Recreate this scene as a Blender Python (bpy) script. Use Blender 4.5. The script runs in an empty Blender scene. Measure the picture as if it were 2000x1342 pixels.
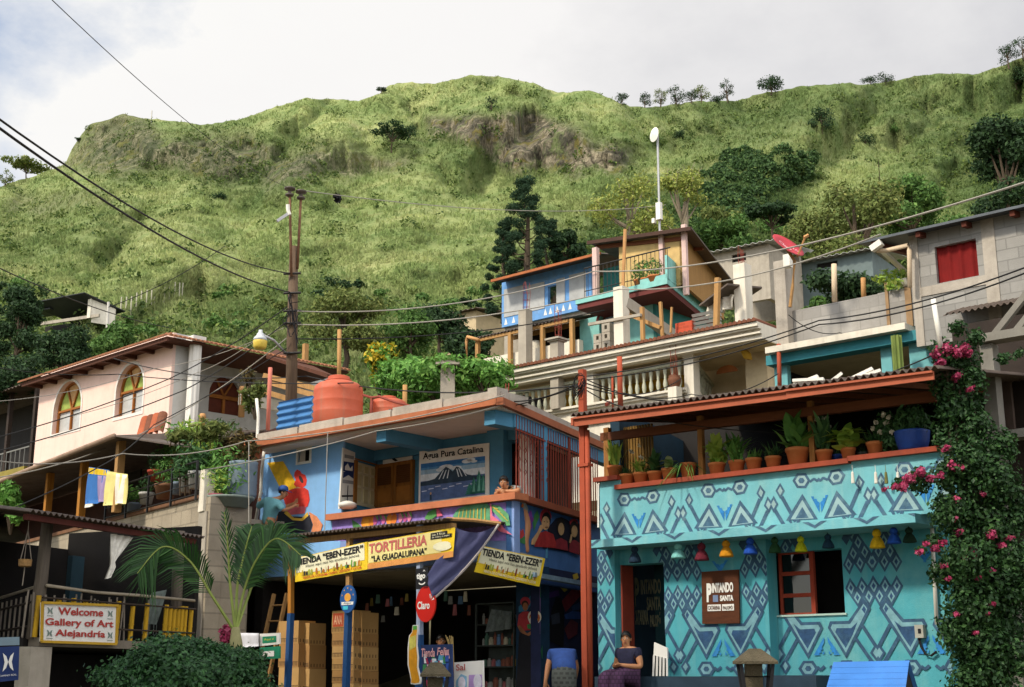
import bpy,math,random
import numpy as np
from mathutils import Vector,Matrix
R=math.radians
sc=bpy.context.scene
TILT=math.atan(659/2600)
EYE=np.array([0.0,0.0,1.6])
cam=bpy.data.cameras.new('camera');camo=bpy.data.objects.new('camera',cam)
sc.collection.objects.link(camo);sc.camera=camo
cam.sensor_width=36;cam.lens=36*2600/2000
cam.clip_start=0.1;cam.clip_end=3000
camo.location=EYE;camo.rotation_euler=(R(90)+TILT,0,0)
SUN=Vector((-0.78,-0.48,0.85)).normalized()
wd=bpy.data.worlds.new('World');sc.world=wd;wd.use_nodes=True
nt=wd.node_tree;nt.nodes.clear()
def N(t,ty,**k):
 n=t.nodes.new(ty)
 for a,v in k.items():
  if a.startswith('i_'):n.inputs[a[2:].replace('_',' ')].default_value=v
  else:setattr(n,a,v)
 return n
sky=N(nt,'ShaderNodeTexSky',sky_type='NISHITA',sun_disc=False)
sky.sun_elevation=math.asin(SUN.z);sky.sun_rotation=math.atan2(SUN.x,SUN.y)
b1=N(nt,'ShaderNodeBackground',i_Strength=0.15);nt.links.new(sky.outputs[0],b1.inputs[0])
tc=N(nt,'ShaderNodeTexCoord')
mp=N(nt,'ShaderNodeMapping');mp.inputs['Scale'].default_value=(2.6,2.6,4.2);mp.inputs['Location'].default_value=(0.4,0.3,0.15)
nt.links.new(tc.outputs['Generated'],mp.inputs[0])
no=N(nt,'ShaderNodeTexNoise',i_Scale=1.6,i_Detail=8.0,i_Roughness=0.58);nt.links.new(mp.outputs[0],no.inputs[0])
sx=N(nt,'ShaderNodeSeparateXYZ');nt.links.new(tc.outputs['Generated'],sx.inputs[0])
ad=N(nt,'ShaderNodeMath',operation='MULTIPLY_ADD');ad.inputs[1].default_value=1.15;nt.links.new(sx.outputs[0],ad.inputs[0]);nt.links.new(no.outputs[0],ad.inputs[2])
cr=N(nt,'ShaderNodeValToRGB');nt.links.new(ad.outputs[0],cr.inputs[0])
cr.color_ramp.elements[0].position=0.03;cr.color_ramp.elements[0].color=(0.34,0.34,0.34,1)
cr.color_ramp.elements[1].position=0.19;cr.color_ramp.elements[1].color=(1,1,1,1)
cc=N(nt,'ShaderNodeValToRGB');nt.links.new(ad.outputs[0],cc.inputs[0])
cc.color_ramp.elements[0].position=0.15;cc.color_ramp.elements[0].color=(0.93,0.92,0.90,1)
cc.color_ramp.elements[1].position=0.95;cc.color_ramp.elements[1].color=(0.63,0.63,0.655,1)
e=cc.color_ramp.elements.new(0.5);e.color=(0.90,0.885,0.875,1)
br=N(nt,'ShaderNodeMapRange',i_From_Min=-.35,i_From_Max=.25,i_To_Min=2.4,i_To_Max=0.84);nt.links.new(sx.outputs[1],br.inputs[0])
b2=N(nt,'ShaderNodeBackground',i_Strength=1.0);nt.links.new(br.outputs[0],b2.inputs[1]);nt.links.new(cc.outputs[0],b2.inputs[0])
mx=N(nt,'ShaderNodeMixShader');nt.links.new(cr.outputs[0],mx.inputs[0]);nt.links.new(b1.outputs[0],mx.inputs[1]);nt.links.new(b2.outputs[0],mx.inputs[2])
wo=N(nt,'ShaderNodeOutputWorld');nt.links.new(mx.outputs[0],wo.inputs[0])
sl=bpy.data.lights.new('sun','SUN');sl.energy=3.3;sl.angle=R(6);sl.color=(1.0,0.90,0.74)
so=bpy.data.objects.new('sun',sl);sc.collection.objects.link(so);so.rotation_euler=SUN.to_track_quat('Z','Y').to_euler()
vs=sc.view_settings;sc.display_settings.display_device='sRGB'
vs.view_transform='Standard';vs.look='None';vs.gamma=1;vs.use_curve_mapping=False;vs.exposure=0.32
C=sc.collection
_ct,_st=math.cos(TILT),math.sin(TILT)
def ray(px,py):
 u=(px-1000)/2600;v=(671-py)/2600
 return np.array([u,_ct-v*_st,_st+v*_ct])
def at(px,py,Y):
 d=ray(px,py);return EYE+d*(Y/d[1])
class Fr:
 def __init__(s,px,d,ang,dy=0):
  p=at(px,1330,d);s.a=R(ang)
  s.r=np.array([math.cos(s.a),math.sin(s.a),0]);s.i=np.array([-math.sin(s.a),math.cos(s.a),0])
  s.o=np.array([p[0],p[1],0.0])+s.i*dy
 def uz(s,px,py,y=0):
  d=ray(px,py);t=((s.o+s.i*y-EYE)@s.i)/(d@s.i)
  q=EYE+d*t-s.o
  return float(q@s.r),float(q[2])
 def rect(s,a,b,y=0):
  u0,z1=s.uz(*a,y);u1,z0=s.uz(*b,y);return u0,u1,z0,z1
 def w(s,u,y,z):return s.o+s.r*u+s.i*y+np.array([0,0,z])
 def loc(s,p):
  q=np.asarray(p)-s.o;return float(q@s.r),float(q@s.i),float(q[2])
 def mat(s,u,y,z):
  return Matrix.Translation(Vector(s.w(u,y,z)))@Matrix.Rotation(s.a,4,'Z')
W=Fr.__new__(Fr);W.a=0.0;W.r=np.array([1.,0,0]);W.i=np.array([0,1.,0]);W.o=np.zeros(3)
rng=np.random.default_rng(7)
class MB:
 def __init__(s):s.v=[];s.f=[];s.m=[];s.n=0;s.at={};s.smooth=False
 def add(s,V,F,m=0):
  V=np.asarray(V,float).reshape(-1,3);s.v.append(V)
  for f in F:s.f.append(np.asarray(f)+s.n);s.m.append(m)
  s.n+=len(V);return s
 def addq(s,V,F,m=0):
  s.v.append(np.asarray(V,float));F=np.asarray(F)+s.n;s.f.append(F);s.m.append(np.full(len(F),m)if np.isscalar(m)else np.asarray(m));s.n+=len(V);return s
 def box(s,x0,x1,y0,y1,z0,z1,m=0):
  if x0>x1:x0,x1=x1,x0
  if y0>y1:y0,y1=y1,y0
  if z0>z1:z0,z1=z1,z0
  V=[(x,y,z)for z in(z0,z1)for y in(y0,y1)for x in(x0,x1)]
  return s.add(V,[(0,2,3,1),(4,5,7,6),(0,1,5,4),(2,6,7,3),(0,4,6,2),(1,3,7,5)],m)
 def hexa(s,P,m=0):
  return s.add(P,[(3,2,1,0),(4,5,6,7),(0,1,5,4),(1,2,6,5),(2,3,7,6),(3,0,4,7)],m)
 def prism(s,poly,y0,y1,m=0):
  n=len(poly);A=[(x,y0,z)for x,z in poly];B=[(x,y1,z)for x,z in poly]
  F=[tuple(range(n)),tuple(range(2*n-1,n-1,-1))]+[(i,n+i,n+(i+1)%n,(i+1)%n)for i in range(n)]
  return s.add(A+B,F,m)
 def slab(s,poly,z0,z1,m=0):
  n=len(poly);A=[(x,y,z0)for x,y in poly];B=[(x,y,z1)for x,y in poly]
  F=[tuple(range(n)),tuple(range(2*n-1,n-1,-1))]+[(i,n+i,n+(i+1)%n,(i+1)%n)for i in range(n)]
  return s.add(A+B,F,m)
 def flat(s,poly,y,m=0):
  return s.add([(x,y,z)for x,z in poly],[tuple(range(len(poly)))],m)
 def tube(s,pts,r,k=6,m=0,cap=True):
  P=np.asarray(pts,float);n=len(P);rr=np.full(n,r)if np.isscalar(r)else np.asarray(r,float)
  T=np.gradient(P,axis=0);T/=np.linalg.norm(T,axis=1)[:,None]+1e-9
  ref=np.array([0,0,1.])if abs(T[0][2])<.9 else np.array([1.,0,0]);V=[]
  for i in range(n):
   a=np.cross(T[i],ref);a/=np.linalg.norm(a)+1e-9;b=np.cross(T[i],a)
   for j in range(k):
    t=2*math.pi*j/k;V.append(P[i]+rr[i]*(a*math.cos(t)+b*math.sin(t)))
  F=[(i*k+j,i*k+(j+1)%k,(i+1)*k+(j+1)%k,(i+1)*k+j)for i in range(n-1)for j in range(k)]
  if cap:F+=[tuple(range(k))[::-1],tuple(range((n-1)*k,n*k))]
  return s.add(V,F,m)
 def bar(s,a,b,w,h=None,m=0):
  a=np.asarray(a,float);b=np.asarray(b,float);h=h or w;t=b-a;t/=np.linalg.norm(t)
  ref=np.array([0,0,1.])if abs(t[2])<.9 else np.array([0,1.,0])
  p=np.cross(t,ref);p/=np.linalg.norm(p);q=np.cross(p,t)
  c=[(-1,-1),(1,-1),(1,1),(-1,1)]
  return s.hexa([a+p*w/2*i+q*h/2*j for i,j in c]+[b+p*w/2*i+q*h/2*j for i,j in c],m)
 def lathe(s,prof,c=(0,0,0),k=16,m=0,sx=1,sy=1):
  n=len(prof);V=[]
  for r,z in prof:
   for j in range(k):
    t=2*math.pi*j/k;V.append((c[0]+r*sx*math.cos(t),c[1]+r*sy*math.sin(t),c[2]+z))
  F=[(i*k+j,i*k+(j+1)%k,(i+1)*k+(j+1)%k,(i+1)*k+j)for i in range(n-1)for j in range(k)]
  F+=[tuple(range(k))[::-1],tuple(range((n-1)*k,n*k))]
  return s.add(V,F,m)
 def corr(s,u0,u1,a,b,amp=.022,per=.12,th=.012,m=0):
  n=max(2,int((u1-u0)/per*8));U=np.linspace(u0,u1,n+1);H=amp*np.sin(2*math.pi*U/per);V=[]
  for dz in(0,-th):
   for(y,z)in(a,b):
    V+=[(u,y,z+h+dz)for u,h in zip(U,H)]
  k=n+1;F=[]
  for i in range(n):
   F+=[(i,i+1,k+i+1,k+i),(2*k+i,3*k+i,3*k+i+1,2*k+i+1),(i,2*k+i,2*k+i+1,i+1),(k+i,k+i+1,3*k+i+1,3*k+i)]
  F+=[(0,k,3*k,2*k),(n,2*k+n,3*k+n,k+n)]
  return s.add(V,F,m)
 def text(s,t,x0,x1,z0,z1,y,m=0,bold=0.0,slope=0.0,shear=0.0):
  V,F=glyphs(t,bold,shear);V=V.copy();lo=V.min(0);hi=V.max(0)
  X=x0+(V[:,0]-lo[0])/(hi[0]-lo[0])*(x1-x0);Z=z0+(V[:,1]-lo[1])/(hi[1]-lo[1])*(z1-z0)+slope*(X-x0)
  return s.add(np.stack([X,np.full_like(X,y),Z],1),F,m)
 def build(s,name,mats,fr=None,loc=(0,0,0),smooth=False):
  me=bpy.data.meshes.new(name);V=np.concatenate(s.v)-np.asarray(loc)if s.v else np.zeros((0,3))
  tot=[];idx=[];mi=[]
  for f,m in zip(s.f,s.m):
   if f.ndim==1:idx.append(f);tot.append([len(f)]);mi.append([m])
   else:idx.append(f.ravel());tot.append(np.full(len(f),f.shape[1]));mi.append(m)
  idx=np.concatenate(idx).astype(np.int32);tot=np.concatenate(tot).astype(np.int32);mi=np.concatenate(mi).astype(np.int32)
  me.vertices.add(len(V));me.vertices.foreach_set('co',V.astype(np.float32).ravel())
  me.loops.add(len(idx));me.loops.foreach_set('vertex_index',idx)
  me.polygons.add(len(tot));me.polygons.foreach_set('loop_start',np.concatenate([[0],np.cumsum(tot)[:-1]]).astype(np.int32))
  if not isinstance(mats,(list,tuple)):mats=[mats]
  for q in mats:me.materials.append(q)
  me.polygons.foreach_set('material_index',np.minimum(mi,len(mats)-1))
  me.update(calc_edges=True);me.validate()
  for k,a in s.at.items():
   at_=me.attributes.new(k,'FLOAT','POINT');at_.data.foreach_set('value',np.asarray(a,np.float32))
  me.polygons.foreach_set('use_smooth',np.full(len(tot),bool(smooth or s.smooth)))
  return me
_gc={}
def glyphs(t,bold=0.0,shear=0.0):
 if(t,bold,shear)not in _gc:
  cu=bpy.data.curves.new('lettering','FONT');cu.body=t;cu.offset=bold;cu.shear=shear;cu.resolution_u=3;cu.fill_mode='FRONT';cu.align_x='CENTER'
  o=bpy.data.objects.new('lettering',cu);C.objects.link(o)
  dg=bpy.context.evaluated_depsgraph_get();me=bpy.data.meshes.new_from_object(o.evaluated_get(dg))
  V=np.array([v.co[:]for v in me.vertices]);F=[tuple(p.vertices)for p in me.polygons]
  bpy.data.objects.remove(o);bpy.data.curves.remove(cu);bpy.data.meshes.remove(me)
  _gc[(t,bold,shear)]=(V,F)
 return _gc[(t,bold,shear)]
class T:
 def __init__(s,name,label,cat,fr=W,loc=(0,0,0),group=None):
  s.fr,s.loc=fr,tuple(float(q)for q in loc);o=bpy.data.objects.new(name,None);C.objects.link(o);o.empty_display_size=.1
  o.matrix_world=fr.mat(*s.loc);o['label']=label;o['category']=cat
  if group:o['group']=group
  s.o=o
 def part(s,name,mb,mats,parent=None,label=None,smooth=False,stuff=False):
  o=bpy.data.objects.new(name,mb.build(name,mats,loc=s.loc,smooth=smooth));C.objects.link(o);o.parent=parent or s.o
  if label:o['label']=label
  if stuff:o['kind']='stuff'
  return o
def one(name,label,cat,mb,mats,fr=W,loc=(0,0,0),group=None,kind=None,smooth=False):
 o=bpy.data.objects.new(name,mb.build(name,mats,loc=loc,smooth=smooth));C.objects.link(o);o.matrix_world=fr.mat(*loc)
 if label:o['label']=label
 if cat:o['category']=cat
 if group:o['group']=group
 if kind:o['kind']=kind
 return o
def dup(o,label,fr,loc,scale=1.0,rot=0.0,group=None):
 o=o.o if isinstance(o,T)else o
 r=o.copy();C.objects.link(r);r.matrix_world=fr.mat(*loc)@Matrix.Rotation(rot,4,'Z')@Matrix.Diagonal((scale,scale,scale,1))
 r['label']=label
 if group:r['group']=group
 def kids(a,b):
  for c in a.children:
   k=c.copy();C.objects.link(k);k.parent=b;kids(c,k)
 kids(o,r);return r
def hx(h):
 if not isinstance(h,str):return tuple(h)[:3]
 h=h.lstrip('#');c=[int(h[i:i+2],16)/255 for i in(0,2,4)]
 return tuple(x/12.92 if x<=.04045 else((x+.055)/1.055)**2.4 for x in c)
def sc_(c,k):return tuple(min(1,x*k)for x in c[:3])+(1,)
_mc={}
def mat(name,col,rough=.8,var=.16,scale=2.5,dirt=0.0,dcol='#4a4036',bump=.15,bscale=60,metal=0,spec=.3,block=None,grain=None,streak=0.0):
 if name in _mc:return _mc[name]
 m=bpy.data.materials.new(name);m.use_nodes=True;t=m.node_tree;t.nodes.clear();L=t.links.new;c=hx(col)
 out=N(t,'ShaderNodeOutputMaterial');p=N(t,'ShaderNodeBsdfPrincipled');L(p.outputs[0],out.inputs[0])
 p.inputs['Roughness'].default_value=rough;p.inputs['Metallic'].default_value=metal;p.inputs['Specular IOR Level'].default_value=spec
 tc=N(t,'ShaderNodeTexCoord');v=tc.outputs['Object']
 vec=v
 if grain:
  g=N(t,'ShaderNodeMapping');g.inputs['Scale'].default_value=grain;L(v,g.inputs[0]);vec=g.outputs[0]
 n1=N(t,'ShaderNodeTexNoise',i_Scale=scale,i_Detail=6.0,i_Roughness=.65);L(vec,n1.inputs[0])
 mr=N(t,'ShaderNodeMapRange',i_From_Min=.3,i_From_Max=.7);L(n1.outputs[0],mr.inputs[0])
 mixc=N(t,'ShaderNodeMix',data_type='RGBA');mixc.inputs[6].default_value=sc_(c,1-var);mixc.inputs[7].default_value=sc_(c,1+var);L(mr.outputs[0],mixc.inputs[0])
 col_o=mixc.outputs[2];hgt=None
 n2=N(t,'ShaderNodeTexNoise',i_Scale=bscale,i_Detail=3.0);L(vec,n2.inputs[0]);hgt=n2.outputs[0]
 if block:
  s=N(t,'ShaderNodeSeparateXYZ');L(v,s.inputs[0]);cx=N(t,'ShaderNodeCombineXYZ');L(s.outputs[0],cx.inputs[0]);L(s.outputs[2],cx.inputs[1])
  bk=N(t,'ShaderNodeTexBrick',i_Scale=1.0);bk.inputs['Brick Width'].default_value=block[0];bk.inputs['Row Height'].default_value=block[1];bk.inputs['Mortar Size'].default_value=block[2]
  bk.inputs['Mortar Smooth'].default_value=.3;bk.inputs['Color1'].default_value=(.82,.82,.82,1);bk.inputs['Color2'].default_value=(1.12,1.12,1.12,1);mc=block[3]if len(block)>3 else .62
  bk.inputs['Mortar'].default_value=(mc,mc,mc,1);L(cx.outputs[0],bk.inputs[0])
  mu=N(t,'ShaderNodeMix',data_type='RGBA',blend_type='MULTIPLY');mu.inputs[0].default_value=1;L(col_o,mu.inputs[6]);L(bk.outputs[0],mu.inputs[7]);col_o=mu.outputs[2]
 if dirt:
  d=N(t,'ShaderNodeTexNoise',i_Scale=scale*.55,i_Detail=9.0,i_Roughness=.72);L(v,d.inputs[0])
  dr=N(t,'ShaderNodeMapRange',i_From_Min=.5,i_From_Max=.72,i_To_Max=dirt);L(d.outputs[0],dr.inputs[0])
  dm=N(t,'ShaderNodeMix',data_type='RGBA');dm.inputs[7].default_value=hx(dcol)+(1,);L(dr.outputs[0],dm.inputs[0]);L(col_o,dm.inputs[6]);col_o=dm.outputs[2]
 if streak:
  g=N(t,'ShaderNodeMapping');g.inputs['Scale'].default_value=(7,7,.35);L(v,g.inputs[0])
  d=N(t,'ShaderNodeTexNoise',i_Scale=1.0,i_Detail=5.0);L(g.outputs[0],d.inputs[0])
  dr=N(t,'ShaderNodeMapRange',i_From_Min=.52,i_From_Max=.75,i_To_Max=streak);L(d.outputs[0],dr.inputs[0])
  dm=N(t,'ShaderNodeMix',data_type='RGBA');dm.inputs[7].default_value=hx(dcol)+(1,);L(dr.outputs[0],dm.inputs[0]);L(col_o,dm.inputs[6]);col_o=dm.outputs[2]
 L(col_o,p.inputs['Base Color'])
 if bump:
  b=N(t,'ShaderNodeBump',i_Strength=bump,i_Distance=.03);L(hgt,b.inputs['Height']);L(b.outputs[0],p.inputs['Normal'])
 _mc[name]=m;return m
def leafmat(name,cols,rough=.55,trans=.25):
 if name in _mc:return _mc[name]
 m=bpy.data.materials.new(name);m.use_nodes=True;t=m.node_tree;t.nodes.clear();L=t.links.new
 out=N(t,'ShaderNodeOutputMaterial');p=N(t,'ShaderNodeBsdfPrincipled',i_Roughness=rough);p.inputs['Specular IOR Level'].default_value=.25
 g=N(t,'ShaderNodeNewGeometry');r=N(t,'ShaderNodeValToRGB');L(g.outputs['Random Per Island'],r.inputs[0])
 el=r.color_ramp.elements;k=len(cols)
 for i,c in enumerate(cols):
  e=el[i]if i<2 else el.new(i/(k-1));e.color=hx(c)+(1,)
 for i,e in enumerate(sorted(el,key=lambda e:e.position)):pass
 el[0].position=0;el[-1].position=1
 cs=[hx(c)+(1,)for c in cols]
 for i,e in enumerate(el):e.position=i/(k-1);
 for i,e in enumerate(el):e.color=cs[i]
 L(r.outputs[0],p.inputs['Base Color']);tr=N(t,'ShaderNodeBsdfTranslucent');L(r.outputs[0],tr.inputs[0])
 ms=N(t,'ShaderNodeMixShader');ms.inputs[0].default_value=trans;L(p.outputs[0],ms.inputs[1]);L(tr.outputs[0],ms.inputs[2]);L(ms.outputs[0],out.inputs[0])
 _mc[name]=m;return m
def leaves(mb,blobs,n,size,asp=.5,m=0,up=.35,shell=.45,rg=None):
 """n leaf faces spread through ellipsoids (cx,cy,cz,rx,ry,rz)"""
 rg=rg or rng;B=np.array(blobs,float);w=(B[:,3]*B[:,4]*B[:,5])**.66;w/=w.sum()
 k=rg.choice(len(B),n,p=w);d=rg.normal(size=(n,3));d/=np.linalg.norm(d,axis=1)[:,None]
 rad=shell+(1-shell)*rg.random(n)**.6;lump=1+.16*np.sin(d[:,0]*5+k)*np.sin(d[:,2]*6+k*2)+.10*rg.normal(size=n)
 P=B[k,:3]+d*B[k,3:6]*(rad*lump)[:,None]
 nr=d+rg.normal(size=(n,3))*.7+np.array([0,0,up]);nr/=np.linalg.norm(nr,axis=1)[:,None]
 a=np.cross(nr,rg.normal(size=(n,3)));a/=np.linalg.norm(a,axis=1)[:,None];b=np.cross(nr,a)
 s=size*(.6+.8*rg.random(n))[:,None]
 V=np.stack([P-a*s*.5,P+b*s*asp*.5+nr*s*.06,P+a*s*.5,P-b*s*asp*.5+nr*s*.06],1).reshape(-1,3)
 F=np.arange(n*4).reshape(-1,4);mb.addq(V,F,m);return mb
def vnoise(x,y,seed=0):
 g=np.random.default_rng(seed).random((256,256));xi=np.floor(x).astype(int);yi=np.floor(y).astype(int);fx=x-xi;fy=y-yi
 fx=fx*fx*(3-2*fx);fy=fy*fy*(3-2*fy);q=lambda a,b:g[a%256,b%256]
 return(q(xi,yi)*(1-fx)+q(xi+1,yi)*fx)*(1-fy)+(q(xi,yi+1)*(1-fx)+q(xi+1,yi+1)*fx)*fy
# ================================================================ ground and hill
def ground_z(x,y):
 return np.interp(y,[-200,4,19,30,46,70,90],[0,0,1.25,1.3,7.0,12.5,15])
xs=np.concatenate([np.linspace(-900,-60,15),np.linspace(-55,55,80),np.linspace(60,900,15)]);ys=np.concatenate([np.linspace(-900,-10,14),np.linspace(-6,88,100)])
X,Y=np.meshgrid(xs,ys);Z=ground_z(X,Y)+.05*(vnoise(X*.9,Y*.9,3)-.5)
g=MB();nx=len(xs);i=np.arange((len(ys)-1)*nx).reshape(-1,nx)[:,:-1].ravel()
g.addq(np.stack([X,Y,Z],-1).reshape(-1,3),np.stack([i,i+1,i+nx+1,i+nx],1))
one('ground',None,None,g,mat('ground_dirt','#67614a',.95,.3,.8,.3,bump=.4),kind='structure',smooth=True)
SKYL=np.array([(-700,470),(-400,440),(-200,405),(0,364),(60,345),(105,330),(128,318),(140,292),(155,268),(175,243),(240,224),(300,233),(390,243),(450,238),(520,215),(600,192),(700,196),(740,184),(760,166),(800,160),(850,163),(920,148),(985,150),(1040,162),(1090,181),(1150,175),(1200,195),(1230,208),(1290,207),(1340,200),(1440,196),(1500,181),(1560,168),(1640,163),(1700,164),(1760,155),(1840,142),(1900,145),(1955,130),(2000,112),(2200,60),(2700,40)],float)
HC=np.arange(-700,2701,5.0);HR=230;PY0=860.0
def poly_mask(px,py,poly,soft=14):
 poly=np.array(poly,float);inside=np.zeros(px.shape,bool);dmin=np.full(px.shape,1e9);n=len(poly)
 for a in range(n):
  x0,y0=poly[a];x1,y1=poly[(a+1)%n]
  c=((y0>py)!=(y1>py))&(px<(x1-x0)*(py-y0)/(y1-y0+1e-9)+x0);inside^=c
  t=np.clip(((px-x0)*(x1-x0)+(py-y0)*(y1-y0))/((x1-x0)**2+(y1-y0)**2),0,1)
  dmin=np.minimum(dmin,np.hypot(px-x0-t*(x1-x0),py-y0-t*(y1-y0)))
 return np.clip(.5+np.where(inside,dmin,-dmin)/(2*soft),0,1)
sky_y=np.interp(HC,SKYL[:,0],SKYL[:,1])+3.5*(vnoise(HC/18,HC*0,5)-.5)+2.5*(vnoise(HC/7,HC*0,6)-.5)
tt=np.linspace(0,1,HR)
PX,TT=np.meshgrid(HC,tt);PYg=PY0+(sky_y[None,:]-PY0)*TT
wx=PX+26*(vnoise(PX/40,PYg/30,11)-.5);wy=PYg+26*(vnoise(PX/40,PYg/30,12)-.5)
cliff=np.maximum.reduce([poly_mask(wx,wy,[(118,335),(140,285),(175,236),(250,222),(330,262),(420,262),(500,268),(560,300),(500,340),(430,345),(330,335),(200,345)])*.66,poly_mask(wx,wy,[(840,235),(930,222),(1040,222),(1120,255),(1180,280),(1240,300),(1235,322),(1140,345),(1060,335),(980,325),(930,290),(850,262)]),poly_mask(wx,wy,[(500,330),(600,285),(700,290),(760,305),(820,310),(800,335),(700,345),(600,365),(520,375)])*.7,poly_mask(wx,wy,[(0,390),(80,375),(210,378),(220,400),(120,415),(0,425)],10)*.4])
lush=np.maximum.reduce([poly_mask(wx,wy,[(150,250),(420,255),(640,300),(620,350),(500,390),(380,345),(200,350)],40)*.95,poly_mask(wx,wy,[(1230,200),(1500,175),(2100,100),(2300,600),(1950,560),(1860,420),(1700,260),(1500,290),(1340,290)],60)*.75,poly_mask(wx,wy,[(0,520),(150,640),(420,600),(600,520),(760,600),(900,640),(1000,620),(1000,900),(-400,900),(-400,500)],40)*.5,poly_mask(wx,wy,[(1170,420),(1380,330),(1600,320),(1560,400),(1450,440),(1900,480),(2100,480),(2100,760),(1000,760),(1000,520)],40),poly_mask(wx,wy,[(830,225),(1060,205),(1250,290),(1250,360),(1000,350),(700,300)],30)*.5,poly_mask(wx,wy,[(0,380),(200,370),(300,420),(230,500),(60,530),(-100,500)],40)*.3])
big=vnoise(PX/190+3,PYg/75,21);med=vnoise(PX/62,PYg/24,22);sml=vnoise(PX/22,PYg/10,23)
def blur(A,r):
 P=np.pad(A,((0,0),(r,r)),'edge');cs=np.cumsum(np.pad(P,((0,0),(1,0))),1);return(cs[:,2*r+1:]-cs[:,:-2*r-1])/(2*r+1)
dpy=-np.gradient(PYg,axis=0);k=.0019*(1-.86*blur(cliff,3))*dpy
LD=np.cumsum(k,axis=0);tgt=blur(blur(LD[-1:],40),40)*0+1.16+.10*(vnoise(HC[None]/420,HC[None]*0,31)-.5)
corr_=1.0+(tgt/LD[-1:]-1)*np.clip(TT,.0,1);LD=LD*blur(corr_,6)
LD=np.log(62.0)+LD+.11*(big-.5)*np.minimum(1,TT*5)+.030*(med-.5)+.011*(sml-.5)
fold=1-np.abs(2*vnoise((PX+PYg*.9)/150,PYg/260,51)-1);fold2=1-np.abs(2*vnoise((PX-PYg*.5)/48+9,PYg/120,52)-1)
LD=LD+(.12*(fold-.5)+.036*(fold2-.5))*np.minimum(1,TT*4)+cliff*.016*(vnoise(PX/16,PYg/22,53)-.5)+cliff*.014*(vnoise(PX/8,PYg/7,54)-.5)
LD=np.maximum.accumulate(LD+np.arange(HR)[:,None]*1e-5,axis=0)
D=np.exp(LD)
d3=np.stack([(PX-1000)/2600,_ct-(671-PYg)/2600*_st,_st+(671-PYg)/2600*_ct],-1)
HP=EYE+d3*(D/d3[...,1])[...,None]
top=HP[-1];back=[top+np.array([0,q,-.35*q-.004*q*q])*[1,1,1]for q in(6,15,40,90)]
back=[np.stack([top[:,0]*(1+q/300),top[:,1]+q,np.maximum(top[:,2]-.3*q-.003*q*q,-2)],1)for q in(5,14,40,100)]
VV=np.concatenate([HP.reshape(-1,3)]+back);ncol=len(HC);nrow=HR+4
i=np.arange((nrow-1)*ncol).reshape(-1,ncol)[:,:-1].ravel()
g=MB();g.addq(VV,np.stack([i,i+1,i+ncol+1,i+ncol],1))
padl=np.concatenate([lush.ravel(),np.tile(lush[-1],4)]);padc=np.concatenate([cliff.ravel(),np.tile(cliff[-1]*0,4)])
g.at={'lush':padl,'rock':padc}
def hill(px,py):
 ci=int(np.clip(np.searchsorted(HC,px),1,ncol-1));t=(py-PY0)/(sky_y[ci]-PY0);ri=int(np.clip(round(t*(HR-1)),0,HR-1));return HP[ri,ci]
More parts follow.
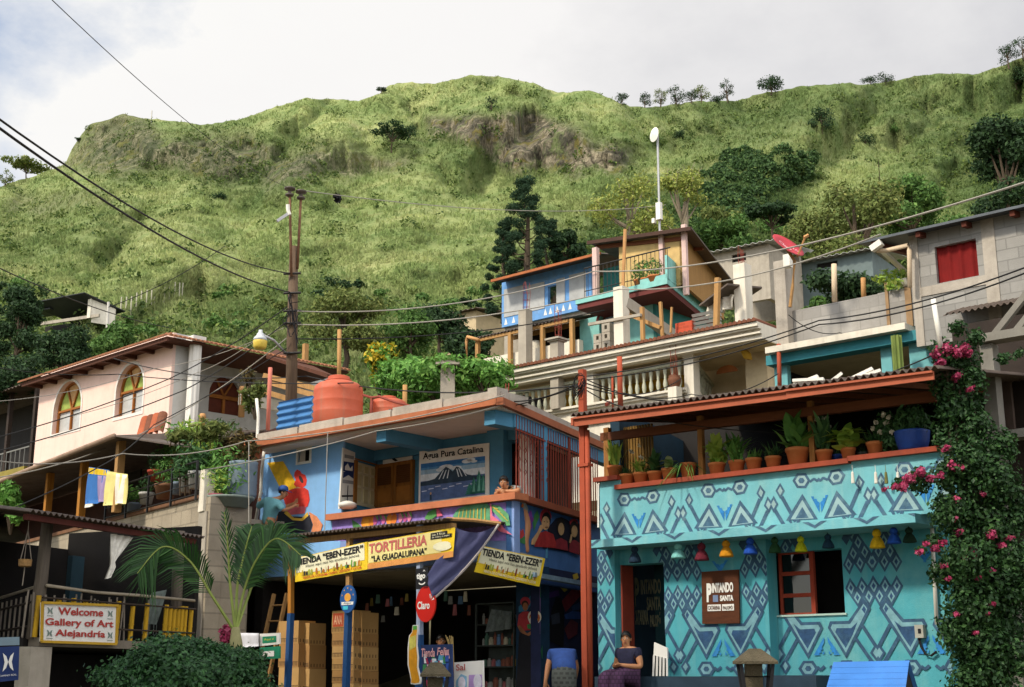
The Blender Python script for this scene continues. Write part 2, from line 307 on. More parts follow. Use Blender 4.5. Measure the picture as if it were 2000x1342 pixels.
def hillmat(name,tuft):
 m=bpy.data.materials.new(name);m.use_nodes=True;t=m.node_tree;t.nodes.clear();L=t.links.new
 out=N(t,'ShaderNodeOutputMaterial');p=N(t,'ShaderNodeBsdfPrincipled',i_Roughness=.9);p.inputs['Specular IOR Level'].default_value=.1
 ge=N(t,'ShaderNodeNewGeometry');P=ge.outputs['Position']
 def noise(s,d=6,r=.6):
  n=N(t,'ShaderNodeTexNoise',i_Scale=s,i_Detail=float(d),i_Roughness=r);L(P,n.inputs[0]);return n.outputs[0]
 def rng_(s,a,b,lo=0.,hi=1.):
  n=N(t,'ShaderNodeMapRange',i_From_Min=a,i_From_Max=b,i_To_Min=lo,i_To_Max=hi);L(s,n.inputs[0]);return n.outputs[0]
 def mix(f,a,b):
  n=N(t,'ShaderNodeMix',data_type='RGBA');L(f,n.inputs[0])
  for k_,v in((6,a),(7,b)):
   if isinstance(v,tuple):n.inputs[k_].default_value=v
   else:L(v,n.inputs[k_])
  return n.outputs[2]
 def mth(op,a,b):
  n=N(t,'ShaderNodeMath',operation=op);
  for k_,v in((0,a),(1,b)):
   if isinstance(v,(int,float)):n.inputs[k_].default_value=v
   else:L(v,n.inputs[k_])
  n.use_clamp=True;return n.outputs[0]
 lu=N(t,'ShaderNodeAttribute',attribute_name='lush').outputs['Fac'];rk=N(t,'ShaderNodeAttribute',attribute_name='rock').outputs['Fac']
 c=mix(rng_(noise(.09),.35,.68),hx('#bebf86')+(1,),hx('#9fab6b')+(1,))
 c=mix(rng_(noise(.035,4,.6),.42,.62,0,.75),c,hx('#7f9156')+(1,))
 c=mix(rng_(noise(.35,8,.7),.5,.75,0,.75),c,hx('#847a52')+(1,))
 c=mix(mth('MULTIPLY',rng_(noise(.16,7,.7),.32,.62),rng_(noise(1.3,4,.7),.25,.6,.4,1)),c,hx('#6d824c')+(1,))
 lm=mth('MULTIPLY',lu,rng_(noise(.22,8,.7),.25,.55,.5,1))
 c=mix(lm,c,mix(rng_(noise(.5,6,.7),.3,.7),hx('#4c6434')+(1,),hx('#34492a')+(1,)))
 vm=N(t,'ShaderNodeMapping');vm.inputs['Scale'].default_value=(1,1,.55);L(P,vm.inputs[0])
 def vor(s):
  n=N(t,'ShaderNodeTexVoronoi',feature='DISTANCE_TO_EDGE',i_Scale=s);L(vm.outputs[0],n.inputs[0]);return n.outputs['Distance']
 rr=mix(rng_(noise(.8,9,.75),.38,.62),hx('#57503f')+(1,),hx('#b3a88e')+(1,))
 rr=mix(rng_(noise(.16,6,.7),.42,.58),hx('#4c4a40')+(1,),rr)
 ck=mth('MULTIPLY',rng_(vor(.28),.0,.05,.25,1),rng_(vor(.9),.0,.06,.45,1));rr=mix(ck,hx('#26231c')+(1,),rr)
 rr=mix(rng_(noise(.3,5,.7),.55,.62),rr,hx('#6d6638')+(1,))
 c=mix(mth('MULTIPLY',rk,rng_(noise(.25,8,.72),.32,.47)),c,rr)
 if tuft:
  r=N(t,'ShaderNodeMapRange',i_To_Min=.74,i_To_Max=1.3);L(ge.outputs['Random Per Island'],r.inputs[0])
  mu=N(t,'ShaderNodeVectorMath',operation='SCALE');L(c,mu.inputs[0]);L(r.outputs[0],mu.inputs['Scale']);c=mu.outputs[0]
  tr=N(t,'ShaderNodeBsdfTranslucent');L(c,tr.inputs[0]);L(c,p.inputs['Base Color'])
  ms=N(t,'ShaderNodeMixShader');ms.inputs[0].default_value=.3;L(p.outputs[0],ms.inputs[1]);L(tr.outputs[0],ms.inputs[2]);L(ms.outputs[0],out.inputs[0])
 else:
  L(c,p.inputs['Base Color']);b=N(t,'ShaderNodeBump',i_Strength=.9,i_Distance=1.2);L(noise(.9,9,.75),b.inputs['Height']);L(b.outputs[0],p.inputs['Normal']);L(p.outputs[0],out.inputs[0])
 return m
one('hillside',None,None,g,hillmat('hill_ground',False),kind='structure',smooth=True)
def tufts(n,hmin,hmax,seed,pmask,blades=4,wid=.2):
 rg=np.random.default_rng(seed);ci=rg.integers(120,ncol-120,n*3);ri=(rg.random(n*3)**.85*(HR-2)).astype(int)
 keep=rg.random(n*3)<pmask[ri,ci];ci,ri=ci[keep][:n],ri[keep][:n];n=len(ci)
 f=rg.random((n,2));A=HP[ri,ci];P=A+(HP[ri,ci+1]-A)*f[:,:1]+(HP[ri+1,ci]-A)*f[:,1:]
 h=(hmin+(hmax-hmin)*rg.random(n)**2)
 V=[];
 for b in range(blades):
  an=rg.random(n)*6.283;ln=h*(.2+.7*rg.random(n));dx,dy=np.cos(an),np.sin(an);z0=np.zeros(n);w=h*wid
  base=P+np.stack([dx,dy,z0],1)*(h*.12)[:,None]
  s=np.stack([-dy,dx,z0],1)*w[:,None];mid=base+np.stack([dx*ln*.35,dy*ln*.35,h*.62],1);tip=base+np.stack([dx*ln,dy*ln,h*(.7+.5*rg.random(n))],1)
  V.append(np.stack([base-s-[0,0,.1],base+s-[0,0,.1],mid+s*.9,tip,mid-s*.9],1))
 V=np.stack(V,1).reshape(-1,3);mb=MB();mb.addq(V,np.arange(len(V)).reshape(-1,5))
 mb.at={'lush':np.repeat(lush[ri,ci],blades*5),'rock':np.repeat(cliff[ri,ci]*.5,blades*5)};return mb
tm=hillmat('hill_grass',True)
one('grass',None,None,tufts(130000,.14,.55,5,np.clip(1-.96*cliff,0,1)*np.clip(.35+1.3*(vnoise(PX/30,PYg/9,61)-.25),.1,1),3,.14),tm,kind='stuff')
rg=np.random.default_rng(9);mb=MB();pm=np.clip(lush*.8+.02+.5*(vnoise(PX/45,PYg/18,41)>.66),0,1)
bl=[]
while len(bl)<3800:
 ci=rg.integers(120,ncol-120);ri=rg.integers(2,HR-4)
 if rg.random()<pm[ri,ci]*(.3 if cliff[ri,ci]>.6 else 1):
  s=.3+.75*rg.random()**2;p=HP[ri,ci];bl.append((p[0],p[1],p[2]+s*.35,s*1.2,s*1.2,s*.8))
leaves(mb,bl,85000,.36,.7,rg=rg,shell=.5)
one('hill_scrub',None,None,mb,leafmat('scrub_leaf',['#3c5228','#56692f','#2f4423','#6b7a3a','#465c2c'],.8),kind='stuff')
# ================================================================ shared building helpers
def zz(ox,oy,s):return lambda*p:[(ox+x/s,oy+y/s)for x,y in p]
def ell(cx,cy,rx,ry,n=14,a=0):
 ca,sa=math.cos(R(a)),math.sin(R(a))
 return[(cx+rx*math.cos(t)*ca-ry*math.sin(t)*sa,cy+rx*math.cos(t)*sa+ry*math.sin(t)*ca)for t in np.linspace(0,2*math.pi,n,endpoint=False)]
def decal(mb,fr,poly,y,m=0):return mb.flat([fr.uz(px,py,y)for px,py in poly],y,m)
def pbox(mb,fr,a,b,y0,y1,m=0):
 u0,u1,z0,z1=fr.rect(a,b,y0);return mb.box(u0,u1,y0,y1,z0,z1,m)
def holed(mb,u0,u1,z0,z1,y0,y1,holes,m=0):
 us=sorted({u0,u1,*[h[0]for h in holes],*[h[1]for h in holes]});us=[u for u in us if u0<=u<=u1]
 for a,b in zip(us,us[1:]):
  c=(a+b)/2;hs=sorted([(h[2],h[3])for h in holes if h[0]<c<h[1]]);z=z0
  for h0,h1 in hs:
   if h0>z:mb.box(a,b,y0,y1,z,h0,m)
   z=h1
  if z<z1:mb.box(a,b,y0,y1,z,z1,m)
 return mb
class Quad:
 def __init__(s,a,b,c,d,wav=0.0,nw=3.0):
  s.P=[np.asarray(q,float)for q in(a,b,c,d)];n=np.cross(s.P[1]-s.P[0],s.P[3]-s.P[0]);s.n=n/np.linalg.norm(n);s.wav,s.nw=wav,nw
  if s.n@(EYE-s.P[0])<0:s.n=-s.n
 def at(s,x,y,o=0):
  a,b,c,d=s.P;p=a*(1-x)*(1-y)+b*x*(1-y)+c*x*y+d*(1-x)*y
  return p+s.n*(o+s.wav*math.sin(x*s.nw*6.28+y*1.7)*(.4+.6*(1-y))+s.wav*.5*math.sin(x*s.nw*15+1-y*2))
 def sheet(s,mb,m=0,nx=24,ny=6,th=.004,x0=0,x1=1,y0=0,y1=1,o=0):
  V=[s.at(x0+(x1-x0)*i/nx,y0+(y1-y0)*j/ny,o-q)for q in(0,th)for j in range(ny+1)for i in range(nx+1)]
  k=nx+1;F=[(j*k+i,j*k+i+1,(j+1)*k+i+1,(j+1)*k+i)for j in range(ny)for i in range(nx)];h=k*(ny+1)
  F+=[tuple(h+q for q in f[::-1])for f in F]
  B=[(i,i+1,h+i+1,h+i)for i in range(nx)]+[(ny*k+i,ny*k+i+1,h+ny*k+i+1,h+ny*k+i)for i in range(nx)]
  B+=[(j*k,(j+1)*k,h+(j+1)*k,h+j*k)for j in range(ny)]+[(j*k+nx,(j+1)*k+nx,h+(j+1)*k+nx,h+j*k+nx)for j in range(ny)]
  return mb.add(V,F+B,m)
 def poly(s,mb,pts,m=0,o=.006):return mb.add([s.at(x,y,o)for x,y in pts],[tuple(range(len(pts)))],m)
 def text(s,mb,t,x0,x1,y0,y1,m=0,o=.012,bold=0.,shear=0.):
  V,F=glyphs(t,bold,shear);lo,hi=V.min(0),V.max(0)
  return mb.add([s.at(x0+(v[0]-lo[0])/(hi[0]-lo[0])*(x1-x0),y0+(v[1]-lo[1])/(hi[1]-lo[1])*(y1-y0),o)for v in V],F,m)
def fquad(fr,pxs,y=0,**k):
 return Quad(*[fr.w(*(lambda q:(q[0],y,q[1]))(fr.uz(px,py,y)))for px,py in pxs],**k)
def pot_plain(mb,c,r,h,m=0):return mb.lathe([(r*.68,0),(r*.72,0),(r*.93,h*.76),(r*1.0,h*.78),(r*1.03,h*.98),(r*.95,h),(r*.88,h*.98),(r*.85,h*.86)],c,16,m)
P=lambda n,c,**k:mat(n,c,**k)
blue=P('blue_wall_paint','#7aa9d8',var=.10,dirt=.25,dcol='#6d7fa0',streak=.15);teal=P('teal_blue_paint','#4a83a2',var=.14,dirt=.2,dcol='#2c4c66')  # teal: recess walls, the roof's shade put into a darker blue
white=P('white_paint','#d9d6cc',var=.07,dirt=.3,dcol='#8d8574',streak=.2);orange=P('orange_trim_paint','#b06a48',var=.16,dirt=.35,dcol='#7a5a44',scale=4)
conc=P('rough_concrete','#a49c90',var=.18,dirt=.5,dcol='#6e675c',streak=.35,bump=.4);ceil=P('ceiling_paint','#dcd4c8',var=.06,dirt=.25,dcol='#94887a')
dark=P('dark_interior','#191512',var=.3);wood=P('varnished_wood','#8a5a24',var=.25,grain=(3,3,.6),scale=6);wood2=P('pale_post_wood','#a07a4a',var=.25,grain=(8,8,.5),scale=4,dirt=.3)  # dark: unlit interiors painted near-black, shade put into the colour
rust=P('red_oxide_iron','#7c3324',var=.2,rough=.6,dirt=.3,dcol='#4d2a20');black=P('black_ink','#16161a',var=.1,bump=0);navy=P('navy_paint','#1c2f5e',var=.15,dirt=.25,dcol='#3b3f4c');cream=P('cream_paint','#cdbf97',var=.08,dirt=.25)
tin=P('weathered_tin','#5b5048',var=.3,scale=3,dirt=.6,dcol='#4a3226',rough=.6,metal=.3);rustfas=P('red_orange_fascia','#9f5236',var=.13,scale=2,dirt=.3,dcol='#6c3a28',rough=.6)
def paint(c,n=None):return P(n or 'paint_'+c.strip('#'),c,var=.28,bump=.05,scale=6)
# ================================================================ blue house above the shop
fb=Fr(1004,23.5,-40.8);fs=Fr(1004,23.5,65.5)
bdir=np.array([math.cos(R(106.3)),math.sin(R(106.3))])
z5=zz(440,660,3.356);z7=zz(800,980,3.708);z8=zz(880,700,3.728)
uL=fb.uz(510,960)[0];uR=fb.uz(668,960)[0];zled=fb.uz(1003,964)[1];zflo=zled-1.02;ztop=fb.uz(985,797,-.5)[1]+.02;zbase=.9
fr2=Fr.__new__(Fr);fr2.a,fr2.r,fr2.i=fs.a,fs.r,fs.i;fr2.o=fb.w(uR,0,0)
un,_=fr2.uz(735,930);yb=float((fr2.w(un,0,0)-fb.o)@fb.i);ub=float((fr2.w(un,0,0)-fb.o)@fb.r)
uS=fs.uz(1172,1000)[0]
bh=T('blue_house','blue painted two-storey house with murals, an open upper gallery and an orange ledge','house',fb,(uL,0,zbase))
m=MB();hw=fb.rect((583,881),(605,900));holed(m,uL,uR,zflo-.12,ztop,0,.05,[hw]);bh.part('front_wall',m,blue)
m=MB();m.box(hw[0],hw[1],.19,.6,hw[2]-.05,hw[3]+.05,0);q=bh.part('window',m,dark)
m=MB()
for a in((hw[0]-.05,hw[0],hw[2]-.05,hw[3]+.05),(hw[1],hw[1]+.05,hw[2]-.05,hw[3]+.05),(hw[0],hw[1],hw[3],hw[3]+.05),(hw[0],hw[1],hw[2]-.05,hw[2])):m.box(a[0],a[1],-.02,.05,a[2],a[3])
bh.part('window_frame',m,white,q)
m=MB();m.box(uR+.002,0,.004,.16,zflo-.12,zled-.13);bh.part('gallery_parapet',m,P('blue_mural_ground','#7c96c8',var=.2,scale=1.5,dirt=.3,dcol='#7a6fb4'))
m=MB();m.box(fb.uz(646,1005)[0],.14,-.14,.24,zled-.12,zled);bh.part('front_ledge',m,orange)
m=MB()
def fs2fb(u,y):p=fs.w(u,y,0)-fb.o;return float(p@fb.r),float(p@fb.i)
def sidebox(mb,u0,u1,y0,y1,z0,z1,mm=0):return mb.slab([fs2fb(u0,y0),fs2fb(u1,y0),fs2fb(u1,y1),fs2fb(u0,y1)],z0,z1,mm)
sidebox(m,.02,uS,.004,.16,zflo-.45,zled-.13);bh.part('side_parapet',m,P('deep_blue_paint','#426a9e',var=.2,dirt=.2,dcol='#26406c'))  # darker than the front: shade of the side face put into the blue
m=MB();sidebox(m,.1,uS,-.12,.22,zled-.118,zled-.002);bh.part('side_ledge',m,P('brown_orange_ledge','#8e4a30',var=.15,dirt=.3))  # same ledge as in front, side shade put into its colour
m=MB();m.slab([(uR+.2,yb),(.2,yb),(.2,yb+.15),(uR-.5,yb+.15)],zflo,ztop);
dh=fb.rect((975,868),(1010,960),yb);uE=bdir[0]/bdir[1]*yb-.03;holes=[(dh[0],uE-.06,zflo,dh[3])]
m=MB();holed(m,ub-.1,uE,zflo,ztop,yb,yb+.15,holes);bh.part('gallery_back_wall',m,teal)
m=MB();m.box(holes[0][0]-.02,uE-.3,yb+.5,yb+.6,zflo,dh[3]+.2);m.box(holes[0][0]-.06,holes[0][0]+.02,yb+.152,yb+.6,zflo,dh[3]+.2);d0=bh.part('doorway',m,dark)
m=MB();m.box(holes[0][0]+.05,holes[0][0]+.30,yb+.3,yb+.34,zflo,dh[3]-.12);bh.part('door_leaf',m,rust,d0)
m=MB();c0=fb.rect((951,850),(983,960),yb-.25);m.box(c0[0],c0[1],yb-.25,yb-.002,zflo,ztop);bh.part('gallery_pillar',m,teal)
def f2(u,y):p=fr2.w(u,y,0)-fb.o;return float(p@fb.r),float(p@fb.i)
m=MB();m.slab([f2(.0,0),f2(un+.05,0),f2(un+.05,.15),f2(.06,.15)],zflo,ztop);bh.part('return_wall',m,teal)
m=MB()
def r2(mb,a,b,y0,y1,mm=0):
 u0,u1,z0,z1=fr2.rect(a,b);return mb.slab([f2(u0,y0),f2(u1,y0),f2(u1,y1),f2(u0,y1)],z0,z1,mm)
r2(m,*z5((848,812),(972,1120)),-.03,-.001);dd=fr2.rect(*z5((848,812),(972,1120)))
dr=bh.part('door',m,cream)
m=MB()
for k in range(3):
 for zz0,zz1 in((.08,.40),(.46,.72),(.78,.94)):
  w_=(dd[1]-dd[0])/3;u0=dd[0]+w_*k+w_*.2;m.slab([f2(u0,-.045),f2(u0+w_*.6,-.045),f2(u0+w_*.6,-.029),f2(u0,-.029)],dd[2]+(dd[3]-dd[2])*zz0,dd[2]+(dd[3]-dd[2])*zz1)
bh.part('door_panel',m,P('beige_door_panel','#b9a97c',var=.1),dr)
m=MB();r2(m,*z5((838,800),(848,1120)),-.05,-.001);r2(m,*z5((972,845),(984,1110)),-.05,-.001);r2(m,*z5((838,796),(984,830)),-.05,-.032);bh.part('door_frame',m,wood,dr)
sh=fb.rect(*z5((998,835),(1240,1085)),yb)
m=MB();m.box(sh[0],sh[1],yb-.05,yb-.001,sh[2],sh[3]);s0=bh.part('shutter',m,wood)
m=MB();cw=(sh[1]-sh[0])/2
for k in range(2):
 a=sh[0]+cw*k+cw*.16;b=sh[0]+cw*(k+1)-cw*.12
 for j in range(9):z=sh[2]+(sh[3]-sh[2])*(.50+.045*j);m.hexa([(a,yb-.085,z),(b,yb-.085,z),(b,yb-.052,z),(a,yb-.052,z),(a,yb-.07,z+.045),(b,yb-.07,z+.045),(b,yb-.052,z+.05),(a,yb-.052,z+.05)],1)
 m.box(a,b,yb-.065,yb-.051,sh[2]+(sh[3]-sh[2])*.08,sh[2]+(sh[3]-sh[2])*.42,2)
 for x0,x1,q0,q1 in((sh[0]+cw*k+.01,a,.02,.98),(b,sh[0]+cw*(k+1)-.01,.02,.98)):m.box(x0,x1,yb-.075,yb-.051,sh[2]+(sh[3]-sh[2])*q0,sh[2]+(sh[3]-sh[2])*q1,0)
bh.part('louvre',m,[wood,P('dark_louvre_wood','#5e3a16',var=.2),P('light_panel_wood','#9a6427',var=.2)],s0)
def plan(dy,u1=None,depth=5.2):return[(fb.uz(505,855,-dy)[0],-dy),(.06+dy*.16,-dy),(.06+dy*.16+bdir[0]*depth,-dy+bdir[1]*depth),(uL-1.6,depth)]
m=MB();m.slab(plan(.48),ztop,ztop+.10);bh.part('ceiling',m,ceil)
m=MB();hp=.33
m.slab(plan(.52),ztop+.101,ztop+hp-.04,0)
for k in np.arange(plan(.5)[0][0],-.3,1.35):m.box(k,k+1.29,-.55,.3,ztop+.16,ztop+hp+.015*math.sin(k*7),0)
m.box(-.1,.12,-.6,-.3,ztop+.12,ztop+hp+.03,0)
bh.part('roof_parapet',m,conc)
m=MB();pl=plan(.62);th=.115
m.add([(pl[0][0]-.55,-.66,ztop+.03),(pl[1][0],-.66,ztop+.03),(pl[1][0],-.53,ztop+.03),(pl[0][0]-.55,-.53,ztop+.03)]+[(pl[0][0]-.55,-.68,ztop+.03+th),(pl[1][0],-.68,ztop+.03+th),(pl[1][0],-.53,ztop+.03+th),(pl[0][0]-.55,-.53,ztop+.03+th)],[(3,2,1,0),(4,5,6,7),(0,1,5,4),(1,2,6,5),(2,3,7,6),(3,0,4,7)])
bh.part('gutter',m,orange)
m=MB();m.slab([(.155,-.66),(.27,-.60),(.24+bdir[0]*5.2,-.6+bdir[1]*5.2),(.13+bdir[0]*5.2,-.6+bdir[1]*5.2)],ztop+.02,ztop+.15);bh.part('side_fascia',m,P('brown_fascia','#9a5a3c',var=.15,dirt=.3))  # gutter trim colour browned to carry the shade of the side
m=MB();bu=fb.uz(737,845,-.4)[0];m.box(bu,bu+.26,-.42,yb,ztop-.24,ztop-.002);m.box(-.32,-.06,-.44,.2,ztop-.26,ztop-.002)
m.box(ub,uE,yb-.12,yb-.003,ztop-.22,ztop-.003);bh.part('beam',m,teal)
m=MB();sidebox(m,.05,5,.01,.2,ztop-.25,ztop-.002);bh.part('side_beam',m,teal)
m=MB();sidebox(m,*fs.uz(1057,1000)[:1],fs.uz(1070,1000)[0],.25,.45,zled-.3,ztop);bh.part('side_column',m,white)
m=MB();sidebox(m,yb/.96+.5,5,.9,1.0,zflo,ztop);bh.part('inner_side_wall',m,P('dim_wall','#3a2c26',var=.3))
m=MB();lx=fs2fb(1.2,.3);m.slab([(uL,0.2),(0,.2),fs2fb(5,.2),(uL-1,5)],zflo-.16,zflo);bh.part('floor_slab',m,conc)
MC={}
def mural(name,root,fr,lst,y0,base=None,xf=None):
 mats=[];mb=MB();k=0
 for col,poly in lst:
  mt=paint(col);
  if mt not in mats:mats.append(mt)
  y=y0-.003-.0015*k;k+=1
  pts=[fr.uz(px,py,y)for px,py in poly]
  if xf is None:mb.flat(pts,y,mats.index(mt))
  else:mb.add([(*xf(u,y),z)for u,z in pts],[tuple(range(len(pts)))],mats.index(mt))
 return root.part(name,mb,mats)
L=[]
L.append(('#e2b21e',z5((275,818),(380,808),(492,1000),(400,1050),(372,1010))))
L.append(('#c8372a',z5((455,880),(470,862),(490,872),(500,888),(525,900),(535,930),(530,965),(505,985),(470,985),(448,960),(462,930),(450,905))))
L.append(('#3a2b30',z5(*ell(497,928,11,26,a=-25))))
L.append(('#b9805a',z5((450,985),(475,975),(500,985),(490,1005),(455,1005))))
L.append(('#c4352a',z5((398,1005),(440,990),(520,982),(545,1000),(553,1060),(540,1105),(470,1122),(395,1095),(380,1050))))
L.append(('#c25a63',z5((395,1100),(530,1106),(520,1150),(430,1160),(398,1130))))
L.append(('#20222c',z5((345,1140),(395,1130),(440,1170),(510,1172),(552,1160),(572,1225),(555,1275),(420,1280),(345,1260),(330,1200))))
L.append(('#c9a23a',z5((385,1150),(400,1130),(450,1180),(500,1183),(538,1140),(545,1165),(505,1200),(440,1195))))
L.append(('#c98058',z5((545,1138),(600,1170),(638,1225),(622,1275),(560,1280),(575,1225))))
L.append(('#c47a50',z5((330,1170),(345,1165),(335,1215),(352,1262),(340,1270),(325,1220))))
L.append(('#b9805a',z5((395,1095),(450,1075),(462,1055),(476,1050),(478,1075),(440,1105),(400,1118))))
mural('figure_mural',bh,fb,L,0)
L=[]
L.append(('#8f78c0',z5((700,1200),(860,1170),(1100,1150),(1380,1115),(1670,1080),(1840,1080),(1840,1330),(700,1330))))
L.append(('#4b7d4a',z5((830,1190),(870,1215),(905,1250),(870,1262),(835,1240))))
for x,c in((900,'#d48a2c'),(925,'#d9962f'),(950,'#cf7f2a'),(1065,'#d98a34'),(1095,'#d2762c')):L.append((c,z5(*ell(x+10,1205-(x-900)*.09,19,38,a=12))))
for x,c in((985,'#b5568a'),(1012,'#7b4a9a'),(1038,'#c0659a'),(1150,'#d0809a'),(1180,'#b0508a'),(1208,'#cf7a9c')):L.append((c,z5(*ell(x,1195-(x-900)*.1,15,40,a=8))))
for x in(975,1000,1030,1140,1165,1195):L.append(('#5f9a58',z5((x,1150-(x-900)*.1),(x+16,1148-(x-900)*.1),(x+30,1200-(x-900)*.1),(x+22,1202-(x-900)*.1))))
L.append(('#4f8a4a',z5((1305,1185),(1330,1140),(1380,1118),(1385,1165),(1345,1195))));L.append(('#d0607a',z5((1382,1118),(1400,1122),(1425,1165),(1388,1172))))
z7b=z7
L.append(('#55906a',z7((312,105),(350,50),(430,18),(560,12),(590,45),(580,150),(400,155),(340,130))))
L.append(('#5f9a6a',z7((590,20),(650,30),(715,90),(728,170),(700,175),(640,110),(595,60))))
for k in range(8):L.append(('#b9a646',z7((360+k*26,60-k*2),(366+k*26,56-k*2),(352+k*28,138),(345+k*28,138))))
for k in range(5):L.append(('#b9a646',z7((600+k*12,35+k*10),(640+k*18,50+k*22),(638+k*18,56+k*22),(600+k*12,41+k*10))))
L.append(('#cf6a80',z7((582,10),(590,10),(598,100),(640,130),(690,200),(745,240),(650,215),(610,175),(585,180))))
mural('fruit_mural',bh,fb,L,0)
L=[('#b83a3a',z7((770,160),(790,150),(805,215),(822,195),(832,240),(810,270),(785,262))),('#3a7a4a',z7((775,240),(800,270),(835,250),(860,300),(840,310),(775,285))),('#7a3a92',z7((865,75),(880,60),(890,110),(908,130),(885,150),(890,190),(868,205),(855,140))),('#3f7f45',z7((905,90),(925,60),(940,110),(915,170),(900,215),(895,150))),('#c26a2c',z7((815,10),(830,18),(822,45),(808,35))),('#0f1226',z7((1000,190),(1060,120),(1100,112),(1140,130),(1165,150),(1210,140),(1240,180),(1240,380),(960,335))),('#a82c35',z7(*ell(985,110,42,58))),('#1a1210',z7(*ell(990,130,34,55))),('#c69a6c',z7(*ell(985,155,29,50))),('#a32a2a',z7((912,270),(945,225),(985,210),(1040,235),(1062,300),(1060,335),(905,325))),('#c69a6c',z7((945,170),(965,165),(968,190),(940,235),(905,310),(880,310),(885,275),(925,220))),('#7d4a34',z7(*ell(992,185,12,4))),('#2a1a14',z7(*ell(976,145,5,3))),('#2a1a14',z7(*ell(1000,147,5,3))),('#1a1210',z7(*ell(1095,175,30,58))),('#b89468',z7(*ell(1098,198,22,46))),('#8a2430',z7((1062,275),(1095,262),(1140,285),(1150,355),(1058,338))),('#a82c35',z7(*ell(1188,150,30,28))),('#1a1210',z7(*ell(1190,195,30,55))),('#bc9668',z7(*ell(1194,215,22,44))),('#842430',z7((1160,290),(1195,275),(1232,300),(1232,385),(1155,360))),('#bc9668',z7((1168,235),(1180,235),(1175,275),(1165,300),(1155,295)))]
mural('girls_mural',bh,fs,L,0,xf=fs2fb)
gr=T('window_grille','rust-red iron bar grille closing the side gallery of the blue house','grille',fs,(.1,0,zled))
m=MB();g1=uS-.1;n=34
for k in range(n):
 u=.12+(g1-.12)*k/(n-1);m.box(u-.009,u+.009,.0,.018,zled,ztop-.02)
m.box(.1,g1,-.004,.022,zled+.01,zled+.035);m.box(.1,g1,-.004,.022,ztop-.3,ztop-.275)
m.box(.62*g1,.62*g1+.05,-.01,.03,zled,ztop-.02);gr.part('bars',m,rust)
m=MB();zc=zled+(ztop-zled)*.5
for k in range(6):
 for j in range(4):
  u=.2+k*.26;z=zc-.3+j*.2;m.tube([(u+.07*math.cos(t)*(1-t/9),-.012,z+.07*math.sin(t)*(1-t/9))for t in np.linspace(0,6,10)],.007,4)
gr.part('scrollwork',m,rust)
def board(name,label,cat,q,col,th=.03,parts=(),group=None,edge=None):
 c=(q.P[0]+q.P[2])/2;t=T(name,label,cat,W,c,group);mb=MB();q.sheet(mb,0,4,3,th);t.part('board',mb,col)
 for pn,f,mt in parts:mb=MB();f(mb);t.part(pn,mb,mt)
 return t
ps=[(677,1000),(688,999)]
q=Quad(*[fr2.w(u,-.02,z)for u,z in[fr2.uz(*p)for p in z5((742,1122),(838,1100),(846,752),(768,720))]])
def pic(mb):
 q.poly(mb,[(.08,.62),(.92,.60),(.92,.80),(.08,.78)],0);q.poly(mb,[(.1,.50),(.5,.56),(.9,.50),(.9,.60),(.5,.64),(.1,.60)],0);q.poly(mb,[(.47,.03),(.53,.03),(.53,.38),(.47,.38)],1);q.poly(mb,[(.1,.19),(.9,.17),(.9,.20),(.1,.22)],1)
 q.poly(mb,[(.12,.84),(.88,.86),(.88,.92),(.12,.9)],2);q.poly(mb,[(.1,.42),(.9,.40),(.9,.46),(.1,.48)],2);q.poly(mb,[(.2,.70),(.4,.76),(.6,.68),(.8,.74),(.8,.64),(.2,.64)],3,.009)
 for a in range(8):q.poly(mb,[(.5+.32*math.cos(a*.785+s),.2+.08*math.sin(a*.785+s))for s in(0,.2,.4)],1)
board('sign_panel','tall white panel with navy landscape and compass drawing beside the beige door','sign',q,white,parts=[('drawing',pic,[navy,black,P('grey_ink','#8a8a8a'),white])])
q=fquad(fb,z5((1033,828),(1222,795),(1222,728),(1036,735)),yb-.06)
def pic(mb):
 q.poly(mb,[(.30,.55),(.34,.85),(.44,1.0),(.52,.98),(.42,.82),(.40,.55),(.44,.28),(.54,.08),(.44,.04),(.34,.22)],0,.008);q.text(mb,'Centro',.07,.30,.52,.72,0,shear=.2);q.text(mb,'Maya',.58,.80,.30,.5,0,shear=.2)
board('name_board','small white board with a black crescent above the wooden shutter','sign',q,white,parts=[('lettering',pic,black)])
q=fquad(fb,z5((1266,1090),(1678+50,1032),(1678+50,688),(1272,745)),yb-.27)
def pic(mb):q.text(mb,'Agua Pura Catalina',.06,.93,.80,.96,0,bold=.02,o=.01)
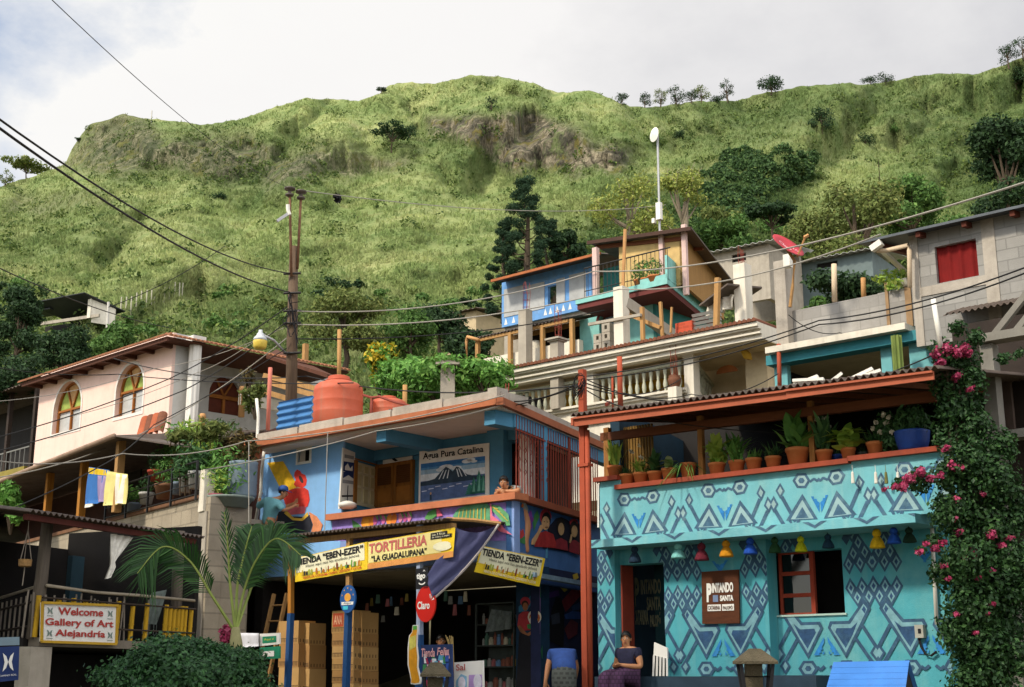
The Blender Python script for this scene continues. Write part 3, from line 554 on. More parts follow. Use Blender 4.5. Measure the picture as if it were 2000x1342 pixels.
def pic2(mb):
 for i in range(8):q.poly(mb,[(.03,.42+i*.042),(.95,.42+i*.042),(.95,.462+i*.042),(.03,.462+i*.042)],[3,3,3,2,2,1,0,0][i],.006)
 q.poly(mb,[(.03,.03),(.95,.03),(.95,.42),(.03,.42)],4,.006)
 for x,y,r in((.40,.63,.07),(.55,.60,.05),(.70,.70,.05),(.75,.72,.045),(.33,.60,.05),(.8,.68,.03)):q.poly(mb,ell(x,y,r*1.5,r*.8,12),3,.008)
 q.poly(mb,[(.03,.40),(.12,.41),(.24,.44),(.33,.56),(.40,.645),(.45,.60),(.50,.54),(.55,.62),(.59,.60),(.70,.45),(.82,.40),(.95,.38),(.95,.33),(.03,.33)],5,.010)
 for x in(.36,.40,.44,.55,.58,.62):q.poly(mb,[(x,.58),(x+.012,.58),(x+(x-.48)*.5+.01,.42),(x+(x-.48)*.5-.005,.42)],3,.012)
 for k in range(9):q.poly(mb,[(.05+k*.1,.22+.03*(k%3)),(.13+k*.1,.225+.03*(k%3)),(.12+k*.1,.24+.03*(k%3)),(.05+k*.1,.235+.03*(k%3))],6,.009)
 for x,h in((.80,.30),(.87,.42),(.93,.34),(.74,.20)):
  for j in range(4):q.poly(mb,[(max(.03,x-.07+j*.012),.06+h*j*.22),(min(.955,x+.07-j*.012),.06+h*j*.22),(x,.06+h*(j*.22+.40))],7,.011+.001*j)
 for x,h in((.80,.30),(.87,.42),(.93,.34)):q.poly(mb,[(x-.02,.1),(x+.02,.1),(x+.01,.1+h*.8)],8,.016)
 q.poly(mb,ell(.185,.17,.013,.028,8),9,.012);q.poly(mb,[(.17,.05),(.2,.05),(.197,.15),(.173,.15)],5,.012)
board('painted_signboard','big white signboard lettered Agua Pura over a painted volcano and lake','sign',q,white,th=.05,parts=[('lettering',pic,black),('painting',pic2,[paint('#2f6aa6'),paint('#4f88b8'),paint('#8fb0c8'),paint('#cfd8de'),paint('#50658f'),paint('#2a3c4c'),paint('#c3cbdb'),paint('#2f6e5e'),paint('#66a08c'),paint('#b89468')])])
m=MB();c=fb.w(*(lambda a:(a[0],.05,a[1]))(fb.uz(*z5((800,1122))[0],.05)));m.lathe([(.10,0),(.18,.05),(.19,.10),(.16,.12),(.06,.16)],c,14);one('washbasin','white enamel bowl standing on the orange ledge below the tall white panel','bowl',m,white,W,c,smooth=True)
m=MB();a=fb.uz(*z5((215,700))[0],-.1);b=fb.uz(*z5((205,560))[0],-.3)
pp=[fb.uz(*q_,-.12)for q_ in z5((210,400),(222,520),(212,690),(262,720),(245,860),(238,1010),(205,1200))];m.tube([(u,-.14,z)for u,z in pp],.035,7)
one('drain_pipe','bent white plastic pipe down the left corner of the blue house','pipe',m,white,fb,(pp[0][0],0,pp[0][1]),smooth=True)
m=MB();pp=[fb.uz(*q_,-.2)for q_ in z5((272,190),(262,400),(255,600))];m.tube([(u,-.1,z)for u,z in pp],.045,8);one('stub_pipe','thin pink pipe rising above the left end of the blue roof','pipe',m,P('pink_pipe','#b56a5a'),fb,(pp[0][0],0,pp[0][1]),smooth=True)
m=MB();u0,u1,z0,z1=fb.rect(*z5((125,680),(215,790)),-.55);m.box(u0,u1,-.7,-.45,z0+.12,z1);m.box(u0+.1,u1-.05,-.68,-.47,z0,z0+.12);one('rain_hopper','orange square rain hopper at the left end of the blue roof gutter','hopper',m,orange,fb,(u0,-.5,z0))
def tank(label,px,r,zt,zb_,y,loc):
 u,z=fb.uz(px,zb_,y);uu,ztop_=fb.uz(px,zt,y);h=ztop_-z;t=T('water_tank',label,'water tank',fb,(u,y,z),'terracotta water tanks on the blue roof');k=28
 m=MB();m.lathe([(r*.97,0),(r,.03),(r*.985,h*.22),(r*.992,h*.235),(r*.992,h*.255),(r*.985,h*.27),(r*.985,h*.44),(r*.992,h*.455),(r*.992,h*.475),(r*.985,h*.49),(r*.98,h*.66),(r*.985,h*.675),(r*.98,h*.70),(r*.94,h*.78),(r*.80,h*.84),(r*.52,h*.89)],(u,y,z),k);t.part('tank_body',m,P('terracotta_plastic','#b4553a',var=.10,rough=.55,dirt=.45,dcol='#96705c',streak=.4),smooth=True)
 m=MB();m.lathe([(r*.50,h*.885),(r*.52,h*.89),(r*.52,h*.92),(r*.44,h*.925),(r*.43,h*.985),(r*.36,h),(.01,h)],(u,y,z),k);t.part('tank_lid',m,P('terracotta_lid','#a84c33',var=.1,rough=.5),smooth=True);return t
zr=ztop+hp
tank('large terracotta plastic water tank, the nearer one on the blue roof',659,.56,736,832,1.6,0)
tank('small terracotta water tank half hidden behind the large one',757,.42,775,825,2.6,0)
m=MB();pa=[fb.uz(*q_,1.2)for q_ in z5((905,375),(960,392),(1010,385),(1110,420),(1230,450))];m.tube([(u,1.2,z)for u,z in pa],.03,6);m.tube([(pa[1][0],1.2,pa[1][1]),(pa[1][0],1.2,pa[1][1]-.55)],.03,6);one('tank_pipe','rust-red water pipe running from the tanks along the blue roof','pipe',m,rust,fb,(pa[0][0],1.2,pa[0][1]),smooth=True)
u0,u1,z0,z1=fb.rect((543,786),(607,834),.5)
m=MB();nn=40;V=[]
for j in range(nn+1):
 z=z0+(z1-z0)*j/nn;o=.03*math.sin(j/nn*2*math.pi*4.5)
 V+=[(u0,.5+o,z),(u1,.5+o,z),(u0,.53+o,z),(u1,.53+o,z)]
F=[]
for j in range(nn):a=j*4;F+=[(a,a+1,a+5,a+4),(a+2,a+6,a+7,a+3),(a,a+4,a+6,a+2),(a+1,a+3,a+7,a+5)]
m.add(V,F);one('metal_panel','blue ribbed metal panel standing on the roof left of the large tank','panel',m,P('blue_sheet_metal','#3f73a8',var=.15,rough=.5,dirt=.2),fb,(u0,.5,z0))
# ================================================================ the shop under the blue house
PYP=-1.35
sp=T('corner_shop','dark open-fronted shop under the blue house with a painted corner pillar','shop',fb,(uL,0,.8))
sd=.45;zfl=.75
zc=zflo-.165
kU=fs.uz(1056,1200)[0]
cx,cy=fs2fb(kU,0)
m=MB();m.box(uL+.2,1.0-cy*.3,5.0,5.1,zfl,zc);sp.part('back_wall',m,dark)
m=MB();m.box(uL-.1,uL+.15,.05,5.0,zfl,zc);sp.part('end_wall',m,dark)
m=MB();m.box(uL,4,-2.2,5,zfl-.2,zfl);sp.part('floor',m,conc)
pl0=fb.uz(1008,1200,cy)[0]
m=MB();m.box(pl0,cx,cy,cy+.25,zfl,zc);pil=sp.part('painted_pillar',m,paint('#123048'))
m=MB();sidebox(m,kU+.002,kU+4,.0,.2,zfl,zc);sw=sp.part('side_wall',m,paint('#1a2140'))
z7=zz(800,980,3.708)
L=[('#7a5f96',z7((905,600),(950,615),(945,960),(930,960),(935,700))),('#2f6a8a',z7((790,760),(860,700),(905,640),(915,690),(850,790),(790,800))),('#a83440',z7(*ell(838,725,36,36))),('#2a1a16',z7(*ell(836,745,26,30))),('#8a5a3c',z7(*ell(838,760,20,30))),('#9c3035',z7((790,820),(820,795),(860,795),(885,830),(875,930),(810,935),(780,900))),('#d8d0bc',z7(*ell(905,835,50,52))),('#a8582c',z7(*ell(905,842,40,42))),('#d8b03c',z7(*ell(898,852,32,32))),('#d8d4cc',z7(*ell(890,862,26,26))),('#2f7a44',z7((850,890),(895,880),(915,895),(890,925),(855,920))),('#b5444a',z7((890,905),(918,895),(915,1060),(890,1060))),('#8a5a3c',z7((780,900),(800,895),(850,955),(900,925),(905,945),(850,980),(800,940))),('#16161c',z7((795,945),(870,975),(880,1060),(920,1342),(770,1342)))]
mural('pillar_mural',sp,fb,L,cy)
L=[('#1f7a4c',z7((948,560),(985,500),(1010,560),(975,640),(945,700))),('#4a2a6a',z7((960,700),(1000,660),(1080,640),(1085,680),(1000,700))),('#b8a032',z7((1025,560),(1060,545),(1110,590),(1145,640),(1120,655),(1080,610),(1035,595))),('#7a2432',z7((1100,720),(1240,560),(1240,680),(1130,800))),('#b89a30',z7((1180,530),(1215,515),(1225,550),(1190,575))),('#2a4a8a',z7((1120,820),(1180,790),(1240,800),(1240,850),(1130,850))),('#20406a',z7((1170,760),(1240,720),(1240,780),(1180,790))),('#1f7040',z7((950,1080),(1010,880),(1030,890),(960,1140))),('#0c0c14',z7((1000,1000),(1030,780),(1060,690),(1100,700),(1120,800),(1115,1060))),('#5a2430',z7((1120,920),(1170,850),(1220,880),(1215,960),(1150,1000))),('#343a4a',z7((1025,820),(1085,800),(1090,880),(1030,890)))]
mural('side_mural',sp,fs,L,0,xf=fs2fb)
m=MB();sidebox(m,-.1,4,-.16,-.02,zflo-.50,zflo-.38);sp.part('rain_gutter',m,paint('#35538a'))
m=MB();bb=fs.uz(1020,1063,-.1);sidebox(m,bb[0],3.2,-.34,-.2,zflo-.44,zflo-.36);sp.part('tin_edge',m,paint('#7d93a6'))
zA=fb.uz(730,1028,PYP-.25)[1];uA0=fb.uz(575,1045,PYP-.25)[0];uA1=fb.uz(868,1006,PYP-.25)[0]
aw=T('tin_awning','dark corrugated tin awning over the shop front, below the fruit mural','awning',fb,(uA0,PYP,zA))
m=MB();m.corr(uA0-.3,uA1,(PYP-.25,zA),(-.01,zA+.07),.022,.105);aw.part('sheet',m,tin)
m=MB();m.box(uA0-.2,uA1,PYP-.05,PYP+.05,zA-.14,zA-.05)
aw.part('front_beam',m,wood2)
e0=fb.w(uA1-.1,PYP-.1,zA+.02);e1=at(978,1023,22.6)
m=MB();m.tube([e0,(e0+e1)/2+[0,0,.02],e1],.035,6);one('wooden_pole','rough pole the purple tarpaulin hangs from','pole',m,wood2,W,tuple(e0))
def post(label,px,ytop,ysplit,w,c0,c1,y=PYP,lean=0):
 u,zt=fb.uz(px,ytop,y);us,zs=fb.uz(px-lean,ysplit,y);t=T('awning_post',label,'post',fb,(us,y,zfl),'posts of the shop awning');z0=zfl-.1
 m=MB();m.bar((u,y,zt),(us,y,zs),w);t.part('upper_post',m,c0);m=MB();m.bar((us,y,zs),(us-lean*.012,y,z0),w+.012);t.part('lower_post',m,c1);return t
bpaint=P('post_blue_paint','#1d4676',var=.2,dirt=.3,dcol='#4a4a4a')
post('awning post at the left end, bare wood above and blue below',569,1060,1198,.085,P('yellow_post_wood','#a06a24',var=.25,grain=(8,8,.6)),bpaint,lean=1)
post('awning post behind the oval sign, blue below',683,1045,1150,.09,wood2,bpaint,lean=1)
post('whitish and blue awning post carrying the red disc sign',820,1020,1240,.085,P('chalky_blue','#9aa6bd',var=.2,dirt=.5,dcol='#3a4f86'),bpaint)
yel=P('yellow_banner','#d9b81f',var=.18,scale=4,rough=.5);bw=P('banner_white','#d8d4b4',var=.1,rough=.5);red=P('banner_red','#b0302a',var=.1);orb=P('banner_orange','#c98a4a',var=.15);bk=black;mar=P('banner_pink','#b5605a',var=.1)
goods=[paint(c)for c in('#b89a2c','#5a8a3a','#7a3a24','#2a2a26','#c9c2a0','#b06a2c','#98a040')]
def tienda(name,label,q,flip=False):
 t=T(name,label,'banner',W,(q.P[0]+q.P[2])/2,'printed shop banners');m=MB();q.sheet(m,0,30,6);t.part('cloth',m,yel)
 m=MB();q.sheet(m,0,20,4,.003,.02,.96,.36,.97,o=.005);q.sheet(m,0,20,2,.003,.2,.8,.28,.40,o=.006);t.part('white_field',m,bw)
 m=MB();q.text(m,'TIENDA “EBEN-EZER”',.03,.95,.66,.93,0,.014,bold=.035);q.text(m,'Hasta aquí nos has ayudado Jehová',.16,.90,.48,.62,0,.014);t.part('lettering',m,bk)
 m=MB();q.text(m,'VENTA DE CONSUMO DIARIO, CERVEZAS Y LICOR',.12,.93,.04,.15,0,.014,bold=.02);t.part('red_lettering',m,red if not flip else P('banner_cream','#d8cfb0'))
 m=MB();rg=np.random.default_rng(3)
 for k in range(26):
  x=.03+.9*rg.random();w=.012+.02*rg.random();h=.08+.14*rg.random();q.poly(m,[(x,.19),(x+w,.19),(x+w,.19+h),(x+w*.7,.19+h*1.25),(x+w*.3,.19+h*1.25),(x,.19+h)],k%7,.010+.0002*k)
 t.part('goods_picture',m,goods);return t
F_=lambda px,py,y=PYP-.1:fb.w(*(lambda a:(a[0],y,a[1]))(fb.uz(px,py,y)))
tienda('shop_banner','yellow shop banner TIENDA EBEN-EZER hanging left of the tortilla banner',Quad(F_(577,1137),F_(717,1112),F_(717,1058),F_(577,1090),wav=.012,nw=1.6))
q=Quad(F_(719,1112),F_(886,1088),F_(889,1030),F_(719,1059),wav=.010,nw=1.3)
t=T('tortilla_banner','yellow banner lettered TORTILLERIA between two awning posts','banner',W,(q.P[0]+q.P[2])/2,'printed shop banners');m=MB();q.sheet(m,0,30,6);t.part('cloth',m,yel)
m=MB();q.sheet(m,0,24,4,.003,.01,.86,.22,.97,o=.005);t.part('white_field',m,P('banner_pale_yellow','#d8cb86',var=.1,rough=.5))
m=MB();q.sheet(m,0,24,2,.003,.0,1.,.0,.20,o=.006);t.part('orange_stripe',m,orb)
m=MB();q.text(m,'TORTILLERIA',.02,.70,.55,.92,0,.014,bold=.03);t.part('red_lettering',m,mar)
m=MB();q.text(m,'“LA GUADALUPANA”',.05,.70,.24,.47,0,.014,bold=.03);q.poly(m,[(.74,.70),(.97,.70),(.97,.82),(.92,.82),(.92,.93),(.74,.93)],0,.012);t.part('lettering',m,bk)
m=MB();q.text(m,'Las 3 Ricas',.76,.90,.82,.90,0,.018);q.text(m,'de maiz y a mano',.76,.95,.72,.80,0,.018);q.poly(m,ell(.87,.44,.10,.14,14,0),0,.014);q.poly(m,ell(.89,.36,.09,.10,14),0,.016);t.part('picture',m,bw)
fB=lambda px,py,d:at(px,py,d)
tienda('shop_banner','yellow shop banner TIENDA EBEN-EZER right of the purple tarpaulin, turned to the side',Quad(fB(926,1117,22.7),fB(1053,1146,23.6),fB(1065,1091,23.7),fB(940,1066,22.8),wav=.008,nw=1.2),True)
A,B_,Cc=F_(889,1030),at(974,1024,22.5),F_(842,1166)
m=MB();V=[];nn=14
low=[F_(*p_)for p_ in[(880,1040),(868,1095),(835,1100),(836,1155),(848,1166)]]
for i in range(nn+1):
 s=i/nn;e_=B_*(1-s)+F_(846,1170)*s+np.array([.06,-.1,-.05])*math.sin(s*3.14);f_=A*(1-s)+F_(832,1128)*s
 for j in range(9):
  t_=j/8;V.append(e_*t_+f_*(1-t_)+np.array([0,-.07,-.12*(1-s)])*math.sin(t_*3.14)+np.array([0,.03,0])*math.sin(t_*14+s*5))
h=len(V);V+=[v+np.array([0,.012,0])for v in V];F=[(i*9+j,i*9+j+1,i*9+j+10,i*9+j+9)for i in range(nn)for j in range(8)]
m.add(V,F+[tuple(h+a for a in f[::-1])for f in F]);t=T('tarpaulin','purple-blue tarpaulin sloping down from a pole beside the tortilla banner','tarpaulin',W,tuple(B_));t.part('sheet',m,P('tarp_purple','#3f4266',var=.15,rough=.5,dirt=.2,dcol='#6a6488'),smooth=True)
m=MB();m.tube([B_*(1-s)+F_(846,1170)*s+np.array([.06,-.11,-.05])*math.sin(s*3.14)for s in np.linspace(0,1,12)],.022,6);t.part('hem',m,P('tarp_hem','#a49c98',var=.15))
ys=PYP-.12
def disc(name,label,px,py,rx,ry,mats,pics,y=ys):
 u,z=fb.uz(px,py,y);r=abs(fb.uz(px+rx,py,y)[0]-u);rz=ry/rx*r*.92
 t=T(name,label,'sign',fb,(u,y,z));m=MB();m.prism([(u+r*math.cos(a),z+rz*math.sin(a))for a in np.linspace(0,6.283,32,endpoint=False)],y,y+.03);t.part('disc',m,mats[0])
 m=MB();pics(m,u,z,r,rz,y);t.part('lettering',m,mats[1:]);return t
def claro(m,u,z,r,rz,y):
 m.text('Claro',u-r*.82,u+r*.45,z-rz*.28,z+rz*.16,y-.005,0,bold=.03)
 for a in(20,58,96):m.flat([(u+r*.52+r*.1*math.cos(R(a)),z+rz*.16+rz*.1*math.sin(R(a))),(u+r*.52+r*.40*math.cos(R(a-8)),z+rz*.16+rz*.40*math.sin(R(a-8))),(u+r*.52+r*.40*math.cos(R(a+8)),z+rz*.16+rz*.40*math.sin(R(a+8)))][::-1],y-.005,0)
sgw=P('sign_white','#dcdad4',var=.03,rough=.5)
disc('disc_sign','round red sign with white lettering on the whitish awning post',831,1180,19,27,[P('sign_red','#c22318',var=.05,rough=.4),sgw],claro)
def oval(m,u,z,r,rz,y):
 m.flat(ell(u,z+rz*.12,r*.42,rz*.30,14),y-.004,0);m.flat([(u-r*.8,z-rz*.2),(u+r*.8,z-rz*.2),(u+r*.75,z-rz*.42),(u-r*.75,z-rz*.42)],y-.005,1);m.flat([(u-r*.6,z-rz*.5),(u+r*.1,z-rz*.5),(u+r*.1,z-rz*.75),(u-r*.55,z-rz*.75)],y-.005,2)
 m.text('Aquí',u-r*.5,u+r*.5,z-rz*.40,z-rz*.22,y-.008,3);
 for a in range(5):m.flat([(u+r*.7*math.cos(a*.6+.35),z+rz*.7*math.sin(a*.6+.35)),(u+r*.82*math.cos(a*.6+.3),z+rz*.82*math.sin(a*.6+.3)),(u+r*.82*math.cos(a*.6+.5),z+rz*.82*math.sin(a*.6+.5))],y-.004,0)
disc('oval_sign','small oval blue sign with an orange emblem on the middle awning post',679,1170,15,20,[P('sign_blue','#1d4f8c',var=.08),paint('#d89a3c'),sgw,paint('#3fb0c4'),paint('#1d3f6c')],oval)
q=fquad(fb,[(812,1151),(836,1149),(836,1108),(812,1111)],ys)
def pic(mb):q.text(mb,'tigo',.08,.80,.40,.76,0,.006,bold=.04);q.poly(mb,[(.52+.30*math.cos(a),.34+.16*math.sin(a))for a in np.linspace(3.5,6.0,8)]+[(.52+.22*math.cos(a),.34+.10*math.sin(a))for a in np.linspace(6.0,3.5,8)],0,.007);q.poly(mb,[(.62,.80),(.70,.87),(.79,.80),(.79,.84),(.70,.91),(.62,.84)],0,.007)
board('square_sign','square black sign with white lettering above the red disc sign','sign',q,black,parts=[('lettering',pic,sgw)])
yb2=ys-.25;o_=zz(500,980,3.709)
m=MB();outer=[fb.uz(*p_,yb2)for p_ in o_((1135,895),(1172,892),(1172,935),(1168,960),(1165,1040),(1175,1130),(1172,1200),(1198,1295),(1190,1320),(1150,1325),(1120,1320),(1122,1290),(1098,1180),(1098,1060),(1108,970),(1130,945))]
t=T('bottle_cutout','orange drink bottle shaped sign leaning on the post below the red disc','sign',fb,(*(lambda a:(a[0],yb2,a[1]))(outer[0]),));m.prism(outer,yb2,yb2+.02);t.part('board',m,sgw)
cxm=np.mean([p_[0]for p_ in outer]);inn=[(cxm+(u-cxm)*.80,z+(-.02 if k in(0,1)else .02 if 7<k<12 else 0))for k,(u,z)in enumerate(outer)]
m=MB();m.flat(inn,yb2-.004);t.part('bottle_picture',m,P('orange_juice','#d0901c',var=.25,scale=4))
m=MB();pp=[fb.uz(*p_,yb2)for p_ in o_((1140,900),(1168,898),(1168,925),(1140,930))];m.flat(pp,yb2-.008,0);pp=[fb.uz(*p_,yb2)for p_ in o_((1112,985),(1160,965),(1160,1050),(1112,1080))];m.flat(pp,yb2-.008,1);t.part('cap_and_label',m,[paint('#4f9a3c'),paint('#c9bf5a')])
q=fquad(fb,[(824,1345),(884,1345),(882,1258),(822,1260)],-2.6)
def pic(mb):
 rg=np.random.default_rng(5)
 for k in range(34):x,y=rg.random()*.82+.04,rg.random()*.66+.02;w=.05+.12*rg.random();h=.08+.14*rg.random();s=(rg.random()-.5)*.1;q.poly(mb,[(x,y),(min(.97,x+w),y),(min(.97,x+w+s),min(.9,y+h)),(max(.02,x+s),min(.9,y+h))],k%6,.006+.0003*k)
def pic2(mb):q.text(mb,'Tienda',.04,.48,.72,.92,0,.02,bold=.02,shear=.2);q.text(mb,'Feliz',.55,.95,.75,.93,0,.02,bold=.02,shear=.2)
board('poster','dark blue poster crowded with coloured packets, behind the lower lantern','poster',q,paint('#22345c'),parts=[('picture',pic,[paint('#5a9ab8'),paint('#a03050'),paint('#3a7a4a'),paint('#c9a0b0'),paint('#d0d4d8'),paint('#3050a0')]),('lettering',pic2,paint('#d8a0a0'))])
q=fquad(fb,[(887,1345),(944,1345),(943,1290),(887,1294)],-2.3)
def pic(mb):
 q.poly(mb,[(.05,-.2),(.45,-.2),(.45,.45),(.25,.55),(.08,.3)],0,.006);q.poly(mb,[(.5,-.2),(.97,-.2),(.97,.5),(.52,.5)],1,.006);q.poly(mb,ell(.82,.25,.14,.28),2,.008);q.poly(mb,ell(.28,.2,.13,.25),2,.009)
def pic2(mb):q.text(mb,'Sal',.08,.40,.68,.92,0,.01,bold=.02)
board('poster','white poster with red script and pale blue and mauve figures, right of the packets poster','poster',q,sgw,parts=[('picture',pic,[paint('#7aa8c4'),paint('#a98ac0'),paint('#d4d0dc')]),('lettering',pic2,mar)])
cb=[P('carton_%d'%k,c,var=.1,dirt=.15)for k,c in enumerate(('#a8834f','#9c7646','#b08c58'))];cbp=paint('#4a3826');redp=paint('#a8482c')
def carton(label,px0,px1,yt,ybm,y,red_=False,k=0,dep=.42):
 u0,u1,z0,z1=fb.rect((px0,yt),(px1,ybm),y);u1+=.0;t=T('carton',label,'box',fb,(u0,y,z0),'stacked cardboard cartons in the shop')
 m=MB();m.box(u0,u1,y,y+dep,z0,z1-.006);t.part('box',m,cb[k%3])
 m=MB();
 for j in range(14):x=u0+(u1-u0)*(.04+.068*j);m.flat([(x,z0+.03),(x+.012,z0+.03),(x+.012,z0+.09),(x,z0+.09)],y-.003)
 m.flat([(u0+.01,z0+.095),(u1-.01,z0+.095),(u1-.01,z0+.105),(u0+.01,z0+.105)],y-.003)
 for j in range(5):v=y+dep*(.1+.18*j);m.add([(u1+.003,v,z0+.03),(u1+.003,v+.02,z0+.03),(u1+.003,v+.02,z0+.09),(u1+.003,v,z0+.09)],[(0,1,2,3)])
 t.part('print',m,cbp)
 if red_:
  m=MB();m.flat([(u0+.03,z0+.12),(u0+.32,z0+.12),(u0+.32,z1-.05),(u0+.03,z1-.05)],y-.003);t.part('red_label',m,redp);m=MB();m.text('ANA',u0+.06,u0+.29,z0+.16,z1-.09,y-.006,0,bold=.02);t.part('lettering',m,paint('#c99a7a'))
def stack(xs,tops,labs,y,reds=False):
 for k,(a,b)in enumerate(zip(tops,tops[1:])):carton(labs[k],xs[0],xs[1],a,b,y,reds and k==0,k)
og=['topmost carton','second carton from the top','third carton from the top','fourth carton from the top','fifth carton from the top','sixth carton from the top','lowest carton']
stack((649,690),[1193,1236,1262,1286,1309,1334,1360],[o+' of the stack behind the middle blue post'+(', printed with a red label' if k==0 else '')for k,o in enumerate(og)],-.85,True)
stack((690,706),[1196,1238,1264,1288,1311,1336,1362],[o+' of the narrow stack right of the middle post' for o in og],-.7)
stack((545,582),[1213,1257,1303,1350],[o+' of the stack behind the left end post' for o in og],-.75)
stack((582,603),[1217,1260,1306,1352],[o+' of the narrow stack right of the left end post' for o in og],-.6)
t=T('shop_shelf','dim glass-fronted shelf of small goods at the right of the shop','shelf',fb,(*(lambda a:(a[0],1.4,a[1]))(fb.uz(930,1342,1.4)),));u0,u1,z0,z1=fb.rect((928,1180),(1004,1345),1.4)
m=MB()
for u in(u0,u1-.03):m.box(u,u+.03,1.4,1.43,z0,z1)
for k in range(5):z=z0+(z1-z0)*k/4;m.box(u0+.03,u1-.03,1.4,1.8,z-.012,z+.012)
m.box(u0,u1,1.8,1.83,z0,z1);t.part('frame',m,paint('#3d4440'))
rg=np.random.default_rng(11);gm=[paint(c)for c in('#7a4a3a','#8a7a3a','#4a6a5a','#8a8a84','#9a5a5a','#5a7a9a','#b0a890')]
for k in range(4):
 z=z0+(z1-z0)*k/4+.013;x=u0+.06
 while x<u1-.12:
  w=.05+.07*rg.random();h=.1+.14*rg.random();m=MB();m.lathe([(w*.45,0),(w*.5,.01),(w*.5,h*.75),(w*.3,h*.85),(w*.3,h)],(x+w/2,1.55,z),8)
  one('packaged_good','small packaged goods on the dim shop shelf','package',m,gm[int(rg.integers(7))],fb,(x+w/2,1.55,z),'goods on the shop shelf');x+=w+.02
q=fquad(fb,[(948,1235),(1000,1228),(1000,1195),(960,1190)],1.35,wav=.02);m=MB();q.sheet(m,0,8,4);one('plastic_bag','crumpled clear plastic bag on the upper shop shelf','bag',m,P('clear_plastic','#59625f',var=.4,scale=12,rough=.3),W,q.P[0])
rg=np.random.default_rng(44)
for k in range(22):
 px=712+9.5*k+3*rg.random();py=1165+22*rg.random()+(30 if k%3==0 else 0)
 if 800<px<860:continue
 u,z=fb.uz(px,py,.9+.5*(k%2));y=.9+.5*(k%2);w=.07+.05*rg.random();h=.13+.1*rg.random();m=MB();m.hexa([(u,y,z),(u+w,y,z),(u+w,y+.03,z),(u,y+.03,z),(u+.01,y+.01,z+h),(u+w-.01,y+.01,z+h),(u+w-.01,y+.02,z+h),(u+.01,y+.02,z+h)]);one('snack_packet','coloured snack packet hanging in the dim shop','packet',m,gm[k%7],fb,(u,y,z),'snack packets hanging in the shop')
t=T('straw_broom','straw broom standing upside down behind the white poster','broom',fb,(*(lambda a:(a[0],-2.0,a[1]))(fb.uz(892,1320,-2.0)),));a,b=fb.uz(893,1330,-2.0),fb.uz(877,1240,-2.0);m=MB();m.tube([(a[0],-2,a[1]-.4),(a[0]*.6+b[0]*.4,-2,a[1]*.6+b[1]*.4)],.014,6);t.part('handle',m,wood2);m=MB()
for k in range(16):m.tube([(a[0]*.6+b[0]*.4,-2,a[1]*.6+b[1]*.4),(b[0]+.14*(rg.random()-.5),-2+.08*(rg.random()-.5),b[1]-.1*rg.random())],.006,4)
t.part('bristles',m,P('straw','#8f7a4a',var=.2))
q=fquad(fb,[(507,1262),(546,1258),(546,1236),(507,1238)],-1.9);board('notice_board','white board with a small green panel above the hedge','sign',q,sgw,parts=[('panel',lambda mb:q.poly(mb,[(.15,.2),(.85,.2),(.85,.75),(.15,.75)],0),paint('#1f7a58')),('lettering',lambda mb:q.text(mb,'Aquí sí',.25,.75,.35,.6,0,.012),paint('#b8b83a'))])
q2=fquad(fb,[(505,1288),(546,1286),(546,1262),(507,1265)],-1.92);board('green_board','green board with a white strip below the white notice board','sign',q2,paint('#1f7a5a'),parts=[('strip',lambda mb:q2.poly(mb,[(.2,.2),(.75,.2),(.75,.65),(.2,.65)],0),sgw)])
q3=fquad(fb,[(463,1266),(506,1262),(506,1237),(466,1236)],-1.95,wav=.015);m=MB();q3.sheet(m,0,10,4);one('white_cloth','crumpled white sheet hanging left of the notice board by the hedge','cloth',m,P('white_sheet','#c9c9cf',var=.1),W,q3.P[0],smooth=True)
# ================================================================ turquoise house with the textile mural
ft=Fr(1310,22,-40.8);z6=zz(1140,980,3.7075);z7q=zz(1460,980,3.707);z4=zz(1120,680,4.19);z45=zz(1480,680,4.19)
tq=P('turquoise_paint','#4696a2',var=.13,dirt=.5,dcol='#7fb0ac',streak=.28,scale=1.5);tq2=P('turquoise_paint_upper','#68a8b2',var=.12,dirt=.55,dcol='#93bcb8',streak=.35,scale=1.5);silr=P('red_sill_paint','#8d3f2a',var=.18,dirt=.4,dcol='#55302a',scale=5)  # lower turquoise deeper than upper: street shade put into the paint colour
ZB=.6
th_=T('turquoise_house','turquoise house front with a dark blue textile mural, doorway and window','house',ft,(*(lambda a:(a[0],0,ZB))(ft.uz(1168,1200)),))
U=lambda px,py=1200,y=0:ft.uz(px,py,y)[0]
yP,yM,yR,yUp,yC=-.14,0.0,.26,-.42,-.62
zC0=ft.uz(1500,1043,yC)[1];zC1=ft.uz(1500,1026,yC)[1]
uP0,uP1,uM1,uR1=U(1168,1200,yP),U(1202,1200,yP),U(1502),U(1853,1200,yR)
dr_=ft.rect((1214,1104),(1303,1345),yM);dr_=(dr_[0],dr_[1],ZB,dr_[3]);wn=ft.rect((1513,1080),(1651,1197),yR)
m=MB();m.box(uP0,uP1,yP,.3,ZB,zC0+.1);th_.part('pilaster',m,tq)
m=MB();holed(m,uP1+.001,uM1,ZB,zC0+.1,yM,.3,[dr_]);th_.part('door_wall',m,tq)
m=MB();holed(m,uM1+.001,uR1,ZB,zC0+.1,yR,.5,[wn]);th_.part('window_wall',m,tq)
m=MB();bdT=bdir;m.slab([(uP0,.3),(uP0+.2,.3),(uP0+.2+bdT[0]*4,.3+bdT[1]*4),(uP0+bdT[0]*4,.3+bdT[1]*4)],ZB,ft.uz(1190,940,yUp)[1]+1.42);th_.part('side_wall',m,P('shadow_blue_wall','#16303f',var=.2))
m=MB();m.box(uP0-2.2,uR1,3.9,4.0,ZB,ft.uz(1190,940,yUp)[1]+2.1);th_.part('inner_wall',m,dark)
uC0=U(1150,1060,yC)
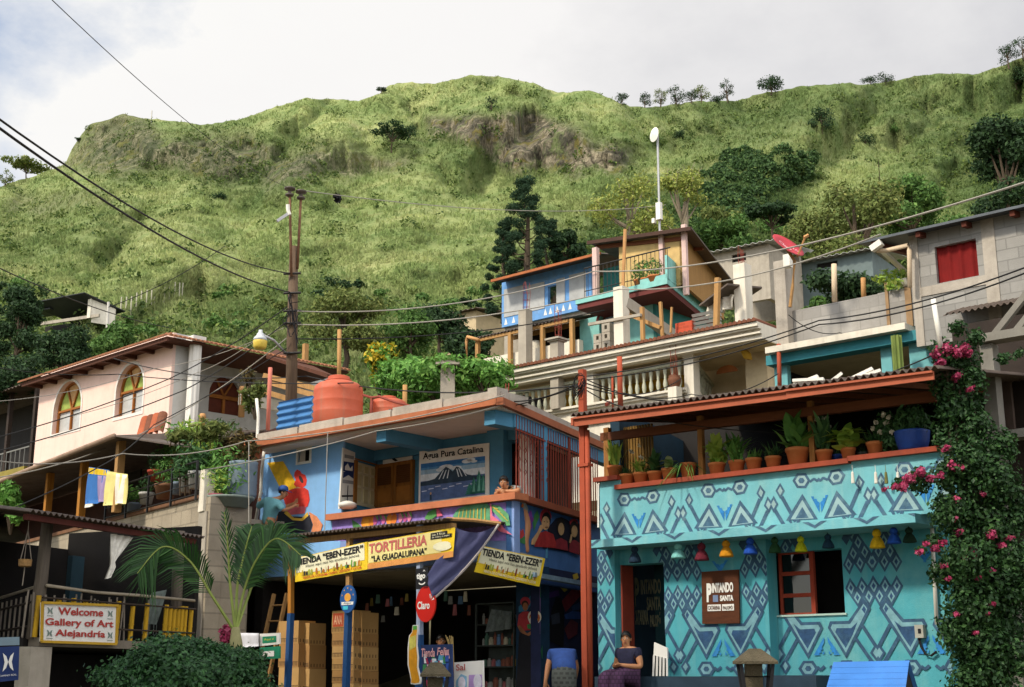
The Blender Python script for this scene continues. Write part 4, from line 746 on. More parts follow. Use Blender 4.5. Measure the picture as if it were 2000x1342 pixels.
m=MB();m.box(uC0,uR1,yC,yM+.28,zC0,zC1);th_.part('cornice',m,tq2)
uU0,uUs,uUt=U(1172,1000,yUp),U(1664,930,yUp),U(1850,900,yUp)
zs0=ft.uz(1190,940,yUp)[1];zs1=ft.uz(1440,931,yUp)[1];zs2=ft.uz(1745,893,yUp)[1];uSt=U(1212,950,yUp)
m=MB();m.box(uU0,uSt,yUp,.0,zC1+.001,zs0);m.box(uSt+.001,uUs,yUp,.0,zC1+.001,zs1);m.box(uUs+.001,uUt,yUp,.0,zC1+.001,zs2);th_.part('upper_parapet',m,tq2)
sth=.075
for a,b,z in((uU0-.06,uSt-.003,zs0),(uSt-.06,uUs-.002,zs1),(uUs-.01,uUt,zs2)):
 m=MB();m.box(a,b,yUp-.10,.10,z+.001,z+sth);th_.part('sill',m,silr)
m=MB();m.box(uU0,uUt,.11,3.9,zC0+.12,zC0+.24);th_.part('upper_floor',m,dark)
m=MB();m.box(uP0,uM1,yP-.12,yP-.001,ZB,ft.uz(1400,1321,yP-.12)[1]);m.box(uM1,U(1616,1330,.1),yP-.10,yR-.001,ZB,ft.uz(1550,1319,yP-.1)[1]);th_.part('plinth',m,P('dark_plinth','#2a3d4c',var=.2,dirt=.3))
m=MB();a=dr_;m.box(a[0]-.012,a[0]+.018,yM-.02,.3,ZB,a[3]);d0=th_.part('doorway',m,rust)
m=MB();m.box(a[0]+.03,a[1]+.4,.9,.94,ZB,a[3]+.1);dl=th_.part('open_door',m,P('deep_teal_door','#123338',var=.15),d0)
m=MB();yy=.89;fz=lambda*p_:[ft.uz(*q_,yy)for q_ in z6(*p_)]
def tx(mb,s,a,b,y,mm=0,**k):u0,u1,z0,z1=ft.rect(*z6(a,b),y);mb.text(s,u0,u1,z0,z1,y,mm,**k)
tx(m,'P',(360,550),(405,760),yy,bold=.05);tx(m,'INTANDO',(412,565),(560,665),yy,bold=.03);tx(m,'SANTA',(455,690),(560,785),yy,bold=.03);tx(m,'CATARINA',(362,785),(470,890),yy,bold=.04);tx(m,'PALOPÓ',(480,800),(562,905),yy,bold=.04);th_.part('door_lettering',m,paint('#6d6a52'),dl)
w=wn
m=MB();um=U(1582,1140,yR);fw=.05;zz3=[w[2],w[2]+(w[3]-w[2])*.31,w[2]+(w[3]-w[2])*.66,w[3]]
m.box(w[0],w[0]+fw,yR+.10,yR+.16,w[2],w[3]);m.box(um-fw,um+.02,yR+.10,yR+.16,w[2],w[3])
for k,z in enumerate(zz3):m.box(w[0]+fw,um-fw,yR+.102,yR+.158,max(w[2],z-.03),min(w[3],z+.03))
m.box(w[1]-.025,w[1],yR+.1,yR+.16,w[2],w[3]);wf=th_.part('window',m,P('red_window_frame','#8a3420',var=.15,dirt=.2))
m=MB();m.box(w[0]+fw,um-fw,yR+.125,yR+.132,w[2],w[3]);gm_=P('dark_window_glass','#0b0d0c',var=.1,rough=.04,spec=.5,bump=0);th_.part('pane',m,gm_,wf)
m=MB();m.box(w[0]-.03,w[1]+.03,yR-.03,yR+.06,w[2]-.03,w[2]-.001);th_.part('window_sill',m,P('pale_sill','#9fb8b0',var=.1),wf)
m=MB();m.box(w[0]-.3,w[1]+.3,yR+1.2,yR+1.25,w[2]-.5,w[3]+.4);th_.part('dark_room',m,dark)
dk,lt,dk2,bl=P('mural_slate','#2f4d68',var=.3,scale=9,dirt=.45,dcol='#55808c'),P('mural_grey_teal','#6d97a2',var=.25,scale=9,dirt=.3,dcol='#6aa2aa'),P('mural_navy','#28476a',var=.3,scale=9,dirt=.4,dcol='#55808c'),P('mural_bright_blue','#2a78b8',var=.3,scale=9,dirt=.4,dcol='#5a9ab0')
uk=P('mural_slate_faded','#3c5a72',var=.3,scale=9,dirt=.5,dcol='#7498a0'),P('mural_grey_faded','#8aa8ac',var=.14,scale=6)
def clip(poly,x0,x1,z0,z1):
 for ax,v,sg in((0,x0,1),(0,x1,-1),(1,z0,1),(1,z1,-1)):
  out=[]
  for i in range(len(poly)):
   p,q=poly[i-1],poly[i];a=(p[ax]-v)*sg>=0;b=(q[ax]-v)*sg>=0
   if a!=b:t=(v-p[ax])/(q[ax]-p[ax]);out.append((p[0]+t*(q[0]-p[0]),p[1]+t*(q[1]-p[1])))
   if b:out.append(q)
  poly=out
  if len(poly)<3:return[]
 return poly
def dia(cx,cz,w,h):return[(cx-w,cz),(cx,cz-h),(cx+w,cz),(cx,cz+h)]
def strip(a,b,w):
 dx,dy=b[0]-a[0],b[1]-a[1];l=math.hypot(dx,dy);nx_,ny_=-dy/l*w/2,dx/l*w/2
 return[(a[0]+nx_,a[1]+ny_),(b[0]+nx_,b[1]+ny_),(b[0]-nx_,b[1]-ny_),(a[0]-nx_,a[1]-ny_)]
def hexg(cx,cz,r):return[(cx+r*math.cos(R(60*k+30-30)),cz+r*.95*math.sin(R(60*k)))for k in range(6)]
LOW=[]
def dm(cx,cz,w=36,h=70):LOW.extend([(0,dia(cx,cz,w,h)),(1,dia(cx,cz,w*.60,h*.60)),(2,dia(cx,cz,w*.30,h*.32))])
for c_ in((787,300),(752,370),(717,440),(787,440),(683,510),(752,510),(822,510),(683,670),(752,670),(822,670),(717,738),(787,738)):dm(*c_)
LOW+=[(0,[(800,240),(850,330),(822,380),(770,290)]),(0,[(712,818),(752,742),(792,806),(857,890),(975,886),(993,930),(893,1145)]),(1,[(734,818),(754,782),(848,912),(962,908),(974,932),(892,1106)]),(2,[(752,795),(768,820),(752,850),(742,822)]),(2,[(800,900),(843,940),(936,935),(947,962),(890,1075),(838,985)]),(0,strip((775,925),(700,1078),22)),(0,dia(706,1112,38,62)),(1,dia(706,1112,20,34)),(0,strip((828,1000),(748,1150),22)),(0,dia(742,1195,35,58)),(1,dia(742,1195,18,30)),(0,hexg(893,1212,66)),(1,hexg(893,1212,44)),(0,hexg(893,1212,22)),(0,strip((950,1200),(975,1222),20)),(0,strip((972,1222),(1001,1195),20)),(3,[(1000.2,992),(1000.2,1030),(985,1062),(992,1078),(978,1085),(985,1100),(968,1102),(972,1120),(930,1120)]),(3,[(1000.2,1085),(1000.2,1112),(985,1112)]),(3,[(930,430),(952,430),(965,450),(985,455),(1000.2,480),(1000.2,520),(975,490)])]
UPP=[]
def hx2(cx,cz):UPP.extend([(4,hexg(cx,cz,74)),(5,hexg(cx,cz,50)),(4,hexg(cx,cz,27))])
hx2(357,1085);UPP+=[(4,strip((425,1095),(462,1068),20)),(4,strip((458,1068),(490,1090),20)),(4,strip((486,1088),(506,1066),18)),(4,dia(183,1168,38,66)),(5,dia(183,1168,20,36)),(4,strip((195,1215),(310,1420),30)),(4,dia(130,1278,38,70)),(5,dia(130,1278,20,38)),(4,strip((140,1325),(215,1450),30)),(4,[(365,1192),(492,1400),(232,1412)]),(5,[(365,1242),(458,1394),(270,1402)]),(4,[(365,1300),(418,1390),(308,1396)]),(3,[(435,1215),(458,1212),(462,1235),(480,1232),(486,1252),(505.2,1262),(505.2,1345)]),(4,[(250,1410),(275,1410),(300,1470),(325,1408),(350,1408),(305,1500)])]
def motif(lst,conv,cx,fr,y,nxt,regions,name,parent=None):
 mb=MB();c0=conv((cx,700 if cx==1000 else 1200))[0];uc=fr.uz(*c0,y)[0];base=[]
 for k,(cl,poly)in enumerate(lst):
  pts=[fr.uz(*p_,y)for p_ in conv(*poly)];pts=[(u-uc,z)for u,z in pts];base.append((cl,pts,k))
 for cen in nxt:
  for sgn in(1,-1):
   for cl,pts,k in base:
    pl=[(cen+sgn*u,z)for u,z in pts];lay={0:0,1:1,2:2,3:1,4:0,5:1}[cl]+(.5 if cl in(0,4)and k>0 and lst[k-1][0]in(1,5)and len(pts)==6 else 0)
    lay=k*.0003+(.00003 if sgn<0 else 0)
    for rg_ in regions:
     c=clip(pl,*rg_)
     if len(c)>2:mb.flat(c,y-.003-lay,cl)
 return th_.part(name,mb,[dk,lt,dk2,bl,uk[0],uk[1]],parent)
ucM=ft.uz(1409.7,1170,yM)[0];ucR=ft.uz(1609.7,1170,yR)[0];SP=ucR-ucM
zpl=ft.uz(1400,1321,yP-.12)[1]+.01
motif(LOW,z6,1000,ft,yM,[ucM,ucM-SP],[(uP1+.01,dr_[0]-.03,zpl,zC0),(dr_[0]-.03,dr_[1],dr_[3],zC0),(dr_[1],uM1,zpl,zC0)],'textile_mural')
motif(LOW,z6,1000,ft,yM,[ucM-SP],[(uP0,uP1-.01,zpl,zC0)],'textile_mural').location.y+=yP
o=motif(LOW,z6,1000,ft,yM,[ucR,ucR+SP],[(uM1+.01,w[0],zpl,zC0),(w[0],w[1],zpl,w[2]-.03),(w[0],w[1],w[3],zC0),(w[1],uR1,zpl,zC0)],'textile_mural');o.location.y+=yR
ucU=ft.uz(1600.5,960,yUp)[0]
motif(UPP,z45,505,ft,yUp,[ucU,ucU-SP,ucU-2*SP,ucU+SP],[(uU0+.01,uSt,zC1,zs0),(uSt,uUs,zC1,zs1),(uUs,uUt,zC1,zs2)],'band_mural')
m=MB()
for c_ in np.arange(-2.5,2.6,.5):
 u=ucU+c_*SP;zt=zC1-.002;h=zC1-zC0-.03;
 p_=clip([(u-.20,zt),(u-.10,zt),(u,zt-h*.55),(u+.10,zt),(u+.20,zt),(u,zt-h)],uC0,uR1,zC0,zC1)
 if len(p_)>2:m.flat(p_,yC-.004)
th_.part('cornice_mural',m,uk[0])
yF=-1.25;fa,fb_=ft.uz(1121,833,yF),ft.uz(1826,742,yF);ga,gb=ft.uz(1121,816,yF),ft.uz(1826,725,yF);um_=U(1546,780,yF)
lerp=lambda a,b,u:a[1]+(b[1]-a[1])*(u-a[0])/(b[0]-a[0])
rt=T('terrace_roof','long corrugated terrace roof with a red-orange fascia above the potted plants','roof',ft,(fa[0],yF,fa[1]))
for a,b,o_ in((fa[0],um_,0),(um_-.06,fb_[0],-.035)):
 m=MB();z0a,z0b,z1a,z1b=lerp(fa,fb_,a),lerp(fa,fb_,b),lerp(ga,gb,a),lerp(ga,gb,b);y=yF+o_
 m.hexa([(a,y,z0a),(b,y,z0b),(b,y+.03,z0b),(a,y+.03,z0a),(a,y,z1a),(b,y,z1b),(b,y+.03,z1b),(a,y+.03,z1a)])
 m.hexa([(a,y-.045,z1a-.03),(b,y-.045,z1b-.03),(b,y-.001,z1b-.03),(a,y-.001,z1a-.03),(a,y-.045,z1a),(b,y-.045,z1b),(b,y-.001,z1b),(a,y-.001,z1a)])
 rt.part('fascia',m,rustfas)
m=MB();m.hexa([(fa[0]-.05,yF-.02,fa[1]+.02),(fa[0],yF-.02,fa[1]+.02),(fa[0],yF+.4,fa[1]+.03),(fa[0]-.05,yF+.4,fa[1]+.03),(fa[0]-.05,yF-.02,ga[1]),(fa[0],yF-.02,ga[1]),(fa[0],yF+.4,ga[1]),(fa[0]-.05,yF+.4,ga[1])]);rt.part('end_board',m,rustfas)
zm=(ga[1]+gb[1])/2
m=MB();m.corr(fa[0]-.02,fb_[0]+.1,(yF-.06,0),(4.0,.75),.026,.115);Vs=m.v[0];Vs[:,2]+=ga[1]+(gb[1]-ga[1])*(Vs[:,0]-fa[0])/(fb_[0]-fa[0])+.05;rt.part('sheet',m,tin)
def beam(mb,a,b,y,w,h):mb.hexa([(a[0],y,a[1]-h),(b[0],y,b[1]-h),(b[0],y+w,b[1]-h),(a[0],y+w,a[1]-h),(a[0],y,a[1]),(b[0],y,b[1]),(b[0],y+w,b[1]),(a[0],y+w,a[1])])
m=MB();beam(m,ft.uz(1172,846,-.35),ft.uz(1826,764,-.35),-.35,.1,.14);rt.part('beam',m,P('brown_beam','#6d3f26',var=.2,grain=(1,8,8)))
for k in range(9):
 u=fa[0]+.4+k*.62;m=MB();m.bar((u,yF+.05,lerp(ga,gb,u)-.05),(u,3.8,lerp(ga,gb,u)+.62),.05,.08);rt.part('rafter',m,P('brown_beam','#6d3f26'))
pw=P('honey_post_wood','#8f6232',var=.25,grain=(8,8,.6),scale=4)
for lab,px,pt,pb,wd_ in(('wooden terrace post at the left end beside the bamboo screen',1188,845,934,.10),('wooden terrace post rising between the potted plants, middle one',1372,822,936,.085),('wooden terrace post right of the biggest terracotta pot',1590,793,913,.085)):
 u,z0=ft.uz(px,pb,-.3);z1=ft.uz(px,pt,-.3)[1];m=MB();m.box(u-wd_/2,u+wd_/2,-.3-wd_/2,-.3+wd_/2,max(z0,(zs0 if px<1200 else zs1)+sth),z1+.08);one('terrace_post',lab,'post',m,pw,ft,(u,-.3,z0),'terrace roof posts')
t=T('bamboo_screen','screen of upright bamboo canes at the left end of the terrace','screen',ft,(U(1195,900,.5),.5,zs1));m=MB()
for k in range(15):u=U(1195,900,.5)+k*.062;m.tube([(u,.5+.03*(k%2),zs1+.0),(u+.01,.5,zs1+.5),(u,.5,zs1+1.25)],.024,6)
m.box(U(1195,900,.5)-.03,U(1195,900,.5)+.93,.53,.55,zs1+.5,zs1+.55);t.part('canes',m,P('dry_bamboo','#8a6a34',var=.3,grain=(6,6,.6)))
def pole(name,label,cat,fr,px0,py0,px1,py1,y,r,mt,k=10,loc=None):
 a,b=fr.uz(px0,py0,y),fr.uz(px1,py1,y);m=MB();m.tube([(b[0],y,b[1]),((a[0]+b[0])/2,y,(a[1]+b[1])/2),(a[0],y,a[1])],r,k);return one(name,label,cat,m,mt,fr,(b[0],y,b[1]),smooth=True)
rp=P('red_pipe_paint','#9a452c',var=.15,dirt=.35,dcol='#6a3a2c',streak=.3)
a,b=ft.uz(1138,722,yF+.2),ft.uz(1147,1345,yF+.2);t=T('red_post','tall red-brown steel post with clamps between the blue and turquoise houses','post',ft,(b[0],yF+.2,b[1]))
m=MB();y=yF+.2;m.box(b[0]-.075,b[0]+.03,y-.04,y+.06,b[1],a[1]);t.part('post',m,rp);m=MB();m.tube([(b[0]+.07,y,b[1]),(b[0]+.07,y,fa[1]-.05)],.042,8);t.part('downpipe',m,rp,smooth=True)
m=MB();zc_=ft.uz(1140,912,y)[1];m.box(b[0]-.09,b[0]+.12,y-.06,y+.07,zc_,zc_+.05);t.part('clamp',m,rp)
m=MB();rg=np.random.default_rng(4);zt_=ft.uz(1138,745,y)[1]
for k in range(7):m.tube([(b[0]-.02+.12*math.cos(s+k),y-.08-.03*math.sin(s*2),zt_-.1*k/3+.13*math.sin(s*(1+.1*k)+k))for s in np.linspace(0,5,12)],.008,4)
t.part('cable_tangle',m,black)
pole('roof_pipe','slim red pipe standing on the terrace roof behind the red post','pipe',ft,1210,697,1212,800,.6,.05,rp);pole('roof_rod','very thin red rod just left of the slim red roof pipe','rod',ft,1196,735,1197,805,.5,.02,rp)
m=MB();a,b=ft.uz(1190,786,-.3),ft.uz(1226,801,-.3);m.bar((a[0],-.3,a[1]),(b[0],-.9,b[1]),.05);one('red_bracket','short slanting red bar lying on the edge of the terrace roof','bar',m,rust,ft,(a[0],-.3,a[1]))
q=Quad(*[at(x,y,d)for x,y,d in((1170,1030,22.5),(1197,1041,23.1),(1197,962,23.1),(1170,945,22.5))])
def pic(mb):q.poly(mb,[(.0,.16),(1,.16),(1,.72),(0,.72)],0,.006)
def pic2(mb):
 q.text(mb,'X',.3,.75,.42,.66,0,.012,bold=.02);q.poly(mb,[(.2,.36),(.8,.36),(.8,.38),(.2,.38)],0,.012);q.poly(mb,[(.2,.28),(.5,.28),(.5,.30),(.2,.30)],0,.012);q.poly(mb,[(.2,.23),(.5,.23),(.5,.25),(.2,.25)],0,.012)
board('flank_sign','blue and white sign fixed to the left end of the turquoise parapet','sign',q,sgw,parts=[('panel',pic,navy),('emblem',pic2,sgw)])
q=fquad(ft,z6((858,885),(1128,880),(1120,490),(853,508)),-.06)
def pic(mb):
 q.text(mb,'P',.14,.28,.41,.77,0,.008,bold=.06);q.text(mb,'INTANDO',.29,.86,.58,.77,0,.008,bold=.05);q.text(mb,'SANTA',.50,.86,.42,.53,0,.008,bold=.05)
 q.poly(mb,[(.16,.24),(.52,.24),(.52,.36),(.16,.36)],0,.007);q.poly(mb,[(.55,.24),(.87,.24),(.87,.36),(.55,.36)],0,.007)
def pic2(mb):q.text(mb,'CATARINA',.18,.50,.26,.34,0,.013,bold=.02);q.text(mb,'PALOPÓ',.58,.84,.26,.34,0,.013,bold=.02)
board('hanging_sign','brown wooden sign with white lettering hung between door and window','sign',q,P('brown_sign_wood','#4f2a14',var=.25,grain=(1,1,8)),.03,[('lettering',pic,sgw),('cut_lettering',pic2,paint('#4a2c1a')),('picture',lambda mb:q.poly(mb,[(.31,.41),(.45,.41),(.45,.54),(.31,.54)],0,.008),paint('#6a7a98'))])
def bell(px,yt,ybm,hw,col,name):
 y=-.36 if px<1500 else-.2;u,z0=ft.uz(px,ybm,y);z1=ft.uz(px,yt,y)[1];r=abs(ft.uz(px+hw,ybm,y)[0]-u);h=z1-z0
 t=T('yarn_lamp',name,'lamp',ft,(u,y,z0),'yarn bell lamps hanging under the cornice');c=mat('yarn_'+col.strip('#'),col,.9,.2,30,bump=.9,bscale=70)
 m=MB();k=20;prof=[(r*.80,0),(r*1.0,h*.02),(r*.98,h*.12),(r*.84,h*.30),(r*.62,h*.48),(r*.40,h*.60)];m.lathe(prof,(u,y,z0),k,0);t.part('skirt',m,c,smooth=True)
 m=MB();m.lathe([(r*.36,h*.59),(r*.40,h*.60),(r*.56,h*.70),(r*.58,h*.80),(r*.44,h*.93),(r*.18,h),(.01,h*1.01)],(u,y,z0),k);t.part('knob',m,c,smooth=True);m=MB();m.tube([(u,y,z1-.01),(u,y,zC0+.01)],.006,4);t.part('cord',m,black)
for a in((1240,1066,1099,10,'#1d3348','dark navy yarn lamp above the doorway'),(1325,1061,1091,12,'#7fc4c0','pale aqua yarn lamp right of the doorway'),(1371,1060,1095,12,'#6a2030','maroon yarn lamp above the brown sign'),(1419,1055,1088,12,'#d08c1a','orange yarn lamp right of the maroon one'),(1466,1050,1083,12,'#1f4fb0','royal blue yarn lamp between the orange lamp and the window'),(1514,1049,1080,11,'#244a2a','dark green yarn lamp at the upper left corner of the window'),(1565,1047,1078,11,'#c4c41a','lime yellow yarn lamp above the window'),(1618,1043,1071,11,'#1c3a50','dark teal yarn lamp above the right half of the window'),(1714,1033,1071,14,'#dcb01a','bright yellow yarn lamp, largest of the row'),(1747,1030,1062,13,'#2456b8','blue yarn lamp beside the bright yellow one'),(1777,1030,1060,13,'#14301f','blackish green yarn lamp nearest the bougainvillea')):bell(*a)
for k,(px,c_)in enumerate(((1664,'white tassel with a blue tip, leftmost on the parapet'),(1709,'plain white tassel, second on the parapet'),(1729,'thin olive tassel, third on the parapet'),(1752,'white tassel beside the bougainvillea flowers'),(1775,'cream tassel partly behind the bougainvillea flowers'))):
 u,z=ft.uz(px,908,yUp-.12);m=MB();m.tube([(u,yUp-.12,z),(u,yUp-.12,z-.1)],.004,4);m.lathe([(.012,-.1),(.02,-.12),(.028,-.26),(.026,-.27)][::-1],(u,yUp-.12,z),8);one('tassel',c_,'tassel',m,white if k!=2 else paint('#6a6a3a'),ft,(u,yUp-.12,z),'tassels hanging from the parapet sill')
m=MB();pp=[ft.uz(*p_,yR-.06)for p_ in z7q((1335,180),(1352,540),(1370,890))];m.tube([(u,yR-.06,z)for u,z in pp],.028,7);one('conduit_pipe','thin white conduit pipe running down beside the bougainvillea','pipe',m,white,ft,(pp[-1][0],yR,pp[-1][1]),smooth=True)
t=T('meter_box','grey electric meter box with a looping cable on the turquoise wall','meter box',ft,(*(lambda a:(a[0],yR,a[1]))(ft.uz(1795,1246,yR)),));m=MB();pbox(m,ft,*z7q((1207,892),(1275,985)),yR-.1,yR-.001);t.part('box',m,P('grey_box','#9a9a90',var=.1));m=MB();pbox(m,ft,*z7q((1232,920),(1255,952)),yR-.108,yR-.101);t.part('dial',m,black)
m=MB();pp=[ft.uz(*p_,yR-.05)for p_ in z7q((1240,985),(1258,1050),(1290,1105),(1330,1115),(1368,1085))];m.tube([(u,yR-.05,z)for u,z in pp],.018,6);t.part('cable',m,black)
q1=[at(x,y,d)for x,y,d in((1612,1350,17.0),(1768,1350,16.6),(1776,1290,17.1),(1628,1293,17.5))]
t=T('plank_shelter','bright blue gabled plank cover standing before the turquoise wall','cover',W,tuple(q1[0]));kb=P('bright_blue_planks','#3a72b8',var=.12,dirt=.2)
dn=(q1[3]-q1[0])
for k in range(5):
 m=MB();a,b=k/5,(k+.965)/5;lo0,lo1,hi0,hi1=q1[0]+dn*a*1.0,q1[1]+(q1[2]-q1[1])*a,q1[0]+dn*b,q1[1]+(q1[2]-q1[1])*b;n_=np.array([0,.02,-.02]);m.hexa([lo0,lo1,lo1+n_,lo0+n_,hi0,hi1,hi1+n_,hi0+n_]);t.part('plank',m,kb)
m=MB();bk_=[q1[2],q1[3],q1[3]+[.35,.5,-.85],q1[2]+[.35,.5,-.85]];n_=np.array([0,-.02,-.02]);m.hexa([bk_[3],bk_[2],bk_[2]+n_,bk_[3]+n_,bk_[0],bk_[1],bk_[1]+n_,bk_[0]+n_]);t.part('rear_board',m,kb)
m=MB();m.add([q1[1]+[-.03,.1,-.3],q1[2]+[-.03,.03,-.03],bk_[3]+[-.05,0,0],q1[1]+[-.05,.12,-.3],q1[2]+[-.05,.05,-.03],bk_[3]+[-.07,0,0]],[(0,1,2),(5,4,3),(0,3,4,1),(1,4,5,2),(2,5,3,0)]);t.part('gable',m,dark)
def lantern(label,px,py,d,s=1.0):
 c=at(px,py,d);t=T('garden_lantern',label,'lantern',W,c,'stone-roofed garden lanterns');k=.36*s;x,y,z=c
 m=MB();m.add([(x-k,y-k*.7,z),(x+k,y-k*.7,z),(x+k,y+k*.7,z),(x-k,y+k*.7,z),(x-k,y-k*.7,z+.03),(x+k,y-k*.7,z+.03),(x+k,y+k*.7,z+.03),(x-k,y+k*.7,z+.03),(x-.06,y-.05,z+.17),(x+.06,y-.05,z+.17),(x+.06,y+.05,z+.17),(x-.06,y+.05,z+.17)],[(3,2,1,0),(0,1,5,4),(1,2,6,5),(2,3,7,6),(3,0,4,7),(4,5,9,8),(5,6,10,9),(6,7,11,10),(7,4,8,11),(8,9,10,11)]);t.part('roof',m,P('lichen_stone','#4e4736',var=.3,scale=8,dirt=.4,bump=.6))
 m=MB()
 for sx_,sy_ in((-1,-1),(1,-1),(1,1),(-1,1)):m.bar((x+sx_*k*.78,y+sy_*k*.5,z),(x+sx_*k*.55,y+sy_*k*.36,z-.42),.035)
 for sx_ in(-1,1):m.bar((x-k*.7,y-k*.45,z-.14-.0*sx_),(x+k*.7,y-k*.45,z-.14),.012)
 m.box(x-k*.58,x+k*.58,y-k*.4,y+k*.4,z-.46,z-.42);t.part('cage',m,black)
 m=MB();m.box(x-.1,x+.08,y+.0,y+.16,z-1.5,z-.002);t.part('stone_post',m,P('lichen_stone','#4e4736'))
lantern('stone-roofed lantern in front of the turquoise wall',1475,1297,15.5,.64);lantern('stone-roofed lantern before the shop posters',851,1322,16.5,.5)
q=fquad(ft,z6((498,1262),(608,1262),(605,1060),(510,1018)),-.25);t=T('door_gate','low white half gate with bars standing in the doorway','gate',W,q.P[0]);m=MB();q.sheet(m,0,1,1,.03,0,1,.62,1);t.part('panel',m,sgw);
for k in range(5):m=MB();x=.04+.23*k;m.bar(q.at(x,0),q.at(x,.63),.03);t.part('bar',m,sgw)
terr=P('terracotta_pot','#b06a3a',var=.14,dirt=.2,dcol='#c09a74');soil=P('potting_soil','#2a2018',var=.3)
lfA=leafmat('leaf_yellow_green',['#8fae44','#a8bc54','#6f9a3c','#bcc468']);lfB=leafmat('leaf_mid_green',['#4f7d3c','#659444','#426e36','#7ca24e']);lfC=leafmat('leaf_dark_green',['#34562f','#446a3a','#2a482a','#557a44']);lfD=leafmat('leaf_pale_variegated',['#8aa860','#b0bc86','#6f9450','#c4c89a']);flw=leafmat('petal_white',['#dcd6c4','#cfc6ae'],trans=.3)
def blade(mb,c,an,ln,w,arch,m=0,seg=5,drop=1.0):
 V=[]
 for i in range(seg+1):
  t=i/seg;rr_=ln*(arch*t*(.6+.4*t));z=ln*(t*(1-arch*.5)-drop*arch*t*t*.55);ww=w*(math.sin(3.14*min(1,.12+.88*t))**.7)*(1 if t<1 else 0.05)
  x,y=c[0]+rr_*math.cos(an),c[1]+rr_*math.sin(an);s_=(-math.sin(an)*ww/2,math.cos(an)*ww/2)
  V+=[(x+s_[0],y+s_[1],c[2]+z),(x-s_[0],y-s_[1],c[2]+z)]
 mb.add(V,[(2*i,2*i+1,2*i+3,2*i+2)for i in range(seg)],m)
def plant(mb,c,kind,s,seed):
 rg=np.random.default_rng(seed)
 n,ln,w,ar,dp={'broad':(60,.52,.11,.55,.6),'grass':(80,.42,.022,.55,.8),'spider':(60,.55,.022,1.05,1.7),'lily':(60,.46,.055,.45,.5),'spiky':(60,.42,.05,.6,.3),'succ':(44,.24,.03,.5,.1),'tall':(80,.50,.06,.35,.3),'pale':(44,.36,.17,.7,.8)}[kind]
 for k in range(n):s_=s*1.05;blade(mb,(c[0]+.05*s*rg.normal(),c[1]+.05*s*rg.normal(),c[2]-.02+(.25*s*rg.random()if kind in('tall','spiky','pale','broad')else 0)),rg.random()*6.28,ln*s_*(.5+.7*rg.random()),w*s*(.8+.5*rg.random()),ar*(.5+1.1*rg.random()),drop=dp)
def potted(label,px,base,wpx,hpx,kind,s,lf,y=-.32,seed=0,potm=None,fl=0,name='potted_plant'):
 u,z=ft.uz(px,base,y);zt={True:zs0,False:zs1 if px<1664 else zs2}[px<1212]+sth;r=abs(ft.uz(px+wpx/2,base,y)[0]-u);h=abs(ft.uz(px,base-hpx,y)[1]-z);z=zt+.001
 t=T(name,label,'potted plant',ft,(u,y,z),'potted plants along the terrace sill');m=MB();pot_plain(m,(u,y,z),r,h);t.part('pot',m,potm or terr,smooth=True)
 m=MB();plant(m,(u,y,z+h*.9),kind,s,seed+3)
 t.part('foliage',m,lf)
 if fl:
  m=MB();rg=np.random.default_rng(seed);leaves(m,[(u+rg.normal()*.14,y+rg.normal()*.12,z+h+.2+.3*rg.random(),.03,.03,.03)for k in range(fl)],fl*14,.05,.8,rg=rg);t.part('flowers',m,flw)
 return t
PL=[('terracotta pot with a tall yellow-green plant on the raised end of the sill',1201,932,25,22,'tall',.75,lfA),('terracotta pot with dark grassy leaves, lowest on the left',1225,951,25,22,'grass',.62,lfC),('terracotta pot of yellow lilies, second from the left on the lower sill',1252,947,26,22,'lily',.7,lfA),('terracotta pot with dark broad leaves beside the yellow lilies',1280,944,26,21,'broad',.62,lfC),('terracotta pot with a few pale upright leaves left of the drooping plant',1308,941,27,24,'pale',.55,lfD),('rounded terracotta pot with long drooping grass leaves',1345,939,28,30,'spider',.8,lfB),('terracotta pot of light green broad leaves right of the middle post',1401,931,30,24,'broad',.85,lfA),('terracotta pot with a spiky rosette plant, second right of the middle post',1440,927,29,24,'spiky',.95,lfB),('terracotta pot with a short bluish succulent',1473,923,29,25,'succ',.9,lfB),('terracotta pot with thin dark palm-like leaves left of the biggest pot',1511,919,29,24,'grass',.85,lfC),('biggest terracotta pot, with broad arching leaves',1559,913,42,35,'broad',1.0,lfB),('terracotta pot with a tall white-flowered bush beside the right post',1611,908,31,25,'tall',.95,lfC),('terracotta pot with large pale leaves',1658,903,28,24,'pale',.95,lfA),('terracotta pot with thin dark leaves left of the blue bowl',1710,891,32,26,'grass',.75,lfC)]
for k,a in enumerate(PL):potted(*a,seed=k,fl=8 if k==11 else 3 if k==2 else 0)
blp=P('cobalt_pot','#1d3f86',var=.1,rough=.5)
potted('small dark blue pot tucked between the flowering bush and the pale leaves',1636,906,22,17,'grass',.4,lfC,y=-.15,seed=31,potm=blp);potted('small grey pot behind the pale-leaved plant',1684,894,17,13,'grass',.4,lfC,y=-.15,seed=32,potm=P('grey_pot','#4a5450',var=.1))
u,z=ft.uz(1784,884,-.3);z=zs2+sth;t=T('bowl_planter','wide cobalt blue bowl planter with a leafy bush','planter',ft,(u,-.3,z),'potted plants along the terrace sill');m=MB();m.lathe([(.17,0),(.20,.02),(.235,.14),(.25,.25),(.255,.285),(.24,.29),(.225,.25)],(u,-.3,z),24,0);t.part('bowl',m,blp,smooth=True)
m=MB();leaves(m,[(u+.02,-.3,z+.45,.25,.22,.22),(u-.15,-.3,z+.38,.16,.16,.14)],900,.08,.45);t.part('foliage',m,lfC)
